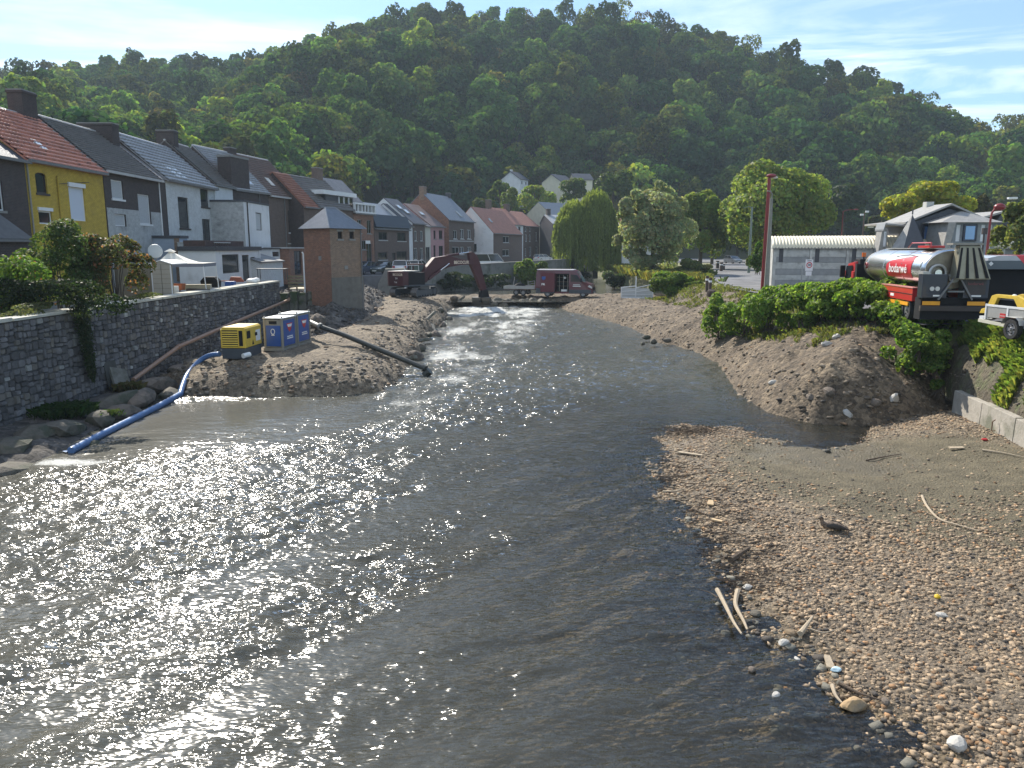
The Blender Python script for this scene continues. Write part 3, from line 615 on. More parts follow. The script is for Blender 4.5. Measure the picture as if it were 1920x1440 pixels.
# ================================================================== LEFT BANK: stone wall and its things
m_wstone = mat('rubble_stone', (1, 1, 1), .88, .35, 5, .6, 22, attr=True)
m_mortar = mat('dark_mortar', (.085, .085, .085), .95, .3, 6, .5, 30)
def stone_rects(u0, u1, z0, z1, rs):
    out = []
    def cut(a, b, c, d, n):
        w, h = b-a, d-c
        if (w < .46 and h < .34) or (w < .30 and h < .5 and rs.rand() < .5): out.append((a, b, c, d)); return
        if (w > h*1.25) or (w > .46 and h < .34): m = a+w*(.35+.3*rs.rand()); cut(a, m, c, d, n+1); cut(m, b, c, d, n+1)
        else: m = c+h*(.35+.3*rs.rand()); cut(a, b, c, m, n+1); cut(a, b, m, d, n+1)
    u = u0
    while u < u1-.01:
        e = min(u1, u+1.0+.5*rs.rand()); z = z0
        while z < z1-.01:
            f = min(z1, z+.55+.45*rs.rand()); f = z1 if z1-f < .2 else f; cut(u, e, z, f, 0); z = f
        u = e
    return out
rsw = np.random.RandomState(5)
river_wall = thing('river_wall', 'long wall of dark grey rubble stone with pale coping along the left bank', 'wall')
WT = 3.90
def wz(Y): return WT
MB().box(WALLX-.55, 18.0, -1.0, WALLX-.05, 57.6, WT).build('core', m_mortar, river_wall)
R = stone_rects(18.0, 57.58, -.3, WT-.01, rsw)
def stone_geo(r):
    a, b, c, d = r; g = .014
    q = [(a+g, c+g), (b-g, c+g), (b-g, d-g), (a+g, d-g)]
    q = [(p[0]+rsw.uniform(-.022, .022), p[1]+rsw.uniform(-.022, .022)) for p in q]
    q2 = []                                     # chamfered corners make the outline irregular
    for i in range(4):
        p, n_, l_ = q[i], q[(i+1) % 4], q[(i-1) % 4]; t = rsw.uniform(.06, .28)
        q2 += [(p[0]+(l_[0]-p[0])*t, p[1]+(l_[1]-p[1])*t), (p[0]+(n_[0]-p[0])*t*.7, p[1]+(n_[1]-p[1])*t*.7)]
    cx = sum(p[0] for p in q)/4; cz = sum(p[1] for p in q)/4; dep = rsw.uniform(.005, .055)
    x0 = WALLX-.06; V = [(x0, p[0], p[1]) for p in q2] + [(WALLX+dep+rsw.uniform(-.012, .012), cx+(p[0]-cx)*.86, cz+(p[1]-cz)*.84) for p in q2]
    F = [(i, (i+1) % 8, 8+(i+1) % 8, 8+i) for i in range(8)] + [tuple(range(8, 16))]
    v = rsw.rand(); base = np.array([.135, .13, .13])*(.55+.9*rsw.rand())
    if v < .05: base = np.array([.33, .33, .31])*(.7+.6*rsw.rand())
    elif v < .22: base = np.array([.17, .155, .135])*(.7+.5*rsw.rand())
    return V, F, base
vis = [r for r in R if r[0] > 25.2 and r[3] > .35]
vis.sort(key=lambda r: -((r[1]-r[0])*(r[3]-r[2])/(.5*(r[0]+r[1]))**3)); big = set(vis[:296])
SV, SF, SCc = [], [], []
for r in R:
    V, F, base = stone_geo(r)
    if r in big:
        me = bpy.data.meshes.new('stone'); me.from_pydata(V, [], F); me.materials.append(m_wstone)
        at = me.attributes.new('col', 'FLOAT_COLOR', 'POINT'); at.data.foreach_set('color', np.tile([*base, 1], len(V)).astype(np.float32))
        o = bpy.data.objects.new('stone', me); C.objects.link(o); o.parent = river_wall
    else:
        k = len(SV); SV += V; SF += [tuple(k+i for i in f) for f in F]; SCc += [base]*len(V)
me = bpy.data.meshes.new('smaller_stones'); me.from_pydata(SV, [], SF); me.materials.append(m_wstone)
cc = np.ones((len(SV), 4), np.float32); cc[:, :3] = np.array(SCc); at = me.attributes.new('col', 'FLOAT_COLOR', 'POINT'); at.data.foreach_set('color', cc.ravel())
o = bpy.data.objects.new('smaller_stones', me); C.objects.link(o); o.parent = river_wall; o['kind'] = 'stuff'
m_cop = mat('pale_coping_stone', (.52, .50, .42), .85, .2, 3, .3, 20)
y = 18.0; i = 0
while y < 57.2:
    l = min([2.9, 3.4, 2.2, 3.0][i % 4], 57.6-y); sh = [0, .05, -.03, .03][i % 4]
    if not (29.6 < y < 31.4):
        MB().box(WALLX-.62+sh, y+.02, WT+.004, WALLX+.09+sh*.6, y+l-.02, WT+.10+.02*(i % 3)).build('coping_slab', m_cop, river_wall, bevel=.012)
    y += l; i += 1
# leaning plinth stones / ledge at the foot of the wall and boulders
m_rock = mat('river_boulder', (.13, .115, .09), .85, .35, 2.5, .7, 14, col2=(.05, .055, .035), c2s=1.4)
m_rock2 = mat('brown_boulder', (.17, .135, .105), .85, .3, 3, .6, 14, col2=(.08, .07, .055), c2s=2)
m_slab = mat('concrete_slab_grey', (.20, .19, .165), .9, .25, 2, .5, 14, col2=(.09, .09, .065), c2s=1.2)
def rock(name, label, cat, c, r, seed, m, rz=0, group=None, tilt=0, sub=2, rough=.35, hard=True):
    bm = bmesh.new(); bmesh.ops.create_icosphere(bm, subdivisions=sub, radius=1); rr = random.Random(seed)
    pl = [(Vector((rr.gauss(0, 1), rr.gauss(0, 1), rr.gauss(0, .8))).normalized(), rr.uniform(.62, .95)) for _ in range(9)]
    for v in bm.verts:
        for n_, d_ in pl:
            k = v.co.dot(n_)
            if k > d_: v.co -= n_*(k-d_)
        v.co *= 1+rr.uniform(-.04, .04)
    bmesh.ops.scale(bm, vec=r, verts=bm.verts)
    me = bpy.data.meshes.new(name); bm.to_mesh(me); bm.free(); me.materials.append(m); auto_uv(me)
    o = bpy.data.objects.new(name, me); C.objects.link(o); o.location = c; o.rotation_euler = (tilt, rr.uniform(-.15, .15), rz)
    return tag(o, label, cat, group)
BD = [ # px, py, z, radii, label
 (22, 880, .0, (1.3, .7, .42), 'large dark boulder lowest on the left bank, half in the water'),
 (10, 842, .3, (1.2, .9, .55), 'dark angular boulder in the left corner under the stone wall'),
 (60, 812, .35, (1.5, .8, .45), 'flat topped grey boulder left of the grass tuft below the wall'),
 (118, 800, .35, (1.35, .8, .42), 'wide grey boulder directly below the grass tuft'),
 (215, 748, .45, (1.7, .6, .35), 'long flat ledge stone at the foot of the wall'),
 (262, 742, .4, (1.2, .7, .42), 'rounded brown boulder right of the flat ledge stone'),
 (232, 768, .25, (1.0, .7, .4), 'low brown boulder at the water between ledge and hose'),
 (188, 782, .3, (.8, .6, .45), 'dark wedge shaped boulder right of the grass tuft'),
 (296, 716, .5, (1.6, .75, .5), 'big sloping brown boulder under the brown pipe'),
 (340, 690, .6, (1.6, .7, .4), 'flat brown rock shelf where the blue hose bends'),
 (372, 676, .7, (1.3, .6, .3), 'pale flat rock slab beside the wall behind the hose'),
 (318, 735, .2, (.9, .6, .4), 'wet dark boulder beside the bend of the blue hose'),
 (150, 835, .0, (.9, .5, .3), 'half sunk dark boulder left of the hose end'),
]
for i, (px, py, z, r, lb) in enumerate(BD):
    p = onz(px, py, z); p.x = max(p.x, WALLX+.3) if i > 1 else p.x
    rock('boulder', lb, 'boulder', (p.x, p.y, z-.1), tuple(q*.82 for q in r), 40+i, [m_rock, m_rock2][i in (5, 6, 8, 9)], rz=.3*math.sin(i*3)+1.35, group='boulders along the foot of the stone wall')
lb_ = [(-24, 17), (-14.6, 17), (-14.4, 24), (-15.0, 27.5), (-15.4, 31), (-16.2, 34.5), (-16.4, 38), (-15.6, 41), (-24, 44)]
grid_mesh('left_bank', np.linspace(-19, -12, 80), np.linspace(14, 46, 160), lambda X, Y: (lambda d: np.where(d > 0, .42*(1-np.exp(-d*1.3)), d*.8)+(fbm(X*1.2, Y*1.2, 6, 4)-.5)*.3)(sdist(X, Y, lb_)), m_rub, keep=lambda X, Y, Z: Z > -.5)
lo = thing('fallen_slab', 'pale square concrete slab leaning against the dark wall opening', 'slab', (WALLX+.55, onz(205, 730, .4).y, .45), 1.2)
MB().box(-.45, -.06, 0, .45, .06, .95).build('slab', m_slab, lo, bevel=.02); lo.rotation_euler = (-.5, .25, 1.25)
lo2 = thing('metal_plate', 'tall dark rusty plate propped on the wall behind the pale slab', 'plate', (WALLX+.25, onz(190, 730, .4).y, .4), 1.5)
MB().box(-.4, -.03, 0, .4, .03, 1.25).build('plate', mat('dark_plate', (.05, .05, .045), .7, .3, 4), lo2); lo2.rotation_euler = (-.2, 0, 1.45)

# brown waste pipe along the wall (sections with collars), blue suction hose, black discharge pipe
m_brown = mat('brown_plastic_pipe', (.33, .20, .13), .5, .15, 4)
bp_ = thing('drain_pipe', 'long brown drain pipe climbing along the face of the stone wall', 'pipe')
pp = [onfac(250, 712, (-16.75, 0), (-16.75, 1)), onfac(335, 650, (-16.75, 0), (-16.75, 1)), onfac(440, 604, (-16.75, 0), (-16.75, 1)), onfac(540, 563, (-16.75, 0), (-16.75, 1))]
for a, b in zip(pp[:-1], pp[1:]):
    MB().cyl(a, b, .10, 12).build('pipe_section', m_brown, bp_, smooth=True); d = (b-a).normalized(); MB().cyl(b-d*.14, b+d*.14, .125, 12).build('collar', m_brown, bp_, smooth=True)
MB().cyl(pp[-1], pp[-1]+Vector((-.2, 1.6, .35)), .10, 12).build('pipe_section', m_brown, bp_, smooth=True)
m_blue = mat('blue_hose_skin', (.075, .16, .34), .35, .12, 3)
bh = thing('suction_hose', 'blue ribbed suction hose from the generator down into the river', 'hose')
hp = [(412, 664, 1.45), (392, 667, 1.35), (372, 679, 1.05), (352, 702, .6), (343, 722, .35), (338, 739, .12)]
P = [onz(*p) for p in hp]
def smooth_path(P, k=6):
    out = []
    for i in range(len(P)-1):
        p0, p1, p2, p3 = P[max(i-1, 0)], P[i], P[i+1], P[min(i+2, len(P)-1)]
        for j in range(k):
            t = j/k; out.append(.5*((2*p1)+(p2-p0)*t+(2*p0-5*p1+4*p2-p3)*t*t+(3*p1-p0-3*p2+p3)*t**3))
    return out+[P[-1]]
Q = smooth_path([Vector(p) for p in P], 14)
MB().tube(Q, [.115+(.014 if i % 2 else 0) for i in range(len(Q))], 10).build('hose', m_blue, bh, smooth=True)
Q2 = smooth_path([onz(338, 739, .12), onz(300, 760, .1), onz(240, 790, .09), onz(180, 820, .09), onz(133, 845, .1)], 14)
MB().tube(Q2, [.118+(.012 if i % 2 else 0) for i in range(len(Q2))], 10).build('floating_length', m_blue, bh, smooth=True)
for i in range(4, len(Q2)-3, 3):
    q = Q2[i]; t = (Q2[i+1]-Q2[i]).normalized(); nn = Vector((-t.y, t.x, 0))*(1 if t.x < 0 else -1); 
    mbf = MB(); mbf.poly([q+nn*.12+Vector((0, 0, -.03)), q+t*.28+nn*.30+Vector((0, 0, -.03)), q+t*.42+nn*.12+Vector((0, 0, -.03))])
    mbf.build('canvas_flap', MATS.get('pale_blue_canvas') or mat('pale_blue_canvas', (.22, .36, .6), .6, .15, 4), bh)
m_bpipe = mat('black_plastic_pipe', (.035, .04, .035), .4, .2, 3)
bk = thing('discharge_pipe', 'thick black pump pipe running across the causeway into the river', 'pipe')
a = onz(600, 612, 2.25); b = onz(797, 691, .35)
md = a.lerp(b, .5)+Vector((0, 0, .03))
MB().tube([a, a.lerp(b, .25)+Vector((0, 0, .06)), md, a.lerp(b, .75)+Vector((0, 0, .02)), b], .135, 12).build('pipe', m_bpipe, bk, smooth=True)
d = (b-a).normalized(); MB().cyl(b-d*.12, b+d*.05, .19, 14).build('flange', m_bpipe, bk, smooth=True)
MB().cyl(b+d*.0+Vector((-.02, -.05, -.35)), b+Vector((.25, -.1, -.1)), .2, 12).build('outlet_bend', m_bpipe, bk, smooth=True)
c = onz(574, 600, 2.3)
gs = thing('pump_fitting', 'grey steel pump outlet joined to the black pipe by a flange', 'pump fitting')
MB().tube([c+Vector((-.6, .1, .0)), c+Vector((0, 0, 0)), a], .12, 10).build('elbow', mat('grey_steel', (.3, .3, .28), .5, .2, 5, metal=.4), gs, smooth=True)
MB().cyl(a-d*.05, a+d*.06, .2, 12).build('flange', MATS['grey_steel'], gs, smooth=True)

# ---------------------------------------------------------------- generator and pump sets on the causeway
m_yel = mat('yellow_paint', (.66, .45, .05), .5, .2, 3, col2=(.4, .27, .06), c2s=3, c2lo=.62, c2hi=.7)
m_black = mat('black_rubber', (.014, .014, .016), .7, .2, 4, spec=.2)
m_dgrey = mat('dark_grey_steel', (.055, .065, .075), .5, .15, 3)
m_bluep = mat('pump_blue', (.025, .085, .30), .45, .2, 3)
m_beige = mat('beige_steel_frame', (.26, .245, .21), .5, .12, 4)
m_white = mat('white_paint', (.78, .78, .75), .5, .06, 4)
m_red = mat('red_print', (.5, .03, .03), .5, .05, 4)
g0 = onz(417, 672, 1.28)
gen = thing('generator', 'yellow diesel generator on dark grey base beside the blue pump set', 'generator', (g0.x, g0.y, 1.25), math.radians(-3))
MB().box(0, 0, .0, 1.15, 1.95, .50).build('base_tank', m_dgrey, gen, bevel=.04)
MB().box(-.02, -.02, .52, 1.17, 1.97, 1.42).build('housing', m_yel, gen, bevel=.03)
MB().prism([(-.02, 1.42), (1.17, 1.42), (1.08, 1.50), (.07, 1.50)], 1, 0.03, 1.92).build('lid', m_yel, gen, bevel=.01)
for k in range(7):
    z = .62+k*.105; MB().hexa([(.06, -.05, z), (.80, -.05, z), (.80, -.022, z+.03), (.06, -.022, z+.03), (.06, -.05, z+.02), (.80, -.05, z+.02), (.80, -.022, z+.065), (.06, -.022, z+.065)]).build('louvre', m_yel, gen)
MB().box(.06, -.028, .60, .80, -.021, 1.36).build('vent_recess', m_black, gen)
MB().box(.86, -.03, .62, 1.04, -.021, 1.34).build('socket_panel', m_black, gen)
MB().box(1.171, .15, .95, 1.19, .55, 1.30).build('control_window', m_black, gen); MB().box(1.171, 1.15, .98, 1.185, 1.42, 1.14).build('lock_plate', m_black, gen)
MB().prism([(.75, .60), (.98, .60), (.86, .82)], 0, 1.172, 1.18).build('warning_marks', m_black, gen)
MB().box(1.171, 1.25, .72, 1.18, 1.8, 1.25).build('notice', m_white, gen)
MB().cyl((1.1, -.25, .18), (1.28, .1, .22), .12, 10).build('fuel_canister', m_white, gen, smooth=True)
p0 = onz(496, 658, 1.3)
for k, (dxx, dyy, lb) in enumerate([(0, 0, 'nearer blue and beige pump set with steel frame on the causeway'), (0.05, 1.72, 'farther blue and beige pump set with white roof beside the black pipe')]):
    th = math.radians(-8); ox = dxx*math.cos(th)-dyy*math.sin(th); oy = dxx*math.sin(th)+dyy*math.cos(th)
    pm = thing('pump_set', lb, 'pump', (p0.x+ox, p0.y+oy, 1.3+.02*k), th, 'two blue pump sets on the causeway')
    Wd, Dp, Ht = 1.02, 1.64, 1.62+.06*k
    MB().box(-.03, -.03, .0, Wd+.03, Dp+.02, .16).build('skid', m_beige, pm, bevel=.01)
    MB().box(.04, .04, .18, Wd-.04, Dp-.04, Ht-.04).build('cabinet', m_beige, pm)
    for x in (0, Wd-.09):
        for y in (0, Dp-.09): MB().box(x, y, .16, x+.09, y+.09, Ht).build('frame_post', m_beige, pm)
    MB().box(-.02, -.02, Ht, Wd+.02, Dp+.02, Ht+.05).build('roof', m_white, pm, bevel=.012)
    MB().box(.13, -.0, .24, Wd-.13, .036, Ht-.34).build('front_door', m_bluep, pm, bevel=.01)
    MB().box(Wd-.036, .13, .24, Wd, Dp-.2, Ht-.10).build('side_door', m_bluep, pm, bevel=.01)
    MB().box(.3, .02, Ht-.27, .7, .037, Ht-.12).build('vent_grille', m_black, pm)
    em = MB(); em.tube([(.5+.10*math.cos(q), -.008, .98+.13*math.sin(q)) for q in [math.radians(d_) for d_ in range(-60, 301, 30)]], .02, 5); em.box(.42, -.016, .78, .58, -.002, .83); em.build('emblem', m_white, pm)
    sh = MB(); sh.prism([(.45, 1.35), (1.15, 1.35), (.98, 1.03), (.80, .9), (.62, 1.03)], 0, Wd+.002, Wd+.008); sh.build('shield_emblem', m_red, pm)
    sh = MB(); sh.prism([(.52, 1.30), (1.08, 1.30), (.98, 1.16), (.62, 1.16)], 0, Wd+.01, Wd+.016); sh.build('shield_top', m_white, pm)
    MB().box(Wd+.002, .48, .66, Wd+.008, 1.14, .71).build('print_line', m_white, pm); MB().box(Wd+.002, .48, .56, Wd+.008, 1.18, .62).build('print_line', m_white, pm)
    for x, y in ((.05, .05), (Wd-.05, Dp-.05), (Wd-.05, .05)): MB().cyl((x, y, Ht+.05), (x, y, Ht+.12), .045, 8).build('lifting_lug', m_beige, pm)

# ---------------------------------------------------------------- cabin of brick with slate hip roof, rising from the rubble
b_red = brickmat('red_brick', (.30, .13, .075), (.20, .09, .06), (.22, .18, .14), dirtamt=.5)
b_brown = brickmat('brown_brick', (.135, .085, .065), (.10, .065, .055), (.16, .14, .12), dirtamt=.4)
b_dark = brickmat('dark_brick', (.065, .045, .042), (.045, .035, .035), (.09, .08, .075), dirtamt=.4)
b_yel = brickmat('yellow_painted_brick', (.62, .44, .06), (.56, .39, .05), (.40, .28, .045), var=.2, dirt=(.28, .20, .06), dirtamt=.7, bump=.9, msize=.018)
b_white = brickmat('white_painted_brick', (.68, .70, .69), (.62, .64, .64), (.45, .47, .47), var=.18, dirt=(.28, .28, .26), dirtamt=.55, msize=.018)
b_wworn = brickmat('worn_whitewash_brick', (.48, .49, .48), (.42, .43, .43), (.32, .33, .32), var=.25, dirt=(.09, .085, .08), dirtamt=.85)
b_pink = brickmat('pink_painted_brick', (.50, .28, .28), (.47, .26, .27), (.42, .25, .25), var=.1)
b_tan = brickmat('tan_brick', (.27, .175, .11), (.19, .125, .085), (.25, .2, .16))
m_render = mat('white_render', (.66, .67, .67), .85, .08, 1, .15, 15, col2=(.5, .5, .49), c2s=.8, c2lo=.55, c2hi=.75)
m_slate = mat('blue_grey_slate', (.15, .165, .19), .42, .2, 3, .5, 8)
m_slated = mat('dark_slate', (.055, .056, .065), .5, .25, 3, .4, 8)
m_zinc = mat('grey_zinc', (.30, .31, .32), .45, .12, 2, metal=.5)
m_gut = mat('gutter_grey', (.16, .16, .16), .6, .2, 3)
m_pvc = mat('white_frame', (.72, .73, .73), .45, .05, 3)
m_dframe = mat('dark_frame', (.045, .035, .032), .5, .2, 3)
m_stone_trim = mat('bluestone_trim', (.24, .235, .22), .85, .15, 4)
m_glass, _nt, _b, _o = newmat('window_glass'); _b.inputs['Base Color'].default_value = (.02, .025, .03, 1); _b.inputs['Roughness'].default_value = .06; _b.inputs['Specular IOR Level'].default_value = .9
m_curt = mat('net_curtain', (.42, .44, .45), .8, .15, 8)
m_shut = mat('roller_shutter', (.55, .60, .68), .6, .03, 2)
# ================================================================== HOUSES
def tiles_obj(w, Ls, m, parent, M, cw=.30, chh=.36, amp=.035, name='roof_tiles'):
    """pantile field w x Ls in the roof plane, real courses and waves; M places it"""
    nc = max(2, int(round(w/cw))); nr_ = max(2, int(round(Ls/chh))); sg = 4
    u = np.linspace(0, w, nc*sg+1); prof = amp*np.abs(np.sin(np.pi*u/(w/nc)))**.8
    V = []; n = len(u)
    for j in range(nr_):
        s0 = Ls*j/nr_; s1 = Ls*(j+1)/nr_+.02
        jit = NR.rand(nc*sg+1)*.006
        V.append(np.stack([u, np.full(n, s0), prof*.4], 1)); V.append(np.stack([u, np.full(n, s0), prof+.12+jit], 1)); V.append(np.stack([u, np.full(n, s1), prof*.7+.0*u+.004], 1))
    V = np.concatenate(V); F = []
    i = np.arange(n-1)
    for j in range(nr_):
        k = j*3*n; F.append(np.stack([k+i, k+i+1, k+n+i+1, k+n+i], 1)); F.append(np.stack([k+n+i, k+n+i+1, k+2*n+i+1, k+2*n+i], 1))
    F = np.concatenate(F); Mv = np.array(M); V = V@Mv[:3, :3].T+Mv[:3, 3]
    return np_mesh(name, V, F, m, parent=parent, kind='stuff', uv=False)
m_tred = mat('red_clay_tile', (.52, .21, .14), .38, .35, 1.2, .3, 30, col2=(.26, .11, .08), c2s=3, c2lo=.55, c2hi=.62)
m_tgrey = mat('dark_grey_tile', (.15, .135, .125), .45, .35, 1.6, .3, 30)
m_tshine = mat('glossy_black_tile', (.30, .295, .30), .22, .25, 2, .1, 20, spec=1.0)
m_tbrown = mat('brown_tile', (.16, .105, .085), .5, .3, 1.6, .3, 30)
m_terra = mat('terracotta_tile', (.30, .13, .085), .6, .35, 1.8, .3, 20)
m_lead = mat('pale_ridge', (.42, .42, .41), .6, .15, 3)
def fit(A, B, base): # local frame of a facade: x along A->B, y away behind it, z up
    d = Vector((B[0]-A[0], B[1]-A[1], 0)); w = d.length; rz = math.atan2(d.y, d.x); return w, rz
def facade(w, z0, h, holes, m, parent, y=0.0, rev=.14, mr=None, name='front_wall', x0=0.0):
    us = sorted({x0, w} | {q for o_ in holes for q in (o_[0], o_[1])}); zs = sorted({z0, h} | {q for o_ in holes for q in (o_[2], o_[3])}); mb = MB()
    for i in range(len(us)-1):
        for j in range(len(zs)-1):
            cu, cz = (us[i]+us[i+1])/2, (zs[j]+zs[j+1])/2
            if any(o_[0] < cu < o_[1] and o_[2] < cz < o_[3] for o_ in holes): continue
            if us[i+1]-us[i] < 1e-4 or zs[j+1]-zs[j] < 1e-4: continue
            mb.poly([(us[i], y, zs[j]), (us[i+1], y, zs[j]), (us[i+1], y, zs[j+1]), (us[i], y, zs[j+1])])
    for a, b, c, d in holes:
        mb.poly([(a, y, c), (b, y, c), (b, y+rev, c), (a, y+rev, c)]); mb.poly([(a, y, d), (a, y+rev, d), (b, y+rev, d), (b, y, d)])
        mb.poly([(a, y, c), (a, y+rev, c), (a, y+rev, d), (a, y, d)]); mb.poly([(b, y, c), (b, y, d), (b, y+rev, d), (b, y+rev, c)])
    o = mb.build(name, m, parent); return o
def window(r, parent, y=0.0, fm=None, glass=None, style='cross', sill=None, name='window', lintel=None, arch=False, wallm=None):
    a, b, c, d = r; fm = fm or m_pvc; glass = glass or m_glass; t = min(.07, (b-a)*.12); fy = y+.09
    mb = MB()
    mb.box(a, fy, c, a+t, fy+.06, d).box(b-t, fy, c, b, fy+.06, d).box(a+t, fy, c, b-t, fy+.06, c+t).box(a+t, fy, d-t, b-t, fy+.06, d)
    if style in ('cross', 'mid'): mb.box((a+b)/2-t*.45, fy+.003, c+t, (a+b)/2+t*.45, fy+.057, d-t)
    if style in ('cross', 'top'): z = c+(d-c)*.70; mb.box(a+t, fy+.005, z-t*.4, b-t, fy+.055, z+t*.4)
    w = mb.build(name, fm, parent)
    g = MB().box(a+t*.8, fy+.028, c+t*.8, b-t*.8, fy+.034, d-t*.8).build('pane', glass, w)
    if sill: MB().box(a-.09, y-.08, c-.13, b+.09, y+.02, c-.004).build('sill', sill, w)
    if lintel: MB().box(a-.08, y-.02, d+.004, b+.08, y+.05, d+.16).build('lintel', lintel, w)
    if arch:
        mb = MB(); n = 8; cx = (a+b)/2; R_ = (b-a)/2
        for i in range(n):
            q0, q1 = math.pi*i/n, math.pi*(i+1)/n
            mb.poly([(cx+R_*math.cos(q0), y+.02, d-.22+.22*math.sin(q0)), (cx+R_*math.cos(q0), y+.02, d+.003), (cx+R_*math.cos(q1), y+.02, d+.003), (cx+R_*math.cos(q1), y+.02, d-.22+.22*math.sin(q1))])
        mb.build('arch_infill', wallm, w)
    return w
class House:
    def __init__(s, name, label, A, B, zb, cat='house', group=None):
        s.A, s.B, s.zb = A, B, zb; s.w, s.rz = fit(A, B, zb)
        s.o = thing(name, label, cat, (A[0], A[1], zb), s.rz, group)
        s.inv = s.o.matrix_basis.inverted() if False else (Matrix.Translation((A[0], A[1], zb)) @ Matrix.Rotation(s.rz, 4, 'Z')).inverted()
    def loc(s, px, py, back=0.0):      # where a line of sight meets the facade plane (or one set back), in the house's own frame
        n = Vector((-(s.B[1]-s.A[1]), s.B[0]-s.A[0])).normalized()*back
        p = onfac(px, py, (s.A[0]+n.x, s.A[1]+n.y), (s.B[0]+n.x, s.B[1]+n.y)); return s.inv @ p
    def rect(s, x0, y0, x1, y1, back=0.0):
        cx, cy = (x0+x1)/2, (y0+y1)/2; return (s.loc(x0, cy, back).x, s.loc(x1, cy, back).x, s.loc(cx, y1, back).z, s.loc(cx, y0, back).z)
def gable(H, h, depth, rise, wallm, roofm, holes=(), tiles=None, over=.25, gm=None, ridge=m_lead, x0=0.0, w=None, gut=m_gut, rb=None, side=None, z0=-.5, verge=None):
    o = H.o; w = w if w is not None else H.w; gm = gm or wallm
    facade(w, z0, h, list(holes), wallm, o, x0=x0)
    mb = MB(); mb.poly([(x0, depth, z0), (x0, 0, z0), (x0, 0, h), (x0, depth/2, h+rise), (x0, depth, h)]); mb.build('side_wall', gm, o)
    mb = MB(); mb.poly([(w, 0, z0), (w, depth, z0), (w, depth, h), (w, depth/2, h+rise), (w, 0, h)]); mb.build('side_wall', side or gm, o)
    MB().poly([(w, depth, z0), (x0, depth, z0), (x0, depth, h), (w, depth, h)]).build('rear_wall', gm, o)
    L_ = math.hypot(depth/2, rise); sl = math.atan2(rise, depth/2); th = .08; ov = over
    d0 = Vector((0, math.cos(sl), math.sin(sl))); n0 = Vector((0, -math.sin(sl), math.cos(sl)))
    e0 = Vector((0, 0, h)) - d0*ov
    mb = MB()
    for sgn in (0, 1):
        def tr(p): return (p.x, (depth-p.y) if sgn else p.y, p.z)
        a = Vector((x0-.06, 0, 0))+e0; b = Vector((w+.06, 0, 0))+e0; top = d0*(L_+ov)
        q = [a, b, b+top, a+top]; mb.hexa([tr(v+n0*.0) for v in q]+[tr(v+n0*th) for v in q])
    rf = mb.build('roof', roofm, o)
    if tiles:
        Mt = Matrix.Translation(Vector((x0-.05, 0, 0))+e0+n0*(th+.004)) @ Matrix(((1, 0, 0, 0), (0, math.cos(sl), -math.sin(sl), 0), (0, math.sin(sl), math.cos(sl), 0), (0, 0, 0, 1)))
        t_ = tiles_obj(w-x0+.10, L_+ov-.02, roofm, rf, Mt, cw=tiles[0], chh=tiles[1], amp=tiles[2])
    if ridge: MB().cyl((x0-.05, depth/2, h+rise+.09), (w+.05, depth/2, h+rise+.09), .10, 8).build('ridge_tiles', ridge, rf)
    if verge:
        p0 = Vector((w+.02, 0, 0))+e0+n0*.13; MB().beam(p0, p0+d0*(L_+ov), .16, .10, up=(1, 0, 0)).build('verge', verge, rf)
    if gut:
        g = MB().box(x0-.05, -ov-.09, h-.20, w+.05, -ov+.08, h-.04); g.box(x0, -ov+.08, h-.16, w, 0, h-.06); g.build('gutter', gut, o)
    def up(s_, x): # point on the roof plane: s_ metres up the slope
        return Vector((x, 0, h))+d0*s_+n0*(th+.05)
    H.up, H.d0, H.n0, H.L = up, d0, n0, L_
    return rf
def skylight(H, rf, x, s_, w=.8, l=1.1, m=None, name='skylight', open_=0):
    p = H.up(s_, x); a, b = Vector((w/2, 0, 0)), H.d0*(l/2)
    mb = MB(); q = [p-a-b, p+a-b, p+a+b, p-a+b]; mb.hexa(q+[v+H.n0*.09 for v in q]); o = mb.build(name, m_lead, rf)
    a, b = a*.84, b*.86; q = [p-a-b, p+a-b, p+a+b, p-a+b]; MB().hexa([v+H.n0*.092 for v in q]+[v+H.n0*.10 for v in q]).build('pane', m or m_skyl, rf); return o
m_skyl = mat('skylight_glass', (.45, .5, .55), .12, .05, 2, spec=1)
def chimney(o, x, y, z0, z1, wx, wy, m, cap=m_stone_trim, pots=0, name='chimney'):
    c = MB().box(x-wx/2, y-wy/2, z0, x+wx/2, y+wy/2, z1-.22).build(name, m, o)
    MB().box(x-wx/2-.05, y-wy/2-.05, z1-.218, x+wx/2+.05, y+wy/2+.05, z1-.08).build('corbel', m, c)
    MB().box(x-wx/2-.02, y-wy/2-.02, z1-.078, x+wx/2+.02, y+wy/2+.02, z1).build('cap', cap, c)
    for i in range(pots): MB().cyl((x-wx/2+wx*(i+.5)/pots, y, z1), (x-wx/2+wx*(i+.5)/pots, y, z1+.35), .11, 8).build('chimney_pot', m_terra, c)
def downpipe(o, x, z0, z1, m=m_gut, y=-.07): return MB().cyl((x, y, z0), (x, y, z1), .05, 8).build('downpipe', m, o, smooth=True)

# ---- back fronts of the terrace along the left bank; their plane runs away from us
FA, FB = (-27.0, 30), (-27.0, 70)
def fp(px, py=330, A=FA, B=FB): p = onfac(px, py, A, B); return (p.x, p.y)
TZ = 3.3
# dark brick house at the very left
H0 = House('house', 'dark brick house cut by the left edge, with a lower slate roof', (-27, 22), fp(46, 300), TZ)
h = H0.loc(44, 300).z
w1 = H0.rect(-26, 338, 6, 394)
gable(H0, h, 8, 3.0, b_dark, m_slated, holes=[w1], over=.3)
window(w1, H0.o, fm=m_pvc, style='mid', sill=m_stone_trim)
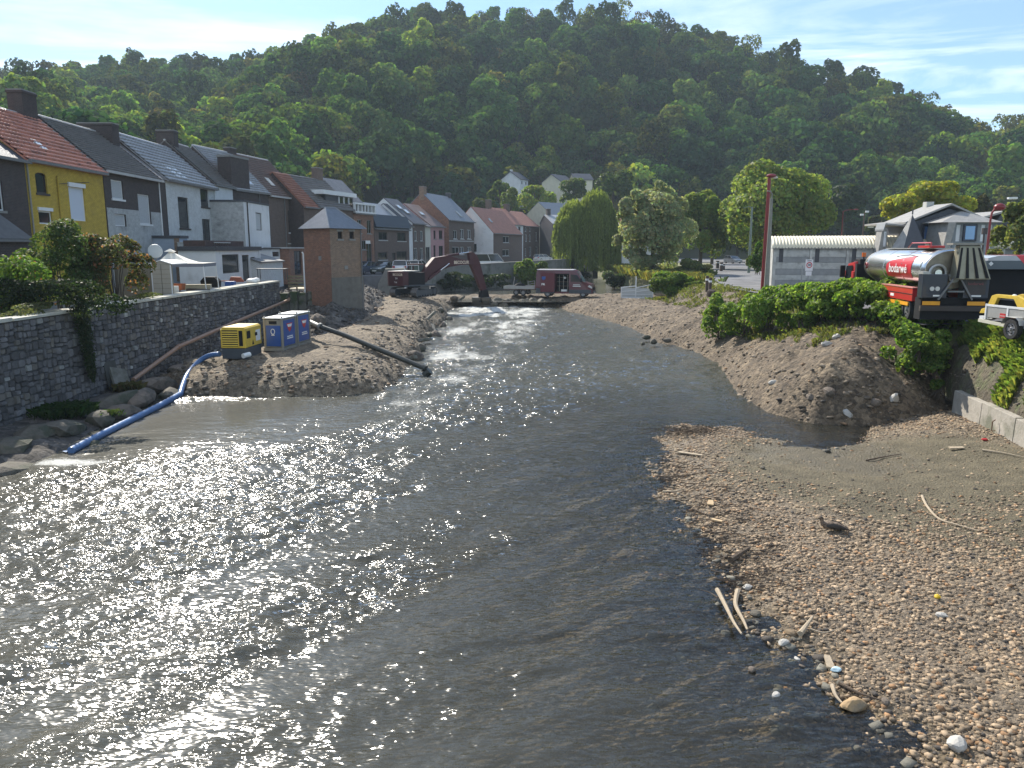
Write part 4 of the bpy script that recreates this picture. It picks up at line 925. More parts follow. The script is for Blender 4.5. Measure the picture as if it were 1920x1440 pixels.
# yellow house
H1 = House('house', 'yellow painted brick house with red tiled roof', fp(48), fp(192), TZ)
h = H1.loc(48, 297).z
a_, b_, c_ = H1.rect(67, 324, 88, 362), H1.rect(131, 352, 160, 414), H1.rect(73, 396, 98, 420)
rf = gable(H1, h, 8.2, 3.35, b_yel, m_tred, holes=[a_, b_, c_], tiles=(.32, .44, .085), over=.35, verge=m_lead)
window(a_, H1.o, fm=m_dframe, style='none', sill=m_dframe, arch=True, wallm=b_yel)
wd = window(b_, H1.o, fm=m_pvc, style='none', glass=m_shut, name='door'); MB().box(b_[0]-.05, -.10, b_[3]+.01, b_[1]+.05, .08, b_[3]+.26).build('shutter_box', m_pvc, wd)
w3 = window(c_, H1.o, fm=m_pvc, style='none'); MB().box(c_[0]-.05, -.08, c_[3]+.01, c_[1]+.05, .08, c_[3]+.2).build('shutter_box', m_pvc, w3)
downpipe(H1.o, .12, 0, h, m_beige); downpipe(H1.o, H1.loc(107, 350).x, .5, H1.loc(107, 330).z, b_yel)
MB().tube([(H1.loc(107, 345).x, -.03, H1.loc(107, 345).z), (H1.loc(166, 342).x, -.03, H1.loc(166, 342).z)], .02, 5).build('cable', m_dframe, H1.o)
skylight(H1, rf, H1.w*.42, 1.6, .55, .9)
chimney(H1.o, H1.w-1.1, 4.1, h+1.6, h+3.35+1.55, 1.5, .95, b_dark)
# dark brick house with grey roof
H2 = House('house', 'narrow dark brick house with grey tiled roof and whitewashed ground floor', fp(193.5), fp(296.5), TZ)
h = H2.loc(195, 318).z
ww = [H2.rect(209, 338, 231, 373), H2.rect(260, 365, 282, 420), H2.rect(215, 402, 236, 424)]
rf = gable(H2, h, 8.2, 3.35, b_dark, m_tgrey, holes=ww, tiles=(.26, .3, .03), over=.35, gut=m_lead, verge=m_dframe)
window(ww[0], H2.o, glass=m_curt, style='none', sill=m_pvc); window(ww[1], H2.o, glass=m_curt, style='none', sill=m_pvc, name='door'); window(ww[2], H2.o, glass=m_curt, style='none')
zw = H2.loc(230, 392).z
facade(H2.w-.02, -.4, zw, [ww[1][:3]+(zw,), (ww[2][0]-.02, ww[2][1]+.02, ww[2][2]-.02, ww[2][3]+.02)], b_wworn, H2.o, y=-.03, rev=.02, name='whitewash', x0=.02)
downpipe(H2.o, H2.w-.12, 0, h, m_pvc)
chimney(H2.o, H2.w-.3, 4.1, h+1.6, h+3.35+.75, 1.0, 2.6, b_dark)
# white house with glossy dark tiles
H3 = House('house', 'white painted brick house with glossy dark tiled roof and two roof windows', fp(309), fp(400), TZ)
h = H3.loc(311, 335).z
ww = [H3.rect(335, 370, 354, 428), H3.rect(376, 355, 391, 388), H3.rect(380, 411, 395, 452)]
rf = gable(H3, h, 8.2, 3.5, b_white, m_tshine, holes=ww, tiles=(.50, .46, .12), over=.35, gm=b_dark)
for i, r in enumerate(ww): window(r, H3.o, fm=m_dframe, style='none' if i < 2 else 'mid', sill=m_dframe if i < 2 else None, name='window' if i < 2 else 'door')
skylight(H3, rf, H3.w*.30, 1.1, .95, 1.6, name='roof_window'); skylight(H3, rf, H3.w*.30+1.15, 1.1, .95, 1.6, name='roof_window')
downpipe(H3.o, H3.w-.1, 0, h, m_pvc)
Hm = House('house', 'narrow brown brick house strip between the white house and the grey roofed one', fp(297), fp(308.7), TZ)
gable(Hm, h-.1, 8.2, 3.3, b_dark, m_tgrey, over=.15, gut=None, z0=-.5)
# house set behind the white extensions
H4 = House('house', 'dark gabled house with white upper wall behind the mottled extension', fp(400.5), fp(437), TZ)
h4 = H4.loc(420, 348).z
gable(H4, h4, 8.4, 3.7, m_render, m_tgrey, over=.2, gm=b_dark, tiles=(.30, .35, .03))
chimney(H4.o, .6, 4.2, h4+1.5, h4+3.7+1.0, .9, 1.6, b_dark)
R5A, R5B = fp(437.5), (-24.9, 86.5)
H5 = House('house', 'dark brick house with broad chimney stack standing in front of its grey roof', R5A, fp(505, 400, R5A, R5B), TZ)
h5 = H5.loc(470, 358).z
rf = gable(H5, h5, 8.4, 4.1, b_dark, m_tshine, over=.2, tiles=(.30, .36, .045), ridge=m_lead)
c = H5.loc(436, 300)
MB().box(-.5, -.1, 0, 2.7, 1.3, H5.loc(436, 295).z).build('chimney', b_dark, H5.o); MB().box(-.56, -.16, H5.loc(436, 295).z+.003, 2.76, 1.36, H5.loc(436, 291).z).build('cap', m_stone_trim, H5.o)
skylight(H5, rf, H5.w*.62, 1.3, .8, 1.1)
downpipe(H5.o, H5.w*.7, 0, h5)
H6 = House('house', 'brown brick house with brown tiled roof and small open skylight, end of terrace', fp(505.6, 400, R5A, R5B), fp(569, 400, R5A, R5B), TZ)
h6 = H6.loc(540, 370).z
ww = [H6.rect(541, 395, 552, 436)]
rf = gable(H6, h6, 8.4, 4.3, b_brown, m_tbrown, holes=ww, over=.3, tiles=(.30, .34, .03), gut=m_lead)
window(ww[0], H6.o, fm=m_dframe, style='none', sill=m_pvc); skylight(H6, rf, H6.w*.35, 2.0, .8, 1.2, m_lead)
downpipe(H6.o, H6.w*.42, 0, h6)
chimney(H6.o, H6.w*.0, 4.2, h6+2.5, h6+4.9, 1.3, .7, b_dark)
MB().box(H6.w*.47, -.05, H6.loc(550, 458).z, H6.w, .0, H6.loc(550, 456).z).build('string_course', m_lead, H6.o)

# ---- extensions and garden walls behind the terrace (each its own building)
def block(name, label, cat, px0, px1, X, pytop, depth, m, holes=(), roofm=None, roofh=.12, z0=-.3, drop=0.0, over=.15, fm=None, glass=None, style='none', gut=None, names=None, gm=None):
    A = onfac(px0, 460, (X, 0), (X, 1)); B = onfac(px1, 460, (X, 0), (X, 1)); H = House(name, label, (A.x, A.y), (B.x, B.y), TZ, cat)
    h = H.loc((px0+px1)/2, pytop).z; hs = [H.rect(*q) for q in holes]
    facade(H.w, z0, h, hs, m, H.o)
    MB().poly([(0, depth, z0), (0, 0, z0), (0, 0, h), (0, depth, h+drop)]).build('side_wall', gm or m, H.o); MB().poly([(H.w, 0, z0), (H.w, depth, z0), (H.w, depth, h+drop), (H.w, 0, h)]).build('side_wall', gm or m, H.o)
    if roofm:
        q = [(-over, -over, h+.003), (H.w+over, -over, h+.003), (H.w+over, depth, h+drop+.003), (-over, depth, h+drop+.003)]
        MB().hexa(q+[(p[0], p[1], p[2]+roofh) for p in q]).build('roof', roofm, H.o)
    for i, r in enumerate(hs): window(r, H.o, fm=fm, glass=glass, style=style, name=(names or ['window']*9)[i])
    H.h = h; return H
e2 = block('extension', 'tall white rendered extension with a mottled whitewashed side and one narrow window', 'house extension', 461, 508, -24.0, 383, 3.0, m_render, holes=[(480, 399, 491, 432)], roofm=m_slated, roofh=.16, fm=m_dframe, glass=m_curt, gm=b_wworn, over=.06)
MB().cyl((.85, -.06, -.2), (.85, -.06, e2.h), .06, 8).build('downpipe', m_dframe, e2.o)
e3 = block('kitchen_extension', 'low white kitchen extension with big window and dark door', 'house extension', 403, 486, -21.4, 470, 2.7, m_render, holes=[(417, 477, 449, 512), (455, 478, 468, 527), (470, 482, 479, 496)], roofm=m_slated, roofh=.32, fm=m_dframe, names=['window', 'door', 'window'])
MB().box(.3, .8, e3.h+.33, e3.w*.85, 2.4, e3.h+.75).build('dark_boards', mat('weathered_boards', (.08, .05, .045), .9, .4, 6, .5, 10), e3.o)
MB().cyl((e3.w-.3, -.1, -.2), (e3.w-.3, -.1, e3.h), .05, 8).build('downpipe', m_pvc, e3.o)
e4 = block('garden_building', 'grey white painted garden wall building beside the tent', 'outbuilding', 402, 430, -22.2, 456, 2.75, b_white, roofm=m_lead, roofh=.08, over=.08)
e5 = block('lean_to', 'small pale lean-to with sloping roof at the end of the terrace yard', 'outbuilding', 487, 528, -20.6, 492, 2.6, b_white, roofm=m_gut, roofh=.10, drop=.8)
e6 = block('annex', 'pale rendered annex behind the lean-to with tiny dark window', 'outbuilding', 508, 541, -21.9, 467, 2.6, m_render, holes=[(511, 472, 524, 481)], roofm=m_slated, roofh=.1, fm=m_dframe)
e7 = block('veranda', 'glazed veranda with dark red frames next to the brick cabin', 'outbuilding', 542, 571, -21.0, 466, 2.4, b_red, holes=[(552, 470, 566, 515)], roofm=m_lead, roofh=.12, fm=m_dframe, style='mid')
e8 = block('outbuilding', 'blue grey painted yard building half hidden behind the bush and tent', 'outbuilding', 338, 352, -24.9, 447, 3.2, mat('blue_grey_render', (.30, .35, .42), .85, .15, 1), roofm=m_slated, roofh=.2, over=.08)
MB().box(-.06, .05, e8.h-3.2, -.004, .42, e8.h).build('bare_brick_pier', b_tan, e8.o)
# corrugated lean-to roof at the left edge
cr_ = House('corrugated_shelter', 'shelter with dark corrugated sloping roof at the left edge', fp(-60, 440, (-24.6, 0), (-24.6, 1)), fp(56, 440, (-24.6, 0), (-24.6, 1)), TZ, 'outbuilding')
hc = cr_.loc(20, 448).z; us = np.linspace(0, cr_.w, 60*4+1); pr = .035*np.sin(us/cr_.w*60*2*np.pi)
V = np.concatenate([np.stack([us, us*0-.2, hc+pr], 1), np.stack([us, us*0+2.4, hc+2.0+pr], 1)]); i_ = np.arange(len(us)-1); n_ = len(us)
np_mesh('corrugated_roof', V, np.stack([i_, i_+1, i_+1+n_, i_+n_], 1), mat('corrugated_sheet', (.13, .135, .14), .6, .2, 3), parent=cr_.o, uv=False)
MB().box(0, 0, -.3, cr_.w, .15, hc-.05).build('wall', b_dark, cr_.o); MB().box(0, -.28, hc-.14, cr_.w, -.16, hc-.02).build('gutter', m_gut, cr_.o)

# ---- brick cabin with hip roof
cabA = onz(570, 552, 2.6); cab = House('transformer_cabin', 'square red brick cabin with blue grey hipped slate roof', (-15.9, 58.6), (-13.45, 57.0), 1.2, 'brick cabin')
cw = Vector((2.95, 0)).length
hcb = cab.loc(621, 429).z
cabw = cab.loc(621, 500).x; print('cabin corner', cabw, cab.w)
cab.o.location = (-15.9, 58.6, 1.2)
A_, K_ = Vector((-15.95, 59.6, 0)), Vector(onY(620, 480, 57.2)); K_.z = 0
dirl = (K_-A_).normalized(); cab2 = cab.o; cab2.location = (K_.x, K_.y, 1.0); th = math.radians(55); cab2.rotation_euler = (0, 0, th)
ci = (Matrix.Translation((K_.x, K_.y, 1.0)) @ Matrix.Rotation(th, 4, 'Z')).inverted()
# in its own frame the near corner is the origin: the right face runs along +x, the left face along +y
EX = Vector((math.cos(th), math.sin(th))); EY = Vector((-math.sin(th), math.cos(th)))
def solve(px, E):
    p = onfac(px, 480, (K_.x, K_.y), (K_.x+E.x, K_.y+E.y)); return (Vector((p.x, p.y))-Vector((K_.x, K_.y))).dot(E)
wR, wL = solve(679, EX), solve(571, EY); print('cabin faces', wR, wL)

def cr(px, py): p = ci @ onfac(px, py, (K_.x, K_.y), (K_.x+EX.x, K_.y+EX.y)); return p
hR = cr(640, 429).z; r1 = cr(633, 434); r2 = cr(642, 448); r3 = cr(655, 434); r4 = cr(664, 448)
hl = [(r1.x, r2.x, r2.z, r1.z), (r3.x, r4.x, r4.z, r3.z)]
facade(wR, -1.5, hR, hl, b_tan, cab2, name='front_wall'); MB().poly([(0, 0, -1.5), (0, wL, -1.5), (0, wL, hR), (0, 0, hR)]).build('side_wall', b_red, cab2)
MB().poly([(wR, 0, -1.5), (wR, wL, -1.5), (wR, wL, hR), (wR, 0, hR)]).build('side_wall', b_red, cab2); MB().poly([(0, wL, -1.5), (wR, wL, -1.5), (wR, wL, hR), (0, wL, hR)]).build('rear_wall', b_red, cab2)
for r in hl: window(r, cab2, fm=m_dframe, glass=m_black, style='none', sill=m_stone_trim, lintel=m_stone_trim)
MB().box(-.03, -.045, -1.4, wR+.04, -.003, cr(640, 520).z).build('plinth', mat('grey_cement_plinth', (.15, .14, .12), .9, .3, 2, .4, 10), cab2)
ax, ay, az = wR*.42, wL*.5, cr(600, 386).z
rz_ = hR+.02; ov = .28; q = [(-ov, -ov, rz_), (wR+ov, -ov, rz_), (wR+ov, wL+ov, rz_), (-ov, wL+ov, rz_)]; a1, a2 = (wR*.30, ay, az), (wR*.62, ay, az)
MB().poly([q[0], q[1], a2, a1]).poly([q[1], q[2], a2]).poly([q[2], q[3], a1, a2]).poly([q[3], q[0], a1]).poly([q[3], q[2], q[1], q[0]]).build('hip_roof', m_slate, cab2)
for p, r in ((q[0], a1), (q[1], a2), (a1, a2)): MB().tube([p, r], .05, 6).build('ridge_roll', m_zinc, cab2)
for (x0, y0, x1, y1) in ((585, 498, 590, 504), (646, 498, 652, 505)):
    if x0 > 620:
        p, q_ = cr(x0, y1), cr(x1, y0); MB().box(p.x, -.03, p.z, q_.x, -.004, q_.z).build('vent_block', m_stone_trim, cab2)
    else: MB().box(-.03, 1.0, hR-2.3, -.004, 1.3, hR-2.0).build('vent_block', m_stone_trim, cab2)
MB().cyl((wR-.12, -.06, -.5), (wR-.12, -.06, hR-.1), .045, 8).build('downpipe', m_gut, cab2)

# ---- houses along the quay
QL = ((-19.2, 99), (4.5, 176)); QZ = 3.32
def qp(px, py=450, L_=QL): p = onfac(px, py, *L_); return (p.x, p.y)
def qhouse(label, px0, px1, pye, rise, depth, wm, rm, wins, tiles=None, fm=None, gm=None, gut=m_gut, sill=m_stone_trim, style='mid', names=None, over=.3, L_=QL, z=QZ, ridge=None, glass=None):
    H = House('house', label, qp(px0, L_=L_), qp(px1, L_=L_), z, group='houses along the quay'); h = H.loc((px0+px1)/2, pye).z; hs = [H.rect(*r) for r in wins]
    rf = gable(H, h, depth, rise, wm, rm, holes=hs, tiles=tiles, gm=gm, gut=gut, over=over, ridge=ridge, z0=-.3)
    for i, r in enumerate(hs): window(r, H.o, fm=fm, style=style, sill=sill, name=(names or {}).get(i, 'window'), glass=glass)
    H.h = h; H.rf = rf; return H
hA0 = qhouse('narrow house with orange tiled roof just behind the brick cabin', 572, 598, 388, 3.7, 7.5, b_brown, m_terra, [], gm=b_dark, tiles=(.35, .4, .04))
hA = qhouse('tall house with grey roof and wide white edged dormer behind the cabin', 598.5, 663, 390, 3.6, 8, b_brown, m_tgrey, [], gm=b_dark, fm=m_pvc, tiles=(.35, .4, .04))
a = hA.loc(604, 358, 1.0); b = hA.loc(656, 358, 1.0); zt = hA.loc(620, 361, 1.0).z; zb_ = hA.loc(620, 392, 1.0).z
dm = MB().box(a.x, .6, zb_-.6, b.x, 3.6, zt-.35).build('dormer', m_slated, hA.o); MB().box(a.x-1.0, .25, zt-.34, b.x+.3, 3.9, zt+.15).build('fascia', m_pvc, dm)
for k in range(3):
    x = a.x+(b.x-a.x)*(.46+.18*k); MB().box(x, .50, zb_-.4, x+(b.x-a.x)*.12, .59, zt-.5).build('window', m_glass, dm); MB().box(x-.14, .46, zb_-.5, x-.02, .595, zt-.4).build('mullion_post', m_pvc, dm)
chimney(hA.o, hA.w*.85, 4, hA.h+2.5, hA.h+5.0, 1.3, .8, b_brown)
hB = qhouse('red brick house with white arched balcony frieze under the eaves', 664.5, 701.5, 400, 4.3, 9, b_red, m_tgrey, [(670, 412, 678, 437), (688, 413, 696, 438), (679, 451, 687, 468), (688, 456, 698, 505)], fm=m_zinc, names={3: 'door'})
bl = MB(); z = hB.h
bl.box(-.1, -.35, z-.02, hB.w+.1, -.02, z+.18).box(-.1, -.35, z+1.0, hB.w+.1, -.02, z+1.2)
for k in range(7): bl.box(hB.w*k/6-.07, -.32, z+.18, hB.w*k/6+.07, -.05, z+1.0)
bl.build('balcony_frieze', m_pvc, hB.o); MB().box(.0, -.02, z+.18, hB.w, .0, z+1.0).build('dark_backing', m_dframe, hB.o)
MB().box(hB.loc(679, 455).x, -.55, hB.loc(680, 457).z, hB.loc(687, 455).x, -.45, hB.loc(680, 451).z).build('hanging_sign', m_white, hB.o)
hC = qhouse('two storey brown house with dark slate mansard front and zinc roof', 702.5, 767, 429, 3.6, 9, b_brown, m_zinc, [(710, 435, 726, 450), (745, 436, 761, 452), (709, 473, 726, 487), (736, 474, 742, 498), (744, 471, 763, 500)], fm=m_dframe, names={3: 'door', 4: 'garage_door'}, sill=m_lead)
z1 = hC.loc(735, 427).z; z2 = hC.loc(735, 404).z
MB().hexa([(-.05, -.35, z1), (hC.w+.05, -.35, z1), (hC.w+.05, 1.0, z1), (-.05, 1.0, z1), (-.05, .25, z2), (hC.w+.05, .25, z2), (hC.w+.05, 1.0, z2), (-.05, 1.0, z2)]).build('mansard', mat('blue_black_slate', (.035, .045, .06), .5, .2, 3), hC.o)
hD = qhouse('narrow brown brick house with dark roof and two small skylights', 774, 797, 419, 3.6, 9, b_brown, m_slated, [(777, 433, 782, 452), (788, 433, 793, 452), (776, 465, 783, 487), (788, 465, 794, 487)], fm=m_pvc, gm=m_render)
skylight(hD, hD.rf, hD.w*.3, 3.6, 1.0, .9); skylight(hD, hD.rf, hD.w*.5, 2.6, 1.0, .9)
hD2 = qhouse('blank white rendered house strip beside the narrow brown house', 767.5, 773.5, 424, 3.2, 8, m_render, m_slated, [], gm=m_render)
hE0 = qhouse('slim cream rendered house with grey garage door', 798, 807.5, 424, 3.0, 9, mat('cream_render', (.55, .53, .46), .85, .1, 1), m_tgrey, [(798.8, 463, 806.5, 495)], fm=m_zinc, names={0: 'garage_door'})
hE = qhouse('pink painted house with brown tiled roof', 808, 833, 424, 3.4, 9, b_pink, m_tbrown, [(813, 432, 817, 448), (823, 432, 830, 448), (813, 460, 817, 484), (823, 461, 831, 482)], fm=m_dframe, names={2: 'door'})
skylight(hE, hE.rf, hE.w*.35, 3.0, 1.2, .8)
hF = qhouse('tall brown brick house with pale grey slate roof and white windows', 842, 889, 414, 4.4, 9.5, b_brown, m_slate, [(850, 432, 857, 448), (863, 430, 870, 448), (876, 431, 883, 448), (848, 463, 861, 477), (862, 463, 870, 477), (876, 463, 884, 475)], gm=b_red, sill=m_lead)
MB().box(-.03, -.06, hF.loc(860, 453).z, hF.w, .0, hF.loc(860, 451).z).build('string_course', m_lead, hF.o); chimney(hF.o, .5, 4.7, hF.h+3.2, hF.h+5.4, 1.2, .8, b_tan); skylight(hF, hF.rf, hF.w*.62, 1.6, .9, 1.3); chimney(hF.o, hF.w-.3, 4.7, hF.h+3.6, hF.h+5.1, .9, .7, m_slated)
# white gable house: gable end turned to us, brown side along the quay
GL = ((-4.2, 142), (3.4, 158))
hG = qhouse('low house with white gable end, brown brick front and dark red roof', 925, 979, 438, 4.6, 8.5, b_brown, m_terra, [(943, 443, 955, 455), (942, 468, 955, 480)], gm=m_render, L_=((onY(925, 470, 140).x, 140), (onY(983, 470, 158).x, 158)), ridge=None)
MB().box(-.02, 3.6, hG.h*.86, .0-.05, 4.4, hG.h*1.12).build('gable_window', m_glass, hG.o); MB().box(-.05, 3.2, hG.h*.42, -.02, 5.0, hG.h*.66).build('gable_window', m_glass, hG.o)
skylight(hG, hG.rf, hG.w*.22, 3.0, .9, 1.0)
BL = ((onY(948, 440, 168).x, 168), (onY(1012, 440, 186).x, 186))
hI = qhouse('white three storey house with terracotta roof behind the gable house', 950, 981, 421, 3.6, 9, m_render, m_terra, [(960, 425, 964, 432), (972, 425, 976, 432), (972, 440, 976, 458), (972, 464, 976, 480)], L_=BL, fm=m_dframe)
chimney(hI.o, .4, 4.5, hI.h+2.2, hI.h+5.2, 1.2, .9, b_brown)
hJ = qhouse('mauve brick three storey house under the far end of the terracotta roof', 982, 1011, 424, 3.4, 9, b_brown, m_terra, [(984, 427, 987, 434), (992, 427, 995, 434), (985, 440, 988, 453), (992, 440, 995, 453), (1004, 436, 1007, 452), (984, 466, 987, 480), (992, 463, 996, 480), (1004, 463, 1008, 480)], L_=BL, fm=m_pvc)
chimney(hJ.o, .6, 4.5, hJ.h+2.0, hJ.h+4.9, 1.4, .9, b_brown)
KL = ((onY(1012, 440, 188).x, 188), (onY(1040, 440, 181).x, 181))
hK = House('house', 'black slate clad gable wall house near the willow', (onY(1012, 440, 186).x, 186), (onY(1036, 440, 176).x, 176), QZ, group='houses along the quay')
zt = hK.loc(1036, 420).z; zr = hK.loc(1019, 404).z; w_ = hK.w
MB().poly([(0, 0, -.3), (w_, 0, -.3), (w_, 0, zt), (w_*.35, 0, zr), (0, 0, zt+.4)]).build('front_wall', m_slated, hK.o); MB().poly([(w_, 0, -.3), (w_, 12, -.3), (w_, 12, zt), (w_, 0, zt)]).build('side_wall', m_slated, hK.o)
MB().hexa([(w_*.35, -.1, zr), (w_+.1, -.1, zt), (w_+.1, 14, zt), (w_*.35, 14, zr), (w_*.35, -.1, zr+.15), (w_+.1, -.1, zt+.15), (w_+.1, 14, zt+.15), (w_*.35, 14, zr+.15)]).build('roof', m_zinc, hK.o)
MB().hexa([(-.1, -.1, zt+.4), (w_*.35, -.1, zr), (w_*.35, 14, zr), (-.1, 14, zt+.4), (-.1, -.1, zt+.55), (w_*.35, -.1, zr+.15), (w_*.35, 14, zr+.15), (-.1, 14, zt+.55)]).build('roof', m_zinc, hK.o)
chimney(hK.o, w_*.35, 1, zr-.5, zr+1.5, 1.0, .8, b_dark)
hL = qhouse('cream house with grey roof and tall windows partly behind the willow', 1034, 1085, 404, 3.2, 9, mat('cream_stone_render', (.50, .47, .37), .85, .15, 1), m_slate, [(1044, 446, 1051, 462), (1057, 446, 1064, 462), (1037, 408, 1042, 416)], L_=((onY(1034, 440, 190).x, 190), (onY(1085, 440, 197).x, 197)), fm=m_pvc)
# houses up on the wooded slope and behind the trees
def hillhouse(label, px, py, Y, w, d, h, rise, rz, wm, rm, wins=2):
    p = onY(px, py, Y); o = thing('house', label, 'house', (p.x, p.y, p.z-3), rz); H = type('o', (), {})(); 
    hs = [(w*(i+.35)/wins, w*(i+.62)/wins, 3+h*.42, 3+h*.75) for i in range(wins)]
    facade(w, -3, 3+h, hs, wm, o)
    for xx, nm in ((0, 1), (w, -1)): MB().poly([(xx, 0, -3), (xx, d, -3), (xx, d, 3+h), (xx, d/2, 3+h+rise), (xx, 0, 3+h)]).build('side_wall', wm, o)
    for s_ in (0, 1):
        y0 = -.3 if not s_ else d+.3; q = [(-.3, y0, 3+h-.2), (w+.3, y0, 3+h-.2), (w+.3, d/2, 3+h+rise), (-.3, d/2, 3+h+rise)]; MB().hexa([(a, b, c) for a, b, c in q]+[(a, b, c+.15) for a, b, c in q]).build('roof', rm, o)
    for r in hs: window(r, o, style='none', fm=m_dframe)
    return o
o = hillhouse('white house with dark roof and chimney on the wooded slope', 975, 352, 236, 5, 6.5, 2.6, 2.2, 1.05, m_render, m_slated); MB().box(4.2, 5.2, 5, 4.9, 5.9, 8.9).build('chimney', m_render, o)
o = hillhouse('yellowish white house half hidden by trees on the wooded slope', 1052, 360, 232, 7, 7, 3.0, 2.2, .9, mat('pale_yellow_render', (.62, .58, .44), .85, .1, 1), m_slated)
o = hillhouse('white neighbour house with small dormer on the wooded slope', 1078, 358, 236, 5.5, 6, 3.4, 1.8, .25, MATS['pale_yellow_render'], m_slated, 1)
o = hillhouse('white house glimpsed through the grey green tree, terracotta roofed', 1166, 478, 128, 6, 8, 4.6, 2.2, .2, m_render, m_terra)
# quay wall with coping, dark creeper along its foot
m_qw = mat('quay_concrete', (.215, .21, .19), .9, .25, 1.2, .4, 6, col2=(.09, .10, .07), c2s=.5, c2lo=.5, c2hi=.68)
qw = thing('quay_wall', 'long grey concrete quay wall between the street and the pool', 'wall')
pts = [(-14.5, 87.3), (-13.6, 89.0), (-6.3, 101.2), (1.2, 114.2), (8.8, 125.7), (14.3, 138)]
zt_ = [4.05, 4.08, 4.25, 4.45, 4.65, 4.6]
for i in range(1, len(pts)-1):
    a, b = Vector(pts[i]), Vector(pts[i+1]); L_ = (b-a).length; d = (b-a)/L_; nn = Vector((-d.y, d.x)); k = int(L_/2.8)
    for j in range(k):
        p, q = a+d*(L_*j/k+.015), a+d*(L_*(j+1)/k-.015); za = zt_[i]+(zt_[i+1]-zt_[i])*j/k; zb = zt_[i]+(zt_[i+1]-zt_[i])*(j+1)/k
        MB().hexa([(p.x, p.y, -.5), (q.x, q.y, -.5), (q.x+nn.x*.4, q.y+nn.y*.4, -.5), (p.x+nn.x*.4, p.y+nn.y*.4, -.5), (p.x, p.y, za-.14), (q.x, q.y, zb-.14), (q.x+nn.x*.4, q.y+nn.y*.4, zb-.14), (p.x+nn.x*.4, p.y+nn.y*.4, za-.14)]).build('wall_panel', m_qw, qw)
        MB().hexa([(p.x-nn.x*.06, p.y-nn.y*.06, za-.137), (q.x-nn.x*.06, q.y-nn.y*.06, zb-.137), (q.x+nn.x*.46, q.y+nn.y*.46, zb-.137), (p.x+nn.x*.46, p.y+nn.y*.46, za-.137), (p.x-nn.x*.06, p.y-nn.y*.06, za), (q.x-nn.x*.06, q.y-nn.y*.06, zb), (q.x+nn.x*.46, q.y+nn.y*.46, zb), (p.x+nn.x*.46, p.y+nn.y*.46, za)]).build('coping_stone', m_stone_trim, qw)
# broken end of the quay wall left of the excavator
b0 = onY(720, 505, 86.5); b1 = onY(746, 505, 87.0)
bw = thing('broken_wall_end', 'free standing pale concrete wall end left of the excavator', 'wall', (b0.x, 86.6, 1.0))
MB().prism([(-1.0, -1.0), (2.2, -1.0), (2.2, b0.z-1.0), (.1, b0.z-1.03), (-.75, 1.4)], 1, 0, .5).build('wall', m_qw, bw, bevel=.03)
MB().prism([(.1, b0.z-1.02), (2.25, b0.z-.99), (2.25, b0.z-.87), (.1, b0.z-.9)], 1, -.05, .55).build('coping', m_cop, bw)
MB().box(2.21, -.02, -1, 2.35, .5, b0.z-1.0).build('edge_post', m_pvc, bw)
# mossy old wall right behind the end of the rubble stone wall and concrete blocks in the rubble
m_moss = mat('mossy_old_stone', (.13, .125, .105), .95, .45, 1.3, .8, 6, col2=(.045, .065, .025), c2s=.8, c2lo=.45, c2hi=.55)
mw = thing('old_wall', 'mossy crumbling old wall just beyond the end of the stone wall', 'wall', (-17.2, 57.8, 0))
mbm = MB(); 
for i in range(5):
    for j in range(4):
        x0 = i*.62-.2; z0 = .2+j*.72+.1*(i % 2); mbm = MB().box(x0+.02, .25*i+rnd.uniform(-.08, .08), z0, x0+.60, .25*i+.9, z0+.70); mbm.build('stone', m_moss, mw, bevel=.05)
for (px, py, z, l, lb) in [(604, 560, 2.0, 1.6, 'long fallen concrete block below the brick cabin'), (585, 575, 1.7, 1.3, 'smaller tilted concrete block in the dark rubble'), (700, 533, 2.0, 1.8, 'greenish concrete kerb block left of the excavator')]:
    p = onz(px, py, z); rock('concrete_block', lb, 'concrete block', (p.x, p.y, z-.1), (l, .5, .42), int(px), m_slab, rz=.3, sub=2)
for (px, py, z, r, lb) in [(595, 600, 1.5, .75, 'big brown boulder between pump sets and rubble'), (642, 552, 2.1, .5, 'broken brown stone leaning at the foot of the cabin'), (560, 583, 1.6, .6, 'grey boulder at the foot of the mossy wall')]:
    p = onz(px, py, z); rock('boulder', lb, 'boulder', (p.x, p.y, z-.1), (r, r*.8, r*.75), int(px), m_rock2, rz=.7)
# ================================================================== RIGHT BANK BUILDINGS
m_pc = mat('precast_concrete', (.46, .46, .43), .85, .2, 2, .2, 15, col2=(.28, .28, .26), c2s=1.2, c2lo=.5, c2hi=.65)
m_pcd = mat('grey_precast_concrete', (.27, .275, .27), .85, .2, 2, .2, 15)
m_cream = mat('cream_corrugated_roof', (.66, .60, .44), .6, .15, 2)
YB = 61.5
zb = 3.28
ha = thing('concrete_hall', 'long low hall of concrete panels with cream corrugated barrel roof', 'hall', (onY(1450, 530, YB).x, YB, zb), -.25)
LX = 17.6; wallh = onY(1500, 465.5, YB).z-zb; bay = LX/6.6; dep = 5.4
rows = [0, .62, 1.02, 1.5, 2.0, 2.42, wallh]
for b in range(7):
    x0 = b*bay
    MB().box(x0-.09, -.12, 0, x0+.09, .04, wallh).build('post', m_pc, ha)
    if b == 6: break
    for r in range(6):
        m_ = m_pc if r in (1, 3, 5) else m_pcd
        sx = .62 if r >= 4 else .09
        if r == 5 or r == 4: MB().box(x0+.09, -.05, rows[r]+.01, x0+.30, .05, rows[r+1]-.01).build('panel', m_, ha)
        MB().box(x0+(.62 if r >= 4 else .10), -.05, rows[r]+.01, x0+bay-.10, .05, rows[r+1]-.01).build('panel', m_, ha)
    MB().box(x0+.31, -.0, rows[4]+.02, x0+.60, .03, rows[6]-.06).build('slot_window', MATS['dark_slate'], ha)
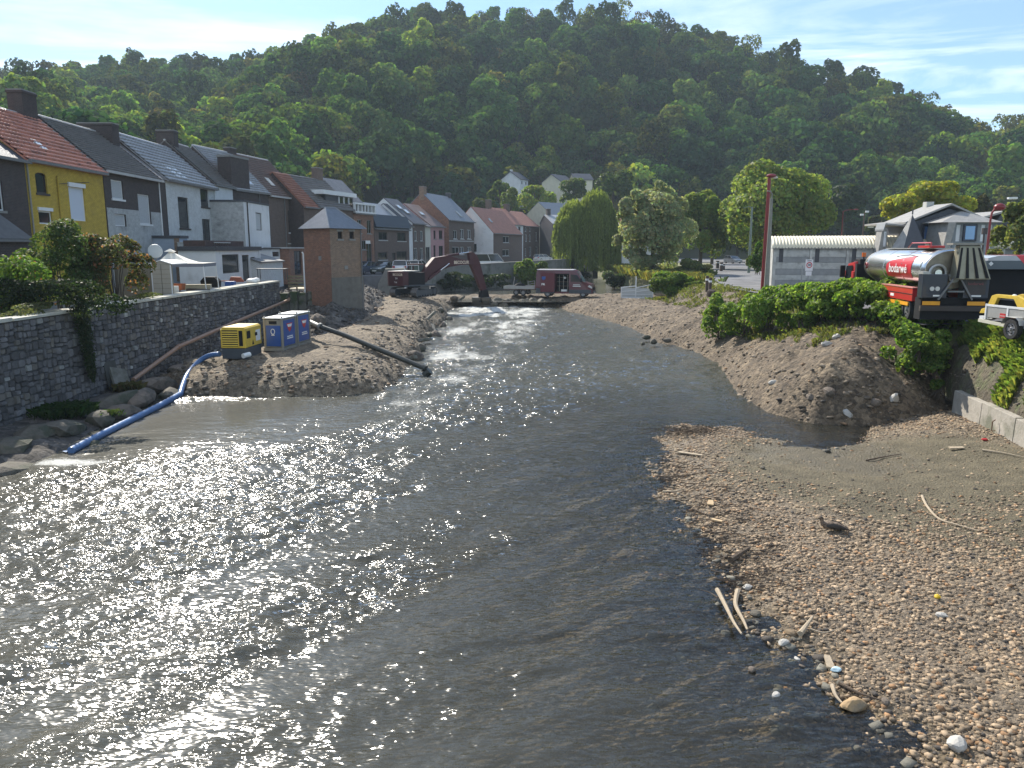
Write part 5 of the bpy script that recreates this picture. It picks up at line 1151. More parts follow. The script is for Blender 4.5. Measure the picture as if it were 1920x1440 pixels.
MB().box(0, .06, 0, LX, dep, wallh-.01).build('inner_wall', m_pcd, ha)
MB().box(-.16, .0, 0, -.02, dep, wallh).build('end_wall', m_pc, ha)
# arched roof with real corrugations
rise = onY(1500, 444, YB+2).z-zb-wallh
nv = 22; nu = 76*6; uu = np.linspace(-.25, LX+.2, nu+1); th_ = np.linspace(0, math.pi, nv)
R1 = dep/2+.18; cy = dep/2
U, T = np.meshgrid(uu, th_); cor = .085*np.abs(np.sin(U/ (LX/6.6) * 22*np.pi/2.0))
Yv = cy-np.cos(T)*(R1+cor); Zv = wallh+np.sin(T)*(rise/1.0+cor)
V = np.stack([U.ravel(), Yv.ravel(), Zv.ravel()], 1); i_ = np.arange((nv-1)*(nu+1)).reshape(nv-1, nu+1)[:, :-1].ravel()
np_mesh('barrel_roof', V, np.stack([i_, i_+1, i_+nu+2, i_+nu+1], 1), m_cream, parent=ha)
mb = MB(); mb.poly([(-.18, cy-math.cos(t)*R1, wallh+math.sin(t)*rise) for t in th_]); mb.build('roof_end', m_pc, ha)
MB().box(-.2, -.22, wallh-.05, LX, -.06, wallh+.06).build('gutter', m_gut, ha)

# slate house with steep roofs, timbered bay and two blue windows
SY = 58.0
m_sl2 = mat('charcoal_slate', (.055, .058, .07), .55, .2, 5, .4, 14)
m_sllit = mat('sunlit_grey_shingle', (.30, .29, .27), .6, .25, 3, .5, 12)  # paler roof tone; carries painted sunlight on the pointed roof
def P3(px, py, dy=0.0): p = onY(px, py, SY+dy); return (p.x, p.y-SY, p.z)
sh_ = thing('slate_house', 'dark slate clad house with steep pointed roofs and white timbered bay', 'house', (0, SY, 0))
sb = lambda mb, n, m: mb.build(n, m, sh_)
# main volume with low pitched gable facing us
w0, w1_, wt = P3(1690, 480, 1.5), P3(1815, 480, 1.5), P3(1780, 386, 1.5)
eL, eR, ap = P3(1694, 420, 1.5), P3(1842, 412, 1.5), P3(1781, 385, 1.5)
sb(MB().prism([(eL[0]+.4, 3.0), (eR[0], 3.0), (eR[0], eR[2]), (ap[0], ap[2]-.25), (eL[0]+.4, eL[2])], 1, 1.5, 5.0), 'wall', m_sl2)
for a, b in ((eL, ap), (ap, eR)):
    sb(MB().hexa([(a[0], 1.2, a[2]), (b[0], 1.2, b[2]), (b[0], 5.2, b[2]), (a[0], 5.2, a[2]), (a[0], 1.2, a[2]+.14), (b[0], 1.2, b[2]+.14), (b[0], 5.2, b[2]+.14), (a[0], 5.2, a[2]+.14)]), 'roof', m_sllit)
c_ = P3(1738, 385, 4.5); sb(MB().box(c_[0]-.28, 4, c_[2]-1.2, c_[0]+.28, 4.6, c_[2]+.25), 'chimney', m_pc)
# tall pointed roof in front (left): sunlight put into one slope's paler colour, other faces dark
apx = P3(1711, 402); bl_, bm, br_ = P3(1668, 471), P3(1688, 471, -.6), P3(1722, 471)
bz = 3.2
def ext(p, t): return tuple(p[i]+(p[i]-apx[i])*t for i in range(3))
k_ = (apx[2]-bl_[2]); tt = (bl_[2]-bz)/k_
q0, q1, q2, q3 = ext((bl_[0], 0, bl_[2]), 0), ext((bm[0], -1.0, bm[2]), 0), (br_[0]+.15, -1.0, br_[2]), (br_[0]+.2, 2.0, br_[2])
mb = MB().poly([q0, q1, apx]); sb(mb, 'painted_lit_slope', m_sllit); sb(MB().poly([q1, q2, apx]), 'roof_slope', m_sl2); sb(MB().poly([q2, q3, apx]), 'roof_slope', m_sl2); sb(MB().poly([q3, q0, apx]), 'roof_slope', m_sl2)
sb(MB().hexa([(q0[0], q0[1], 3.2), (q1[0], q1[1], 3.2), (q2[0], q2[1], 3.2), (q3[0], q3[1], 3.2), q0, q1, q2, q3]), 'lower_wall', m_sl2)
sb(MB().tube([apx, (apx[0], apx[1], apx[2]+.35)], .05, 6), 'finial', m_sl2)
# narrow dormer with tall window at the left
dL, dR, dT = P3(1657, 470), P3(1671, 470), P3(1664, 421)
sb(MB().prism([(dL[0]-.35, 3.2), (dR[0]+.1, 3.2), (dR[0]+.0, dT[2]-.35), (dT[0]+.1, dT[2]), (dL[0]+.15, dT[2]-.35)], 1, .8, 1.7), 'dormer', m_sllit)
sb(MB().hexa([(dL[0]+.1, .5, dT[2]-.45), (dT[0]+.1, .5, dT[2]), (dT[0]+.1, 1.9, dT[2]), (dL[0]+.1, 1.9, dT[2]-.45), (dL[0]+.1, .5, dT[2]-.33), (dT[0]+.1, .5, dT[2]+.12), (dT[0]+.1, 1.9, dT[2]+.12), (dL[0]+.1, 1.9, dT[2]-.33)]), 'dormer_roof', m_zinc)
r_ = P3(1700, 425, .7); sb(MB().hexa([(dT[0]+.1, .5, dT[2]), (r_[0], .5, dT[2]-.15), (r_[0], 4, dT[2]+.2), (dT[0]+.1, 4, dT[2]), (dT[0]+.1, .5, dT[2]+.12), (r_[0], .5, dT[2]-.03), (r_[0], 4, dT[2]+.32), (dT[0]+.1, 4, dT[2]+.12)]), 'dormer_roof', m_sllit)
wn = MB().box(dL[0]+.28, .72, dL[2]+.3, dR[0]-.12, .79, dT[2]-.5).build('window', m_pvc, sh_); MB().box(dL[0]+.36, .69, dL[2]+.95, dR[0]-.2, .715, dT[2]-.6).build('pane', m_glass, wn)
# windows with the sky's blue reflection put into the glass colour
m_skyglass, _nt, _b, _o = newmat('sky_painted_glass'); _b.inputs['Base Color'].default_value = (.10, .20, .42, 1); _b.inputs['Roughness'].default_value = .05; _b.inputs['Specular IOR Level'].default_value = 1.0; _b.inputs['Metallic'].default_value = .45
def swin(x0, y0, x1, y1, dy, yy):
    a, b = P3(x0, y1, dy), P3(x1, y0, dy); w = MB().box(a[0]-.14, yy-.10, a[2]-.14, b[0]+.14, yy, b[2]+.14).build('window_frame', mat('navy_frame', (.02, .025, .05), .4, .1, 3) if 'navy_frame' not in MATS else MATS['navy_frame'], sh_)
    MB().box(a[0], yy-.112, a[2], b[0], yy-.102, b[2]).build('pane', m_skyglass, w)
swin(1732, 425, 1749, 450, 1.4, 1.5)
# hip roofed timbered bay on the right
yb0 = -.8
bA, bB = P3(1766, 478, yb0), P3(1861, 478, yb0); et = P3(1800, 417, yb0)[2]
sb(MB().box(bA[0], yb0, 3.2, bB[0], 4.5, et), 'bay_wall', m_pvc)
hv = [(bA[0]-.5, yb0-.45, et), (bB[0]+.3, yb0-.45, et), (bB[0]+.3, 5, et), (bA[0]-.5, 5, et)]; r1_ = P3(1808, 395, 1.0)
sb(MB().poly([hv[0], hv[1], (r1_[0], 1.4, r1_[2])]).poly([hv[1], hv[2], (r1_[0], 1.4, r1_[2])]).poly([hv[2], hv[3], (r1_[0], 1.4, r1_[2])]).poly([hv[3], hv[0], (r1_[0], 1.4, r1_[2])]).poly(hv[::-1]), 'hip_roof', m_sllit)
for x in (1771, 1785, 1800, 1831, 1846, 1859):
    a = P3(x, 470, yb0); sb(MB().box(a[0]-.13, yb0-.07, 3.2, a[0]+.13, yb0-.003, et-.02), 'timber_post', mat('grey_timber', (.23, .25, .26), .7, .2, 4) if 'grey_timber' not in MATS else MATS['grey_timber'])
for yv in (418, 456, 470):
    z = P3(1800, yv, yb0)[2]; sb(MB().box(bA[0], yb0-.085, z-.13, bB[0], yb0-.075+.07, z+.13), 'timber_rail', MATS['grey_timber'])
swin(1806, 424, 1826, 449, yb0, yb0-.09)
sl0, sl1 = P3(1764, 470, yb0-.3), P3(1800, 397, yb0)       # sloping roof edge on the left of the bay
sb(MB().hexa([(sl0[0], yb0-.5, sl0[2]), (sl0[0]+.45, yb0-.5, sl0[2]), (sl0[0]+.45, 1.5, sl0[2]), (sl0[0], 1.5, sl0[2]), (P3(1777, 418, yb0)[0]-.2, yb0-.5, et), (P3(1777, 418, yb0)[0]+.35, yb0-.5, et), (P3(1777, 418, yb0)[0]+.35, 1.5, et), (P3(1777, 418, yb0)[0]-.2, 1.5, et)]), 'sloping_cheek', m_sllit)
a, b = P3(1862, 480, 1), P3(1905, 480, 1); t1 = P3(1862, 420, 1); t2 = P3(1880, 399, 1)
sb(MB().prism([(a[0], 3.2), (b[0], 3.2), (b[0], t1[2]-.2), (t2[0], t2[2]), (a[0], t1[2]+.3)], 1, 1, 7), 'side_wing', m_sl2)
c2_ = P3(1838, 408, 1)
sb(MB().hexa([(c2_[0]-.3, .8, t1[2]+.25), (t2[0], .8, t2[2]), (t2[0], 7, t2[2]), (c2_[0]-.3, 7, t1[2]+.25), (c2_[0]-.3, .8, t1[2]+.4), (t2[0], .8, t2[2]+.15), (t2[0], 7, t2[2]+.15), (c2_[0]-.3, 7, t1[2]+.4)]), 'wing_roof', m_sllit)

# ---- posts and lamps
m_rlamp = mat('dark_red_paint', (.22, .025, .025), .4, .15, 3)
m_cpole = mat('concrete_pole', (.24, .24, .20), .85, .2, 3)
m_grn = mat('grey_green_paint', (.16, .20, .17), .6, .15, 3)
m_wood = mat('weathered_wood', (.13, .085, .06), .85, .25, 4)
m_lampg = mat('lamp_lens', (.75, .72, .6), .3, .05, 2)
def pole(name, label, px, pyb, pyt, Y, r0, r1, m, arms=(), cat='lamp post'):
    b, t = onY(px, pyb, Y), onY(px, pyt, Y); o = thing(name, label, cat, (b.x, b.y, b.z-.25)); h = t.z-b.z+.25
    MB().cyl((0, 0, 0), (0, 0, h), r0, 10, r1).build('post', m, o, smooth=True); return o, h
o, h = pole('lamp_post', 'tall dark red lamp post with small round head beside the road', 1431, 540, 334, 50.5, .17, .10, m_rlamp)
MB().tube([(0, 0, h-.02), (0, 0, h+.08), (.25, 0, h+.14), (.35, 0, h+.1)], .06, 8).build('arm', m_rlamp, o, smooth=True); MB().ball((.12, 0, h+.14), (.34, .28, .13)).build('lamp_head', m_rlamp, o, smooth=True); MB().ball((.34, 0, h+.04), (.2, .16, .08)).build('lens', m_lampg, o, smooth=True)
o, h = pole('utility_pole', 'grey concrete utility pole with curved top just right of the red lamp post', 1437, 540, 372, 50.0, .17, .09, m_cpole, cat='utility pole')
MB().tube([(0, 0, h-.05), (.03, 0, h+.25), (-.08, 0, h+.42), (-.3, 0, h+.46)], .04, 8).build('curved_bracket', m_cpole, o, smooth=True)
o, h = pole('utility_pole', 'slim grey green pole with side bracket in front of the big round tree', 1404, 507, 388, 76, .14, .09, m_grn, cat='utility pole')
MB().tube([(0, 0, h-.1), (-.3, 0, h+.05), (-.8, 0, h-.12)], .035, 6).build('bracket', m_grn, o)
o, h = pole('lamp_post', 'far dark red lamp post with thin arm before the dark hillside', 1577, 450, 396, 110, .09, .06, m_rlamp)
MB().tube([(0, 0, h-.1), (.4, 0, h+.15), (1.6, 0, h+.25)], .05, 6).build('arm', m_rlamp, o); MB().ball((1.8, 0, h+.24), (.35, .2, .09)).build('lamp_head', m_rlamp, o)
o, h = pole('floodlight_mast', 'far brown mast with two small floodlights before the dark hillside', 1617, 450, 400, 110, .10, .07, m_wood, cat='mast')
for s_ in (-.35, .35): MB().box(s_-.22, -.1, h-.1+s_*.6, s_+.22, .1, h+.15+s_*.6).build('floodlight', m_pvc, o)
MB().beam((-.4, 0, h-.15), (.4, 0, h+.2), .06, .06).build('crossbar', m_wood, o)
o, h = pole('street_lamp', 'small pale street lamp far behind the concrete hall', 1641, 450, 428, 105, .05, .04, m_cpole)
MB().tube([(0, 0, h-.05), (-.5, 0, h+.15)], .04, 6).build('arm', m_cpole, o); MB().box(-1.1, -.12, h+.08, -.4, .12, h+.22).build('lamp_head', m_lampg, o)
o, h = pole('lamp_post', 'red lamp post with bent neck and round red head by the slate house', 1850, 480, 412, 42, .075, .055, m_rlamp)
MB().tube([(0, 0, h-.05), (.03, 0, h+.35), (.2, 0, h+.62), (.42, 0, h+.68)], .055, 8).build('neck', m_rlamp, o, smooth=True); MB().ball((.42, 0, h+.66), (.30, .25, .20)).build('lamp_head', m_rlamp, o, smooth=True)
o, h = pole('downpipe_post', 'thin dark post standing beside the red lamp post by the slate house', 1841, 480, 436, 44, .05, .05, m_dframe, cat='post')
MB().box(-.12, -.08, h-.1, .12, .08, h+.25).build('cap_box', m_dframe, o)
o, h = pole('antenna_mast', 'thin antenna mast with three pale discs above the right trees', 1894, 410, 372, 70, .05, .04, m_gut, cat='antenna')
for k in range(3): MB().cyl((0, 0, h-.06-k*.62), (0, 0, h+.1-k*.62), .42-.06*k, 10).build('disc', m_pvc, o)
b = onY(909, 421, 150); o = thing('street_lamp', 'long pale street lamp head over the quay beside the white gable', 'street lamp', (b.x, 150, QZ))
h = onY(900, 407, 150).z-QZ; MB().cyl((0, 0, 0), (0, 0, h), .1, 8, .07).build('post', m_cpole, o); MB().tube([(.3, 0, h+.15), (-1.8, 0, h-.75)], .07, 6).build('arm', m_cpole, o); MB().beam((-1.9, 0, h-.72), (1.1, 0, h+.42), .3, .22).build('lamp_head', m_lampg, o)

# speed limit sign "30"
sg = onY(1516, 516, 46); sz = onY(1516, 497, 46).z
so_ = thing('speed_limit_sign', 'white square zone sign with red ring and number 30 before the concrete hall', 'road sign', (sg.x, 46, 3.3))
z = sz-3.3
MB().cyl((0, .03, 0), (0, .03, z+.3), .035, 8).build('post', m_zinc, so_); MB().box(-.22, -.012, z-.34, .22, .012, z+.32).build('plate', m_pvc, so_, bevel=.01)
mb = MB(); n = 20
for i in range(n):
    a, b = 2*math.pi*i/n, 2*math.pi*(i+1)/n; mb.poly([(.175*math.cos(a), -.018, z+.175*math.sin(a)), (.175*math.cos(b), -.018, z+.175*math.sin(b)), (.125*math.cos(b), -.018, z+.125*math.sin(b)), (.125*math.cos(a), -.018, z+.125*math.sin(a))])
mb.build('red_ring', m_red, so_)
text_on('30', .17, m_black, so_, (0, -.02, z), (math.pi/2, 0, 0), depth=.002, bold=.004)
text_on('ZONE', .09, m_black, so_, (0, -.02, z+.25), (math.pi/2, 0, 0), depth=.002)
MB().box(-.17, -.012, z-.62, .17, .012, z-.37).build('sub_plate', m_pvc, so_)
p = onY(1503, 520, 47); o = thing('marker_post', 'thin pale post left of the zone sign', 'post', (p.x, 47, 3.3)); MB().cyl((0, 0, 0), (0, 0, onY(1503, 498, 47).z-3.3), .035, 8).build('post', m_zinc, o)
# wooden bollards by the road and small posts further off
m_boll = mat('dark_wood_bollard', (.07, .05, .04), .9, .25, 5)
for px, pyb, hh, lb in [(1325, 545, 1.15, 'left of two dark wooden bollards at the near road edge'), (1331, 548, 1.1, 'right of two dark wooden bollards at the near road edge'), (1352, 508, 1.2, 'dark wooden bollard on the small island in the road'), (1345, 503, 1.2, 'thin dark post at the far left road edge'), (1356, 506, .9, 'short dark post just behind the road island')]:
    p = onz(px, pyb, 3.32); o = thing('bollard', lb, 'bollard', (p.x, p.y, 3.25), 0, 'bollards along the road'); k = p.y/52
    MB().box(-.09*k, -.09*k, 0, .09*k, .09*k, hh).build('post', m_boll, o, bevel=.01); MB().box(-.092*k, -.092*k, hh*.70, .092*k, .092*k, hh*.82).build('pale_band', m_pvc, o)
p = onz(1333, 551, 3.3); rock('kerb_block', 'dark square stone block at the foot of the near bollards', 'stone block', (p.x, p.y, 3.35), (.35, .3, .3), 91, m_boll)
# white railing fence at the pool edge
fA, fB = onY(1165, 552, 78), onY(1224, 552, 77)
fn = thing('white_fence', 'white painted metal fence with railings at the edge of the pool', 'fence', (fA.x, fA.y, 1.45), math.atan2(fB.y-fA.y, fB.x-fA.x))
Lf = (fB-fA).xy.length; zt0, zt1 = onY(1168, 538, 78).z-1.45, onY(1224, 532, 77).z-1.45
for x in (0, Lf*.46, Lf): MB().box(x-.05, -.05, -.5, x+.05, .05, zt0+(zt1-zt0)*x/Lf+(.9 if 0 < x < Lf else 0)).build('post', m_pvc, fn)
for f_, t_ in ((1.0, .10), (.62, .07), (.3, .06), (.05, .1)):
    for x0, x1 in ((.05, Lf*.46-.05), (Lf*.46+.05, Lf-.05)): MB().hexa([(x0, -.03, zt0*f_-t_), (x1, -.03, (zt0+(zt1-zt0)*x1/Lf)*f_-t_), (x1, .03, (zt0+(zt1-zt0)*x1/Lf)*f_-t_), (x0, .03, zt0*f_-t_), (x0, -.03, zt0*f_), (x1, -.03, (zt0+(zt1-zt0)*x1/Lf)*f_), (x1, .03, (zt0+(zt1-zt0)*x1/Lf)*f_), (x0, .03, zt0*f_)]).build('rail', m_pvc, fn)
MB().box(.06, .01, .02, Lf-.06, .02, zt0-.1).build('infill_sheet', mat('pale_grey_mesh', (.50, .52, .52), .7, .1, 6), fn)
# ================================================================== VEHICLES AND MACHINES
m_tyre = mat('tyre', (.022, .022, .022), .85, .1, 8)
m_rim = mat('wheel_rim', (.35, .35, .36), .35, .1, 6, metal=.6)
m_cglass, _nt, _b, _o = newmat('car_glass'); _b.inputs['Base Color'].default_value = (.025, .03, .035, 1); _b.inputs['Roughness'].default_value = .05; _b.inputs['Specular IOR Level'].default_value = .9
m_lens = mat('headlamp', (.6, .6, .58), .15, .05, 3, spec=1); m_tail = mat('tail_lamp', (.35, .02, .02), .2, .05, 3)
m_plate = mat('number_plate', (.65, .65, .6), .5, .05, 3)
def wheel(parent, x, y, r, w, side=1, name='wheel'):
    # axle along y
    prof = [(r*.62, -w/2), (r*.93, -w/2), (r, -w*.32), (r, w*.32), (r*.93, w/2), (r*.62, w/2)]; n = 20; mb = MB(); k = 0
    for i in range(n):
        a = 2*math.pi*i/n
        for (rr, t) in prof: mb.v.append((x+rr*math.cos(a), y+t, r+rr*math.sin(a)))
    m_ = len(prof)
    for i in range(n):
        j = (i+1) % n
        for q in range(m_): q2 = (q+1) % m_; mb.f.append((i*m_+q, j*m_+q, j*m_+q2, i*m_+q2))
    o = mb.build('tyre' if name == 'tyre' else name, m_tyre, parent, smooth=True)
    mb = MB(); yy = y+side*w*.30
    mb.tube([(x, yy-.01, r), (x, yy+.01, r)], r*.63, 18); 
    mb.tube([(x, yy-side*.01, r), (x, yy+side*.07, r)], [r*.2, r*.14], 10); mb.build('rim', m_rim, o, smooth=True)
    mb = MB()
    for i in range(5):
        a = 2*math.pi*i/5; mb.box(x+math.cos(a)*r*.4-r*.07, min(yy, yy+side*.03), r+math.sin(a)*r*.4-r*.07, x+math.cos(a)*r*.4+r*.07, max(yy, yy+side*.03), r+math.sin(a)*r*.4+r*.07)
    mb.build('rim_holes', m_black, o, kind='stuff')
    return o
def car(name, label, cat, loc, rz, paint, L_=4.2, Wd=1.75, Ht=1.48, kind='hatch', group=None):
    """local frame: +x front, y left, z up. Built as a lofted shell: lower body, glasshouse with pillars and roof."""
    o = thing(name, label, cat, loc, rz, group); W2 = Wd/2
    if kind == 'hatch': base = [(-.5, .28), (-.5, .62), (-.47, .90), (-.30, .93), (.14, .93), (.44, .74), (.5, .55), (.5, .25)]; gh = [(-.47, .91), (-.36, 1.38), (-.22, 1.47), (.02, 1.45), (.24, .93)]
    elif kind == 'estate': base = [(-.5, .28), (-.5, .66), (-.48, .93), (-.3, .95), (.18, .94), (.45, .78), (.5, .58), (.5, .25)]; gh = [(-.48, .93), (-.44, 1.40), (-.30, 1.48), (.04, 1.45), (.25, .94)]
    elif kind == 'saloon': base = [(-.5, .28), (-.5, .70), (-.46, .98), (-.32, .98), (.14, .94), (.44, .76), (.5, .58), (.5, .25)]; gh = [(-.37, .97), (-.25, 1.38), (-.14, 1.43), (.02, 1.42), (.2, .93)]
    else: base = [(-.5, .3), (-.5, .8), (-.495, 1.05), (-.3, 1.08), (.28, 1.05), (.43, .88), (.5, .62), (.5, .28)]; gh = [(-.495, 1.05), (-.48, 1.80), (-.45, 1.95), (.16, 1.92), (.21, 1.86), (.36, 1.04)]
    sc = Ht/1.48 if kind != 'minibus' else Ht/1.95
    def shell(pts, wf):
        mb = MB(); n = len(pts)
        secs = [(-1, .93), (-.86, 1.0), (.86, 1.0), (1, .93)]
        for t, f in secs:
            for (x, z) in pts: mb.v.append((x*L_*(1 if abs(t) < 1 else .985), t*W2*wf(z), z*sc*(1 if abs(t) < 1 else .98)))
        for a in range(3):
            for i in range(n): j = (i+1) % n; mb.f.append((a*n+i, a*n+j, (a+1)*n+j, (a+1)*n+i))
        mb.f.append(tuple(range(n))); mb.f.append(tuple(reversed(range(3*n, 4*n)))); return mb
    body = shell(base, lambda z: 1.0).build('body', paint, o, smooth=True, bevel=.0)
    zt = max(z for _, z in gh)
    g = shell(gh, lambda z: .97-.2*max(0, z-.93)/(zt-.6)).build('glasshouse', m_cglass, o, smooth=True)
    # roof and pillars in body colour
    rp = [p for p in gh if p[1] > zt-.12]; xs = [p[0] for p in rp]
    wr = (.97-.2*(zt-.93)/(zt-.6))*W2
    MB().box(min(xs)*L_, -wr*.93, zt*sc-.03, max(xs)*L_, wr*.93, zt*sc+.015).build('roof_panel', paint, o, bevel=.02)
    for side in (-1, 1):
        for (a, b) in ([(gh[0], gh[1]), (gh[-2], gh[-1])] + [((( gh[0][0]+gh[-1][0])*.5+.02, .93), ((gh[1][0]+gh[-2][0])*.5, zt))]):
            ya, yb = W2*.975, wr*1.0
            MB().beam((a[0]*L_, side*W2*(.97-.2*max(0, a[1]-.93)/(zt-.6)), a[1]*sc), (b[0]*L_, side*W2*(.97-.2*max(0, b[1]-.93)/(zt-.6)), b[1]*sc), .07, .05).build('pillar', paint, o)
        MB().box(.17*L_, side*W2*1.0, .93*sc, .21*L_, side*(W2+.16), 1.06*sc).build('wing_mirror', paint, o, bevel=.02)
        MB().box(.455*L_, side*W2*.55, .60*sc, .503*L_, side*W2*.92, .72*sc).build('headlight', m_lens, o); MB().box(-.503*L_, side*W2*.62, .68*sc, -.47*L_, side*W2*.95, .88*sc).build('tail_light', m_tail, o)
        MB().box(-.02*L_, side*(W2-.002), .35*sc, -.015*L_, side*(W2+.006), .9*sc).build('door_gap', m_black, o)
    MB().box(.49*L_, -W2*.9, .25*sc, .515*L_, W2*.9, .48*sc).build('bumper', paint, o, bevel=.015); MB().box(.516*L_, -.26, .34*sc, .52*L_, .26, .45*sc).build('number_plate', m_plate, o)
    MB().box(-.515*L_, -W2*.9, .28*sc, -.49*L_, W2*.9, .52*sc).build('bumper', paint, o, bevel=.015); MB().box(-.52*L_, -.26, .52*sc, -.516*L_, .26, .63*sc).build('number_plate', m_plate, o)
    for x in (-.31, .31):
        for side in (-1, 1): wheel(o, x*L_, side*(W2-.10), .31 if kind != 'minibus' else .34, .2, side)
    return o
def paint(n, c): return mat(n, c, .32, .04, 2, coat=.8)
def onst(px, dy, z=QZ+.02):      # on the quay street, a little in front of the house line
    A = (QL[0][0]+dy*.956, QL[0][1]-dy*.294); B = (QL[1][0]+dy*.956, QL[1][1]-dy*.294); p = onfac(px, 490, A, B); return (p.x, p.y, z)
qd = math.atan2(QL[1][1]-QL[0][1], QL[1][0]-QL[0][0])
car('parked_car', 'dark blue car half hidden right of the brick cabin on the quay street', 'car', onst(680, 3.6), qd+math.pi, paint('dark_blue_paint', (.03, .04, .07)), group='cars parked along the quay')
car('parked_car', 'dark green saloon car parked in front of the mansard house', 'car', onst(718, 5.0), qd+math.pi, paint('dark_green_paint', (.045, .06, .055)), L_=4.5, kind='saloon', group='cars parked along the quay')
c_ = car('police_car', 'white car with blue and red stripes parked facing away on the quay', 'car', onst(755, 7.2), qd+.25, paint('white_car_paint', (.72, .74, .78)), kind='estate', Ht=1.6, group='cars parked along the quay')
MB().box(-1.9, -.885, .72, 1.7, -.878, .86).build('blue_stripe', mat('blue_stripe', (.05, .1, .45), .4, .05, 3), c_); MB().box(-1.9, -.885, .60, 1.7, -.878, .70).build('red_stripe', m_red, c_)
MB().box(-2.155, -.7, .66, -2.14, .7, .74).build('blue_stripe', MATS['blue_stripe'], c_)
car('parked_car', 'silver estate car parked with its boot open behind the excavator boom', 'car', onst(783, 6.5), qd+.1, paint('silver_paint', (.5, .52, .54)), L_=4.5, kind='estate', group='cars parked along the quay')
car('parked_car', 'light blue small car almost hidden behind the excavator boom and minibus', 'car', onst(898, 8.5), qd+.1, paint('pale_blue_paint', (.45, .52, .6)), L_=3.9, group='cars parked along the quay')
car('minibus', 'white minibus parked in front of the white gable house', 'minibus', onst(917, 11.0), .55, paint('white_van_paint', (.74, .75, .74)), L_=5.2, Wd=1.95, Ht=2.2, kind='minibus', group='cars parked along the quay')
car('parked_car', 'small pale grey car at the far end of the quay below the black gable', 'car', (onY(1018, 487, 166).x, 166, 3.6), .7, paint('pale_grey_paint', (.5, .51, .5)), L_=4.0, kind='estate', group='cars parked along the quay')
p = onz(1374, 494, 3.32); s_ = p.y
car('parked_car', 'dark grey car parked in the shade at the far end of the road', 'car', (p.x, p.y, 3.35), -math.pi/2+.25, paint('dark_grey_paint', (.16, .17, .19)), L_=4.3, Ht=1.55, kind='estate')

# ---- maroon delivery van on the dike (facing right), side door open
m_mar = mat('maroon_paint', (.10, .010, .020), .4, .06, 2, coat=.6)
vb = onY(1062, 556, 82.6)
van = thing('delivery_van', 'maroon high roof delivery van with open side door on the gravel dike', 'van', (onY(1060, 556, 82.6).x, 82.6, 1.27), math.radians(-14))
VL, VW, VH = 6.1, 2.0, 2.85; zf = .42
prof = [(-3.02, .38), (-3.05, 1.2), (-2.98, 2.62), (-2.85, 2.80), (-1.0, 2.86), (1.05, 2.82), (1.35, 2.72), (2.05, 1.62), (2.85, 1.36), (3.02, 1.15), (3.08, .55), (3.0, .36)]
dxa, dxb, dz0, dz1 = -.95, .52, .55, 2.45
def vshell(side, cutdoor):
    mb = MB(); y = side*VW/2; ins = side*(VW/2-.13)
    n = len(prof)
    def yof(z): return side*(VW/2-.02-max(0, z-1.3)*.075)
    if not cutdoor: mb.poly([(x, yof(z), z) for x, z in prof])
    else:
        lowp = [(-3.02, .38), (-3.05, 1.2), (-2.98, 2.62), (-2.85, 2.80), (dxa, 2.86), (dxa, .38)]; mb.poly([(x, yof(z), z) for x, z in lowp])
        rp = [(dxb, .37), (dxb, 2.84), (1.05, 2.82), (1.35, 2.72), (2.05, 1.62), (2.85, 1.36), (3.02, 1.15), (3.08, .55), (3.0, .36)]; mb.poly([(x, yof(z), z) for x, z in rp])
        mb.poly([(dxa, yof(dz1), dz1), (dxb, yof(dz1), dz1), (dxb, yof(2.84), 2.84), (dxa, yof(2.86), 2.86)]); mb.poly([(dxa, yof(.38), .38), (dxb, yof(.38), .38), (dxb, yof(dz0), dz0), (dxa, yof(dz0), dz0)])
    return mb
mb = vshell(-1, True); m2 = vshell(1, False); k = len(mb.v); mb.v += m2.v; mb.f += [tuple(i+k for i in f) for f in m2.f]
for i in range(len(prof)):
    (x0, z0), (x1, z1) = prof[i], prof[(i+1) % len(prof)]
    if i in (6,): continue            # windscreen opening
    w0, w1 = (VW/2-.02-max(0, z0-1.3)*.075), (VW/2-.02-max(0, z1-1.3)*.075)
    mb.poly([(x0, -w0, z0), (x0, w0, z0), (x1, w1, z1), (x1, -w1, z1)])
vbody = mb.build('body', m_mar, van)
w0, w1 = VW/2-.02-(2.72-1.3)*.075, VW/2-.02-(1.62-1.3)*.075
ws = MB().poly([(1.35, -w0, 2.72), (2.05, -w1, 1.62), (2.05, w1, 1.62), (1.35, w0, 2.72)]).build('windscreen', mat('windscreen_glass', (.12, .19, .2), .06, .05, 2, spec=1), van)
MB().prism([(.72, 1.62), (1.88, 1.62), (1.40, 2.32), (.72, 2.38)], 1, -VW/2-.012+.04, -VW/2+.06).build('side_window', m_cglass, van)
MB().box(-2.95, -.88, 2.8, 1.0, .88, 2.89).build('roof_panel', mat('pale_roof', (.62, .60, .6), .4, .05, 2), van, bevel=.03)
MB().prism([(-3.03, .40), (-3.03, .92), (dxa-.02, .92), (dxa-.02, .40)], 1, -VW/2-.012, -VW/2+.02).build('lower_cladding', m_dgrey, van); MB().prism([(dxb+.02, .40), (dxb+.02, .80), (2.9, .8), (2.95, .42)], 1, -VW/2-.012, -VW/2+.02).build('lower_cladding', m_dgrey, van)
MB().box(dxa, -.2, .5, dxb, .9, .56).build('cargo_floor', m_wood, van); MB().box(dxa-.02, .5, .56, dxb+.02, .56, 2.4).build('racking_back', m_black, van)
rk = MB(); 
for x in (-.6, -.15, .3): MB().box(x-.03, -.4, .56, x+.03, -.34, 2.3).build('rack_post', m_beige, van)
for z in (1.1, 1.55, 2.0): MB().box(dxa+.05, -.38, z, dxb-.05, .4, z+.04).build('rack_shelf', m_wood, van)
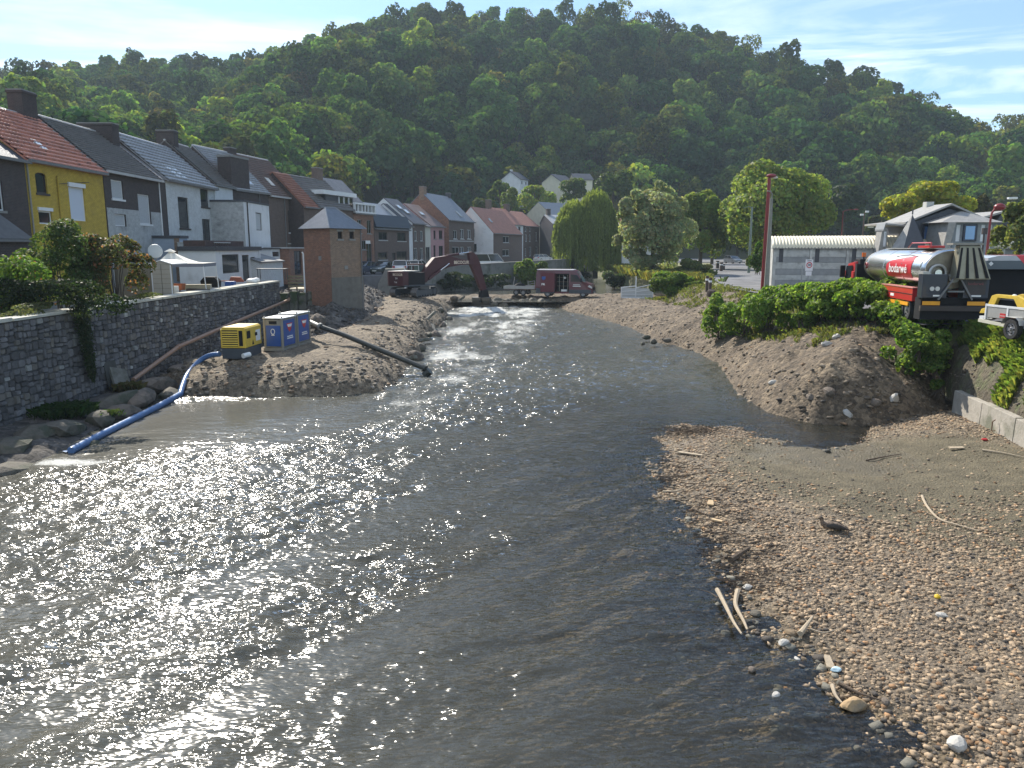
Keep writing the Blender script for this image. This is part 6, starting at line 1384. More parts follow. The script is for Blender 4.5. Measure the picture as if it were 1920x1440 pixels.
MB().ball((.0, -.42, 2.0), (.14, .12, .13)).build('white_canister', m_white, van); MB().box(-.35, -.62, .57, .25, -.3, .78).build('white_crate', m_white, van)
MB().box(dxa-1.55, -VW/2-.10, .52, dxa-.06, -VW/2-.05, 2.55).build('open_sliding_door', m_mar, van, bevel=.02)
for s_ in (-1, 1): MB().prism([(2.55, 1.12), (2.98, .92), (3.02, 1.10), (2.7, 1.3)], 1, s_*.98-.04, s_*.98+.02).build('headlight', m_lens, van)
MB().box(3.03, -.75, .72, 3.10, .75, 1.02).build('grille', m_black, van); MB().box(3.02, -.95, .38, 3.14, .95, .62).build('bumper', m_dgrey, van, bevel=.03); MB().box(3.14, -.26, .42, 3.15, .26, .54).build('number_plate', m_plate, van)
MB().box(1.75, -1.22, 1.6, 1.95, -1.02, 2.0).build('wing_mirror', m_black, van, bevel=.02)
for x in (-1.75, 2.05):
    for s_ in (-1, 1): wheel(van, x, s_*.86, .36, .24, s_)
text_on('FR', .28, m_white, van, (-2.2, -VW/2-.125, 1.32), (math.pi/2, 0, 0), sx=1.3, bold=.012); MB().box(1.0, -VW/2-.02, 1.28, 1.7, -VW/2-.012+.003, 1.34).build('door_print', m_white, van); MB().box(.95, -VW/2-.02, 1.12, 1.8, -VW/2-.012+.003, 1.2).build('door_print', m_white, van)
sh = MB(); sh.prism([(-2.35, 2.15), (-1.95, 2.15), (-1.95, 1.9), (-2.15, 1.75), (-2.35, 1.9)], 1, -VW/2-.13, -VW/2-.12); sh.build('shield_emblem', m_bluep, van)
# ---- twin axle trailer behind the van
tl = thing('flatbed_trailer', 'grey twin axle trailer loaded with a dark crate behind the maroon van', 'trailer', (onY(980, 556, 85).x, 85, 1.3), math.radians(-16))
MB().box(-1.9, -.95, .62, 1.6, .95, .70).build('deck', m_wood, tl)
m_alu = mat('dull_aluminium', (.42, .42, .40), .45, .12, 3, metal=.5)
for s_ in (-1, 1): MB().box(-1.9, s_*.95-.02, .70, 1.6, s_*.95+.02, 1.02).build('side_board', m_alu, tl)
MB().box(-1.92, -.95, .7, -1.88, .95, 1.0).build('tail_board', m_alu, tl); MB().box(1.58, -.95, .7, 1.62, .95, 1.1).build('head_board', m_alu, tl)
for x in (-.45, .35):
    for s_ in (-1, 1): wheel(tl, x, s_*1.02, .32, .2, s_)
MB().beam((1.6, 0, .6), (3.0, 0, .55), .1, .1).build('drawbar', m_dgrey, tl)
for z in (1.3, 1.55): MB().beam((.85, -.9, z-.1), (1.6, -.9, z+.05), .05, .05).build('rail', m_alu, tl)
for x in (.85, 1.6): MB().beam((x, -.9, .7), (x, -.9, 1.6), .05, .05).build('rail_post', m_alu, tl)
MB().beam((-.95, -.6, .7), (-.75, -.6, 1.95), .06, .06).build('upright_bar', m_alu, tl)
cb_ = rock('scrap_load', 'dark heap of machine parts lying on the grey trailer', 'scrap', (onY(975, 545, 85).x, 85, 2.2), (.75, .5, .42), 12, m_black)

# ---- tracked excavator
EXc = onY(776, 540, 73.5)
ex = thing('excavator', 'dark red tracked excavator with its bucket down in the river', 'excavator', (EXc.x, 73.5, 1.84), 0)
m_xred = mat('excavator_maroon', (.050, .008, .012), .55, .25, 2, coat=.05)
m_track = mat('steel_track', (.10, .095, .09), .6, .3, 6)
ta = math.radians(68)          # tracks point away and to the right
ct, st = math.cos(ta), math.sin(ta)
def TR(x, y, z): return (x*ct-y*st, x*st+y*ct, z)      # track frame: x along the tracks, y to their left
for side in (-1, 1):
    y0, y1 = side*1.12-.30, side*1.12+.30
    out = [(-1.75, .0), (1.75, .0), (2.08, .22), (2.16, .48), (2.02, .76), (1.72, .92), (-1.72, .92), (-2.02, .76), (-2.16, .48), (-2.08, .22)]
    fr_ = MB(); fr_.hexa([TR(-1.7, y0+.12, .2), TR(1.7, y0+.12, .2), TR(1.7, y1-.12, .2), TR(-1.7, y1-.12, .2), TR(-1.7, y0+.12, .72), TR(1.7, y0+.12, .72), TR(1.7, y1-.12, .72), TR(-1.7, y1-.12, .72)]); tf = fr_.build('track_frame', m_dgrey, ex)
    # perimeter shoes, each its own plate
    per = []; 
    for i in range(len(out)):
        a, b = Vector(out[i]), Vector(out[(i+1) % len(out)]); n = max(1, int(round((b-a).length/.30)))
        for j in range(n): per.append((a.lerp(b, j/n), a.lerp(b, (j+1)/n)))
    for a, b in per:
        t = (b-a).normalized(); nn = Vector((t.y, -t.x)); p, q = a+t*.012, b-t*.012; c, d = p-nn*.05, q-nn*.05
        MB().hexa([TR(c.x, y0, c.y), TR(d.x, y0, d.y), TR(d.x, y1, d.y), TR(c.x, y1, c.y), TR(p.x, y0, p.y), TR(q.x, y0, q.y), TR(q.x, y1, q.y), TR(p.x, y1, p.y)]).build('track_shoe', m_track, tf)
    for x in (-1.7, 1.7): MB().cyl(TR(x, y0+.06, .46), TR(x, y1-.06, .46), .34, 14).build('sprocket', m_dgrey, tf)
    for x in (-1.0, -.5, 0, .5, 1.0): MB().cyl(TR(x, y0+.08, .2), TR(x, y1-.08, .2), .13, 10).build('roller', m_dgrey, tf)
MB().hexa([TR(-.9, -1, .35), TR(.9, -1, .35), TR(.9, 1, .35), TR(-.9, 1, .35), TR(-.7, -1, .72), TR(.7, -1, .72), TR(.7, 1, .72), TR(-.7, 1, .72)]).build('undercarriage', m_dgrey, ex)
MB().cyl((0, 0, .7), (0, 0, 1.02), .62, 18).build('slew_ring', m_black, ex)
ua = math.radians(44)          # upper works point towards the bucket
cu_, su_ = math.cos(ua), math.sin(ua)
def UR(x, y, z): return Vector((x*cu_-y*su_, x*su_+y*cu_, z))
def ubox(x0, y0, z0, x1, y1, z1): return MB().hexa([UR(x0, y0, z0), UR(x1, y0, z0), UR(x1, y1, z0), UR(x0, y1, z0), UR(x0, y0, z1), UR(x1, y0, z1), UR(x1, y1, z1), UR(x0, y1, z1)])
ubox(-2.0, -1.3, 1.02, 1.6, 1.3, 1.16).build('turntable', m_dgrey, ex, bevel=.02)
def uprism(pts, z0, z1): mb = MB(); n = len(pts); mb.v += [UR(x, y, z0) for x, y in pts]+[UR(x, y, z1) for x, y in pts]; mb.f += [tuple(range(n)), tuple(range(n, 2*n))]+[(i, (i+1) % n, n+(i+1) % n, n+i) for i in range(n)]; return mb
cw_ = uprism([(-1.55, -1.32), (-1.55, 1.32), (-2.15, 1.2), (-2.35, .7), (-2.4, 0), (-2.35, -.7), (-2.15, -1.2)], 1.1, 2.42).build('counterweight', m_xred, ex, bevel=.05)
ubox(-1.52, -1.3, 1.17, .35, -.38, 2.3).build('engine_side', m_black, ex, bevel=.03); ubox(-1.52, .4, 1.17, .0, 1.3, 2.3).build('engine_side', m_xred, ex, bevel=.03)
ubox(-1.5, -.38, 1.17, .2, .4, 2.38).build('engine_cover', m_dgrey, ex, bevel=.04)
ubox(-1.9, -1.25, 2.43, -.2, 1.25, 2.47).build('walkway', m_alu, ex)
cab_ = MB(); 
cb0 = ubox(.25, .38, 1.17, 1.65, 1.28, 1.75).build('cab', m_xred, ex, bevel=.03)
for x, y in ((.3, .43), (.3, 1.23), (1.6, .43), (1.6, 1.23)): ubox(x-.05, y-.05, 1.75, x+.05, y+.05, 2.95).build('cab_pillar', m_xred, cb0)
ubox(.22, .36, 2.95, 1.68, 1.3, 3.05).build('cab_roof', m_xred, cb0, bevel=.02); ubox(.34, .40, 1.78, 1.56, 1.26, 2.93).build('cab_glass', mat('cab_glass', (.10, .13, .12), .08, .1, 2, spec=.8), cb0)
# people / clutter seen on top: handrail
for x in (-1.9, -1.1, -.3): MB().tube([UR(x, -1.2, 2.45), UR(x, -1.2, 2.95)], .02, 6).build('handrail_post', m_pvc, ex)
MB().tube([UR(-1.9, -1.2, 2.95), UR(-.3, -1.2, 2.95)], .02, 6).build('handrail', m_pvc, ex)
for s_, z_, sz_ in (('BECOCUR', 2.15, .34),):
    n_ = UR(-2.405, 0, 0)-UR(0, 0, 0)
    text_on('BECOCUR', .30, mat('cream_print', (.6, .5, .4), .6, .05, 3), ex, UR(-2.37, -.72, 2.12), (math.pi/2, 0, ua-math.pi/2+.22), sx=.85, bold=.01)
text_on('224', .22, m_white, ex, UR(-2.40, -.55, 1.78), (math.pi/2, 0, ua-math.pi/2+.12)); text_on('Tel', .2, m_white, ex, UR(-2.41, -.45, 1.42), (math.pi/2, 0, ua-math.pi/2+.1), sx=1.4)
# boom in the vertical plane of the upper works; w: reach, z: height
inv_ex = Matrix.Translation((-EXc.x, -73.5, -1.84))
def onplane(px, py, off=0.0):
    A = UR(0, off, 0)+Vector((EXc.x, 73.5, 0)); B = UR(5, off, 0)+Vector((EXc.x, 73.5, 0)); p = inv_ex @ onfac(px, py, (A.x, A.y), (B.x, B.y)); return (Vector((p.x, p.y))-Vector((UR(0, off, 0).x, UR(0, off, 0).y))).dot(Vector((cu_, su_))), p.z
def wprism(pts, y0, y1):
    mb = MB(); n = len(pts); mb.v += [UR(w, y0, z) for w, z in pts]+[UR(w, y1, z) for w, z in pts]; mb.f += [tuple(range(n)), tuple(range(n, 2*n))]+[(i, (i+1) % n, n+(i+1) % n, n+i) for i in range(n)]; return mb
bpx = [(786, 524), (798, 500), (812, 483), (838, 479), (862, 486), (882, 488), (882, 496), (862, 497), (842, 500), (824, 507), (808, 518), (796, 530)]
bo = wprism([onplane(*p) for p in bpx], -.26, .26).build('boom', m_xred, ex, bevel=.03)
apx_ = [(877, 473), (884, 472), (892, 478), (898, 492), (905, 520), (912, 548), (906, 553), (898, 538), (888, 512), (880, 494)]
ar = wprism([onplane(*p) for p in apx_], -.19, .19).build('stick', m_xred, ex, bevel=.03)
def ram(p, q, r0, off, nm='hydraulic_ram'):
    a, b = onplane(*p), onplane(*q); A, B = UR(a[0], off, a[1]), UR(b[0], off, b[1]); m_ = A.lerp(B, .55); o = MB().cyl(A, m_, r0, 10).build(nm, m_xred, ex, smooth=True); MB().cyl(m_, B, r0*.55, 10).build('piston_rod', mat('chrome', (.7, .7, .7), .2, .05, 2, metal=1) if 'chrome' not in MATS else MATS['chrome'], o, smooth=True)
ram((836, 480), (879, 473), .12, 0); ram((800, 523), (838, 494), .12, .36); ram((800, 523), (838, 494), .12, -.36); ram((893, 494), (911, 540), .09, .0)
bx = [onplane(*p) for p in [(900, 546), (911, 541), (917, 562), (909, 570), (899, 566)]]
wprism(bx, -.22, .22).build('linkage', m_black, ex, bevel=.02)
bc = UR(*((lambda t: (t[0], 0, t[1]))(onplane(905, 566))))
bk_ = MB(); 
bp2 = [(-.55, .55), (.25, .6), (.5, .2), (.45, -.3), (.1, -.55), (-.6, -.6), (-.72, -.5), (-.3, -.25), (-.5, .3)]
wv = Vector((cu_, su_, 0)); lv = Vector((-su_, cu_, 0)); k = len(bk_.v)
sx_ = Vector((math.cos(math.radians(-12)), math.sin(math.radians(-12)), 0)); sy_ = Vector((-sx_.y, sx_.x, 0))
bk_.v += [tuple(bc+sy_*w*.8+Vector((0, 0, z*.85))-sx_*1.05) for w, z in bp2]+[tuple(bc+sy_*w*.8+Vector((0, 0, z*.85))+sx_*.85) for w, z in bp2]; n = len(bp2)
bk_.f += [tuple(range(n)), tuple(range(n, 2*n))]+[(i, (i+1) % n, n+(i+1) % n, n+i) for i in range(n)]
bk_.build('bucket', mat('worn_bucket_steel', (.09, .08, .065), .55, .35, 4, .3, 10), ex, bevel=.02)
for j in range(5):
    c = bc+sx_*(-1.0+j*.44)+Vector((0, 0, -.5))-sy_*.55; MB().hexa([c+Vector((-.06, 0, -.05)), c+Vector((.06, 0, -.05)), c+Vector((.03, -.2, -.12)), c+Vector((-.03, -.2, -.12)), c+Vector((-.06, 0, .05)), c+Vector((.06, 0, .05)), c+Vector((.03, -.2, -.08)), c+Vector((-.03, -.2, -.08))]).build('bucket_tooth', m_alu, ex)
w, z = onplane(862, 492); text_on('BECOCUR', .42, MATS['cream_print'], ex, UR(w, -.275, z), (math.pi/2, 0, ua), sx=1.0, bold=.012)

# ---- tank truck (silver tank, red cab) seen from its rear left
th = math.atan2(7.5, .95)       # direction of travel
tk0 = onY(1779, 560, 30.5)
tk = thing('tank_truck', 'tank truck with polished silver tank, red cab and dark rear equipment', 'tank truck', (tk0.x, 30.5, float(gz(30.5))+.02), th)
m_chrome = mat('polished_steel', (.72, .72, .71), .26, .04, 1.5, metal=1.0)
m_tred2 = mat('truck_red', (.55, .03, .03), .3, .04, 2, coat=.7)
m_dblue = mat('dark_navy_panel', (.022, .028, .045), .35, .1, 2, coat=.3)
# local: x forward, y left; tank from x=.2 to 8.0
tz = 2.14; n = 28; secs = [(.0, .80), (.10, .93), (.3, 1.0), (7.0, 1.0), (7.5, .93), (7.85, .72), (8.0, .35)]
MB().tube([(x, 0, tz) for x, _ in secs], [(1.06*f, .80*f) for _, f in secs], n).build('tank', m_chrome, tk, smooth=True)
for x in (.32, 2.4, 4.6, 6.9): MB().tube([(x-.03, 0, tz), (x+.03, 0, tz)], [(1.075, .815)]*2, n).build('tank_band', m_chrome, tk, smooth=True)
MB().box(.8, -.35, tz+.80, 6.5, .35, tz+.84).build('catwalk', m_alu, tk)
MB().box(.8, .0, tz+.84, 2.0, .6, tz+.94).build('red_rail_box', m_tred2, tk, bevel=.02); MB().tube([(.9, .5, tz+.85), (.9, .5, tz+1.05), (2.9, .5, tz+1.05), (3.3, .5, tz+.85)], .03, 6).build('top_rail', m_tred2, tk)
MB().box(.0, -.45, .55, 9.2, .45, .9).build('chassis', m_black, tk)
for s_ in (-1, 1):
    cab2_ = MB().box(.5, s_*1.20, .86, 4.4, s_*.95, 1.38).build('side_locker', m_tred2, tk, bevel=.02)
    MB().box(.48, s_*1.215, 1.12, 4.42, s_*1.201, 1.15).build('trim_line', m_black, cab2_); MB().box(.45, s_*1.23, 1.382, 4.45, s_*.95, 1.42).build('locker_top', mat('pale_red_paint', (.6, .25, .22), .4, .05, 2) if 'pale_red_paint' not in MATS else MATS['pale_red_paint'], cab2_)
    MB().box(2.5, s_*1.215, .96, 2.9, s_*1.202, 1.07).build('white_print', m_white, cab2_)
    MB().box(.9, s_*1.2, .66, 4.3, s_*1.1, .8).build('orange_reflector_strip', mat('amber', (.8, .35, .02), .4, .1, 4) if 'amber' not in MATS else MATS['amber'], tk)
    for x in (1.2, 2.55, 7.9): wheel(tk, x, s_*1.0, .5, .3, s_)
# red emblem wrapped on the tank's left side, lettering on it
lg = MB(); xs_ = np.linspace(1.25, 4.15, 13); cols_ = 8
def tankpt(x, a, off=.012): return (x, math.cos(a)*(1.06+off), tz+math.sin(a)*(.80+off))
for i in range(12):
    for j in range(cols_):
        # outline: flat right and bottom, top rising from the left (forward) in an arc
        def top(x): f = (4.15-x)/2.9; return .22+.50*min(1, (max(0, f)**.6))
        def A(x, j): lo = -.50; hi = top(x); return lo+(hi-lo)*j/cols_
        lg.poly([tankpt(xs_[i], A(xs_[i], j)), tankpt(xs_[i], A(xs_[i], j+1)), tankpt(xs_[i+1], A(xs_[i+1], j+1)), tankpt(xs_[i+1], A(xs_[i+1], j))])
lg.build('emblem_panel', mat('emblem_red', (.50, .02, .035), .35, .04, 2), tk, smooth=True)
text_on('bodarwé', .54, m_white, tk, (2.66, 1.10, tz-.02), (math.pi/2, 0, math.pi), sx=1.08, bold=.002)
ar_ = MB().tube([tankpt(1.0+i*.25, .62+.12*math.sin(math.pi*i/10), .01) for i in range(11)], .02, 5).build('grey_arc_line', m_gut, tk)
em = MB().tube([tankpt(6.9+.12*math.cos(q), .03+.16*math.sin(q), .012) for q in [math.radians(d_) for d_ in range(0, 300, 30)]], .025, 5).build('small_red_emblem', MATS['emblem_red'], tk)
# cab
MB().box(8.3, -1.22, .6, 9.7, 1.22, 1.85).build('cab', m_tred2, tk, bevel=.06); MB().prism([(8.32, 1.85), (9.68, 1.85), (9.5, 2.2), (8.4, 2.32)], 1, -1.15, 1.15).build('cab_upper', m_tred2, tk, bevel=.05)
MB().prism([(8.62, 1.4), (9.6, 1.4), (9.45, 2.08), (8.62, 2.12)], 1, 1.16, 1.235).build('side_window', m_cglass, tk)
MB().prism([(8.0, 2.0), (9.3, 2.24), (8.7, 2.46), (8.1, 2.44)], 1, -1.0, 1.0).build('wind_deflector', m_black, tk, bevel=.04)
MB().box(8.0, -1.15, .8, 8.28, 1.15, 2.2).build('cab_rear_panel', m_black, tk); MB().box(9.5, 1.25, 1.5, 9.65, 1.5, 2.1).build('wing_mirror', m_black, tk, bevel=.03)
MB().cyl((8.2, .8, 2.4), (8.2, .8, 2.56), .03, 6).build('beacon_post', m_black, tk); MB().cyl((8.2, .8, 2.55), (8.2, .8, 2.76), .10, 12).build('beacon', mat('orange_beacon', (.85, .18, .03), .25, .05, 2), tk)
# rear equipment: hose reel, cage, panels with lamps, triangle frame
MB().tube([(-.03, 0, tz), (.02, 0, tz)], [(.98, .74)]*2, n).build('tank_door', mat('brown_steel', (.22, .19, .15), .35, .3, 3, metal=.6), tk, smooth=True)
rl = MB(); rl.tube([(-.12, .55+.30*math.cos(q), tz-.12+.30*math.sin(q)) for q in [math.radians(d_) for d_ in range(0, 361, 24)]], .06, 8); rl.build('hose_reel', m_alu, tk, smooth=True); MB().cyl((-.2, .55, tz-.12), (0, .55, tz-.12), .13, 12).build('reel_hub', m_chrome, tk, smooth=True)
MB().cyl((-.22, -.05, tz-.30), (0, -.05, tz-.30), .2, 12).build('coupling', m_alu, tk, smooth=True)
m_cage = mat('olive_cage', (.27, .25, .18), .45, .2, 4, metal=.4)
cg = MB().hexa([(-.75, -1.15, tz-.35), (-.1, -1.15, tz-.35), (-.1, .12, tz-.35), (-.75, .12, tz-.35), (-.55, -.75, tz+.95), (-.1, -.75, tz+.95), (-.1, .0, tz+.95), (-.55, .0, tz+.95)]).build('hopper', m_cage, tk, bevel=.04)
for j in range(4):
    y = -1.05+j*.36; MB().hexa([(-.80, y, tz-.3), (-.755, y, tz-.3), (-.755, y+.10, tz-.3), (-.80, y+.10, tz-.3), (-.585, -.70+j*.2, tz+.85), (-.555, -.70+j*.2, tz+.85), (-.555, -.64+j*.2, tz+.85), (-.585, -.64+j*.2, tz+.85)]).build('cage_slot', m_black, cg)
MB().box(-.64, -.8, tz+.96, -.05, .3, tz+1.03).build('hopper_top', m_beige, tk)
MB().box(-.5, -1.22, 1.05, -.02, -.30, 1.98).build('rear_locker', m_dblue, tk, bevel=.03); MB().box(-.5, .30, 1.05, -.02, 1.22, 1.98).build('rear_locker', m_dblue, tk, bevel=.03); MB().box(-.52, .98, 1.98, -.1, 1.24, 2.08).build('locker_step', m_alu, tk)
for y in (.66, .86): MB().cyl((-.53, y, 1.42), (-.5, y, 1.42), .085, 14).build('round_lamp', m_lens, tk, smooth=True)
MB().box(-.52, .5, 1.12, -.505, .8, 1.18).build('white_strip', m_white, tk); MB().box(-.52, -.95, 1.12, -.505, -.6, 1.18).build('white_strip', m_white, tk)
MB().box(-.51, -1.1, 1.2, -.503, -.35, 1.9).build('frame_line', m_dframe, tk); text_on('bodarwé', .16, mat('dull_red_print', (.25, .08, .08), .6, .05, 3), tk, (-.515, -.72, 1.62), (math.pi/2, 0, -math.pi/2), sx=1.0)
for (y0, y1, x_) in ((.12, .62, -.56), (-.12, -.62, -.56)): MB().beam((x_, y0*.4, 1.95), (x_, y1, 1.0), .07, .06).build('triangle_frame', m_gut, tk)
MB().beam((-.56, -.3, 1.32), (-.56, .3, 1.32), .07, .06).build('triangle_frame', m_gut, tk)
MB().box(-.45, -1.2, .55, -.3, 1.2, .75).build('rear_bumper', m_dframe, tk); MB().box(-.47, .5, .78, -.46, 1.15, .93).build('chevron_board', MATS['amber'], tk); MB().box(-.47, -1.15, .78, -.46, -.5, .93).build('chevron_board', MATS['amber'], tk)
MB().box(-.3, -1.15, .2, .3, 1.15, 1.05).build('rear_valance', m_black, tk)

# ---- second truck: lower body blackened for shade, grey and red top band, right edge
t2p = onY(1890, 560, 29.0)
t2 = thing('box_truck', 'truck with shade-blackened lower body, grey and bright red upper band at the right edge', 'truck', (onY(1836, 560, 30.2).x+.12, 30.2, float(gz(30))+.02), math.radians(-7))
zt = onY(1870, 479, 30).z-gz(30)-.02; zm = onY(1870, 489, 30).z-gz(30)-.02; zl = onY(1870, 505, 30).z-gz(30)-.02
MB().box(.15, .35, .9, 7.3, 2.3, zl-.01).build('lower_body', m_black, t2, bevel=.03)  # black colour stands for the shade below the bands
MB().prism([(0, zl), (1.55, zl), (1.25, zm), (1.2, zm), (.0, zm)], 1, -.02, 2.42).build('slate_band', mat('slate_blue_paint', (.06, .08, .105), .35, .05, 2, coat=.4), t2)
MB().prism([(0.05, zm+.003), (1.25, zm+.003), (1.05, zt), (.4, zt-.02), (.05, zt-.10)], 1, -.03, 2.43).build('grey_band', mat('light_grey_paint', (.42, .43, .46), .35, .05, 2, coat=.4), t2)
MB().prism([(1.56, zl), (7.5, zl), (7.5, zt+.02), (1.06, zt), (1.26, zm)], 1, -.025, 2.425).build('red_band', mat('bright_red_paint', (.62, .02, .05), .35, .05, 2, coat=.5), t2)
MB().prism([(.17, zl+.12), (.26, zl+.21), (.17, zl+.30), (.08, zl+.21)], 1, -.035, -.022).build('diamond_plate', m_pvc, t2)
for x in (1.4, 5.8):
    for y, s_ in ((.15, -1), (2.25, 1)): wheel(t2, x, y, .5, .3, s_)
MB().box(.12, .5, 1.0, .145, 1.4, 1.7).build('rear_panel', m_dblue, t2)
MB().box(0, .2, .6, 7.4, 2.2, .9).build('chassis', m_black, t2)

# ---- grey car trailer with yellow machine, near right edge
q0_, q1_ = onY(1846, 604, 27.0), onY(1905, 617, 25.5)
an = math.atan2(q1_.y-q0_.y, q1_.x-q0_.x)
zg = float(gz(26))-.01
tr_ = thing('plant_trailer', 'grey steel plant trailer with red sticker carrying a yellow machine', 'trailer', (q0_.x, q0_.y, zg), an)
itr = (Matrix.Translation((q0_.x, q0_.y, zg)) @ Matrix.Rotation(an, 4, 'Z')).inverted()
def tp(px, py): return itr @ onfac(px, py, (q0_.x, q0_.y), (q1_.x, q1_.y))
zr0, zr1 = tp(1850, 571).z, tp(1850, 594).z
MB().box(.05, -.03, zr0-.05, 4.2, .03, zr0+.02).build('top_rail', m_pvc, tr_); MB().box(.0, -.035, zr1-.08, .06, .035, zr0+.03).build('corner_post', m_pvc, tr_)
MB().box(.06, -.012, zr1, 1.02, .012, zr0-.06).build('side_panel', m_alu, tr_); MB().box(1.03, -.03, zr1-.05, 1.10, .03, zr0-.05).build('stake_post', m_pvc, tr_); MB().box(1.10, -.012, zr1+.1, 4.2, .012, zr0-.06).build('side_panel', m_alu, tr_)
MB().box(.03, 0.02, zr1-.02, 4.2, 1.9, zr1+.04).build('deck', m_wood, tr_); MB().box(.05, 1.88, zr1, 4.2, 1.92, zr0).build('side_panel', m_alu, tr_); MB().box(0, .03, zr1, .05, 1.9, zr0-.05).build('tail_board', m_alu, tr_)
a, b = tp(1838, 600), tp(1893, 611); MB().beam((a.x, -.06, a.z), (b.x, -.06, b.z), .05, .11).build('ramp_rail', mat('cream_steel', (.62, .60, .48), .5, .1, 3), tr_)
MB().box(-.42, .1, zr1-.13, -.2, .4, zr1-.0).build('lamp_block', m_pvc, tr_); MB().beam((-.2, .25, zr1-.06), (.05, .25, zr1-.06), .04, .04).build('lamp_arm', m_pvc, tr_)
s0, s1 = tp(1887, 600), tp(1902, 588); MB().box(.72, -.02, zr1+.03, .98, -.013, zr1+.18).build('red_sticker', m_tred2, tr_, bevel=0); text_on('bodarwé', .065, m_white, tr_, (.85, -.024, zr1+.10), (math.pi/2, 0, 0), depth=.001)
for x in (.16, .23): MB().cyl((x, -.02, zr1-.04), (x, .01, zr1-.04), .02, 8).build('marker_lamp', m_lens, tr_)
wheel(tr_, 1.52, -.12, .345, .2, -1); wheel(tr_, 1.52, 1.95, .345, .2, 1)
MB().tube([(1.10, -.13, .50), (1.18, -.13, .66), (1.30, -.13, .74), (1.74, -.13, .74), (1.86, -.13, .66), (1.94, -.13, .5)], [(.12, .012)]*6, 8).build('mudguard', m_alu, tr_)
for x in (.55, 1.0): MB().box(x, .5, 0.02, x+.08, .58, zr1-.05).build('prop_stand', m_black, tr_)
ym = thing('yellow_machine', 'yellow machine hood with orange lamp standing on the plant trailer', 'machine', (q0_.x+.1, q0_.y+.55, zg+zr1+.04), an)
mz = tp(1890, 553).z-zr1-.04
MB().prism([(.02, .04), (.10, .20), (.35, .28), (.55, mz-.08), (.75, mz-.02), (1.75, mz-.02), (2.4, mz*.7), (2.4, 0), (2.1, 0), (1.6, mz-.14), (.85, mz-.14), (.62, .16), (.3, .06)], 1, 0, .12).build('hood_arch', m_yel, ym, bevel=.015)
MB().prism([(.02, .04), (.10, .20), (.35, .28), (.55, mz-.08), (.75, mz-.02), (1.75, mz-.02), (2.4, mz*.7), (2.4, 0), (2.1, 0), (1.6, mz-.14), (.85, mz-.14), (.62, .16), (.3, .06)], 1, .95, 1.07).build('hood_arch', m_yel, ym, bevel=.015)
MB().box(.55, .13, .0, 2.3, .94, mz-.2).build('engine_block', m_black, ym, bevel=.02); MB().ball((.45, -.01, .27), (.07, .03, .05)).build('orange_lamp', MATS['orange_beacon'], ym, smooth=True); MB().ball((1.0, .5, mz-.1), (.1, .1, .09)).build('white_cap', m_white, ym)
# ================================================================== VEGETATION
m_leaf = leafmat('leaves', .56, tint=(1.45, 1.5, .75))
m_forest = leafmat('forest_leaves', .45, inst=True, gloss=.15)
m_bark = mat('bark', (.075, .06, .045), .95, .3, 6, .6, 20)
m_barkl = mat('pale_bark', (.16, .14, .11), .9, .3, 6, .5, 20)
GREEN = (.085, .13, .03); LGREEN = (.20, .26, .065); DGREEN = (.04, .066, .024); YGREEN = (.28, .30, .045); GREYG = (.29, .33, .20)
def limbs(rs, h0, R, n, base_r, m, parent, spread=.75, z0=0):
    mb = MB(); top = Vector((rs.normal(0, .05)*R[0], rs.normal(0, .05)*R[1], h0+R[2]*.5))
    mb.tube([(0, 0, z0), (rs.normal(0, .03)*R[0], rs.normal(0, .03)*R[1], h0*.5), top*.8+Vector((0, 0, h0*.1)), top], [base_r, base_r*.75, base_r*.5, base_r*.2], 8); mb.build('trunk', m, parent, smooth=True)
    mb = MB()
    for i in range(n):
        a = 6.28*i/n+rs.rand(); zs = h0*(.55+.5*rs.rand()); e = Vector((math.cos(a)*R[0]*spread*(.6+.4*rs.rand()), math.sin(a)*R[1]*spread*(.6+.4*rs.rand()), h0+R[2]*(rs.rand()*.9-.2)))
        s = Vector((0, 0, zs)); md = s.lerp(e, .5)+Vector((0, 0, R[2]*.08)); mb.tube([s, md, e], [base_r*.42, base_r*.28, base_r*.08], 6)
    mb.build('limbs', m, parent, smooth=True, kind='stuff')
def crown_obj(name, parent, rs, n, R, zc, size, col, var=.3, nl=14, lr=(.32, .5), zmin=-.6, m=None, aspect=1.0, core=.12, lv=.2, dxy=(0, 0), kind=None, accent=None, flop=.6):
    P, Nn, k = crown_pts(rs, n, R, nl, lr, zmin, core=core); P = P+np.array([dxy[0], dxy[1], zc]); cols = leafcols(rs, len(P), col, var, k, nl, lv)
    if accent is not None: q = rs.rand(len(P)) < accent[1]; cols[q] = np.array(accent[0])*(.7+.6*rs.rand(q.sum()))[:, None]
    V, F, cc = leaves(P, Nn, size, cols, aspect, rs=rs, flop=flop); return np_mesh(name, V, F, m or m_leaf, cols=cc, parent=parent, kind=kind)
def tree(name, label, cx, Y, zb_, ztop, rx, n, size, col, ry=None, zlow=None, seed=1, group=None, nl=16, lr=(.3, .46), bark=None, tr=.28, cat='tree', core=.1, accent=None, lv=.2, var=.3):
    """a tree whose trunk stands at (cx,Y,zb_); its crown spans zlow..ztop"""
    rs = np.random.RandomState(seed); o = thing(name, label, cat, (cx, Y, zb_), rs.rand()*.3, group); zlow = zb_+(ztop-zb_)*.18 if zlow is None else zlow
    R = (rx, ry or rx, (ztop-zlow)/2); limbs(rs, (zlow+ztop)/2-zb_, R, 7, tr, bark or m_bark, o, z0=-.6)
    crown_obj('crown', o, rs, n, R, (zlow+ztop)/2-zb_, size, col, nl=nl, lr=lr, core=core, accent=accent, lv=lv, var=var); return o
def tp_(px, pt, Y): p = onY(px, pt, Y); return p.x, p.z
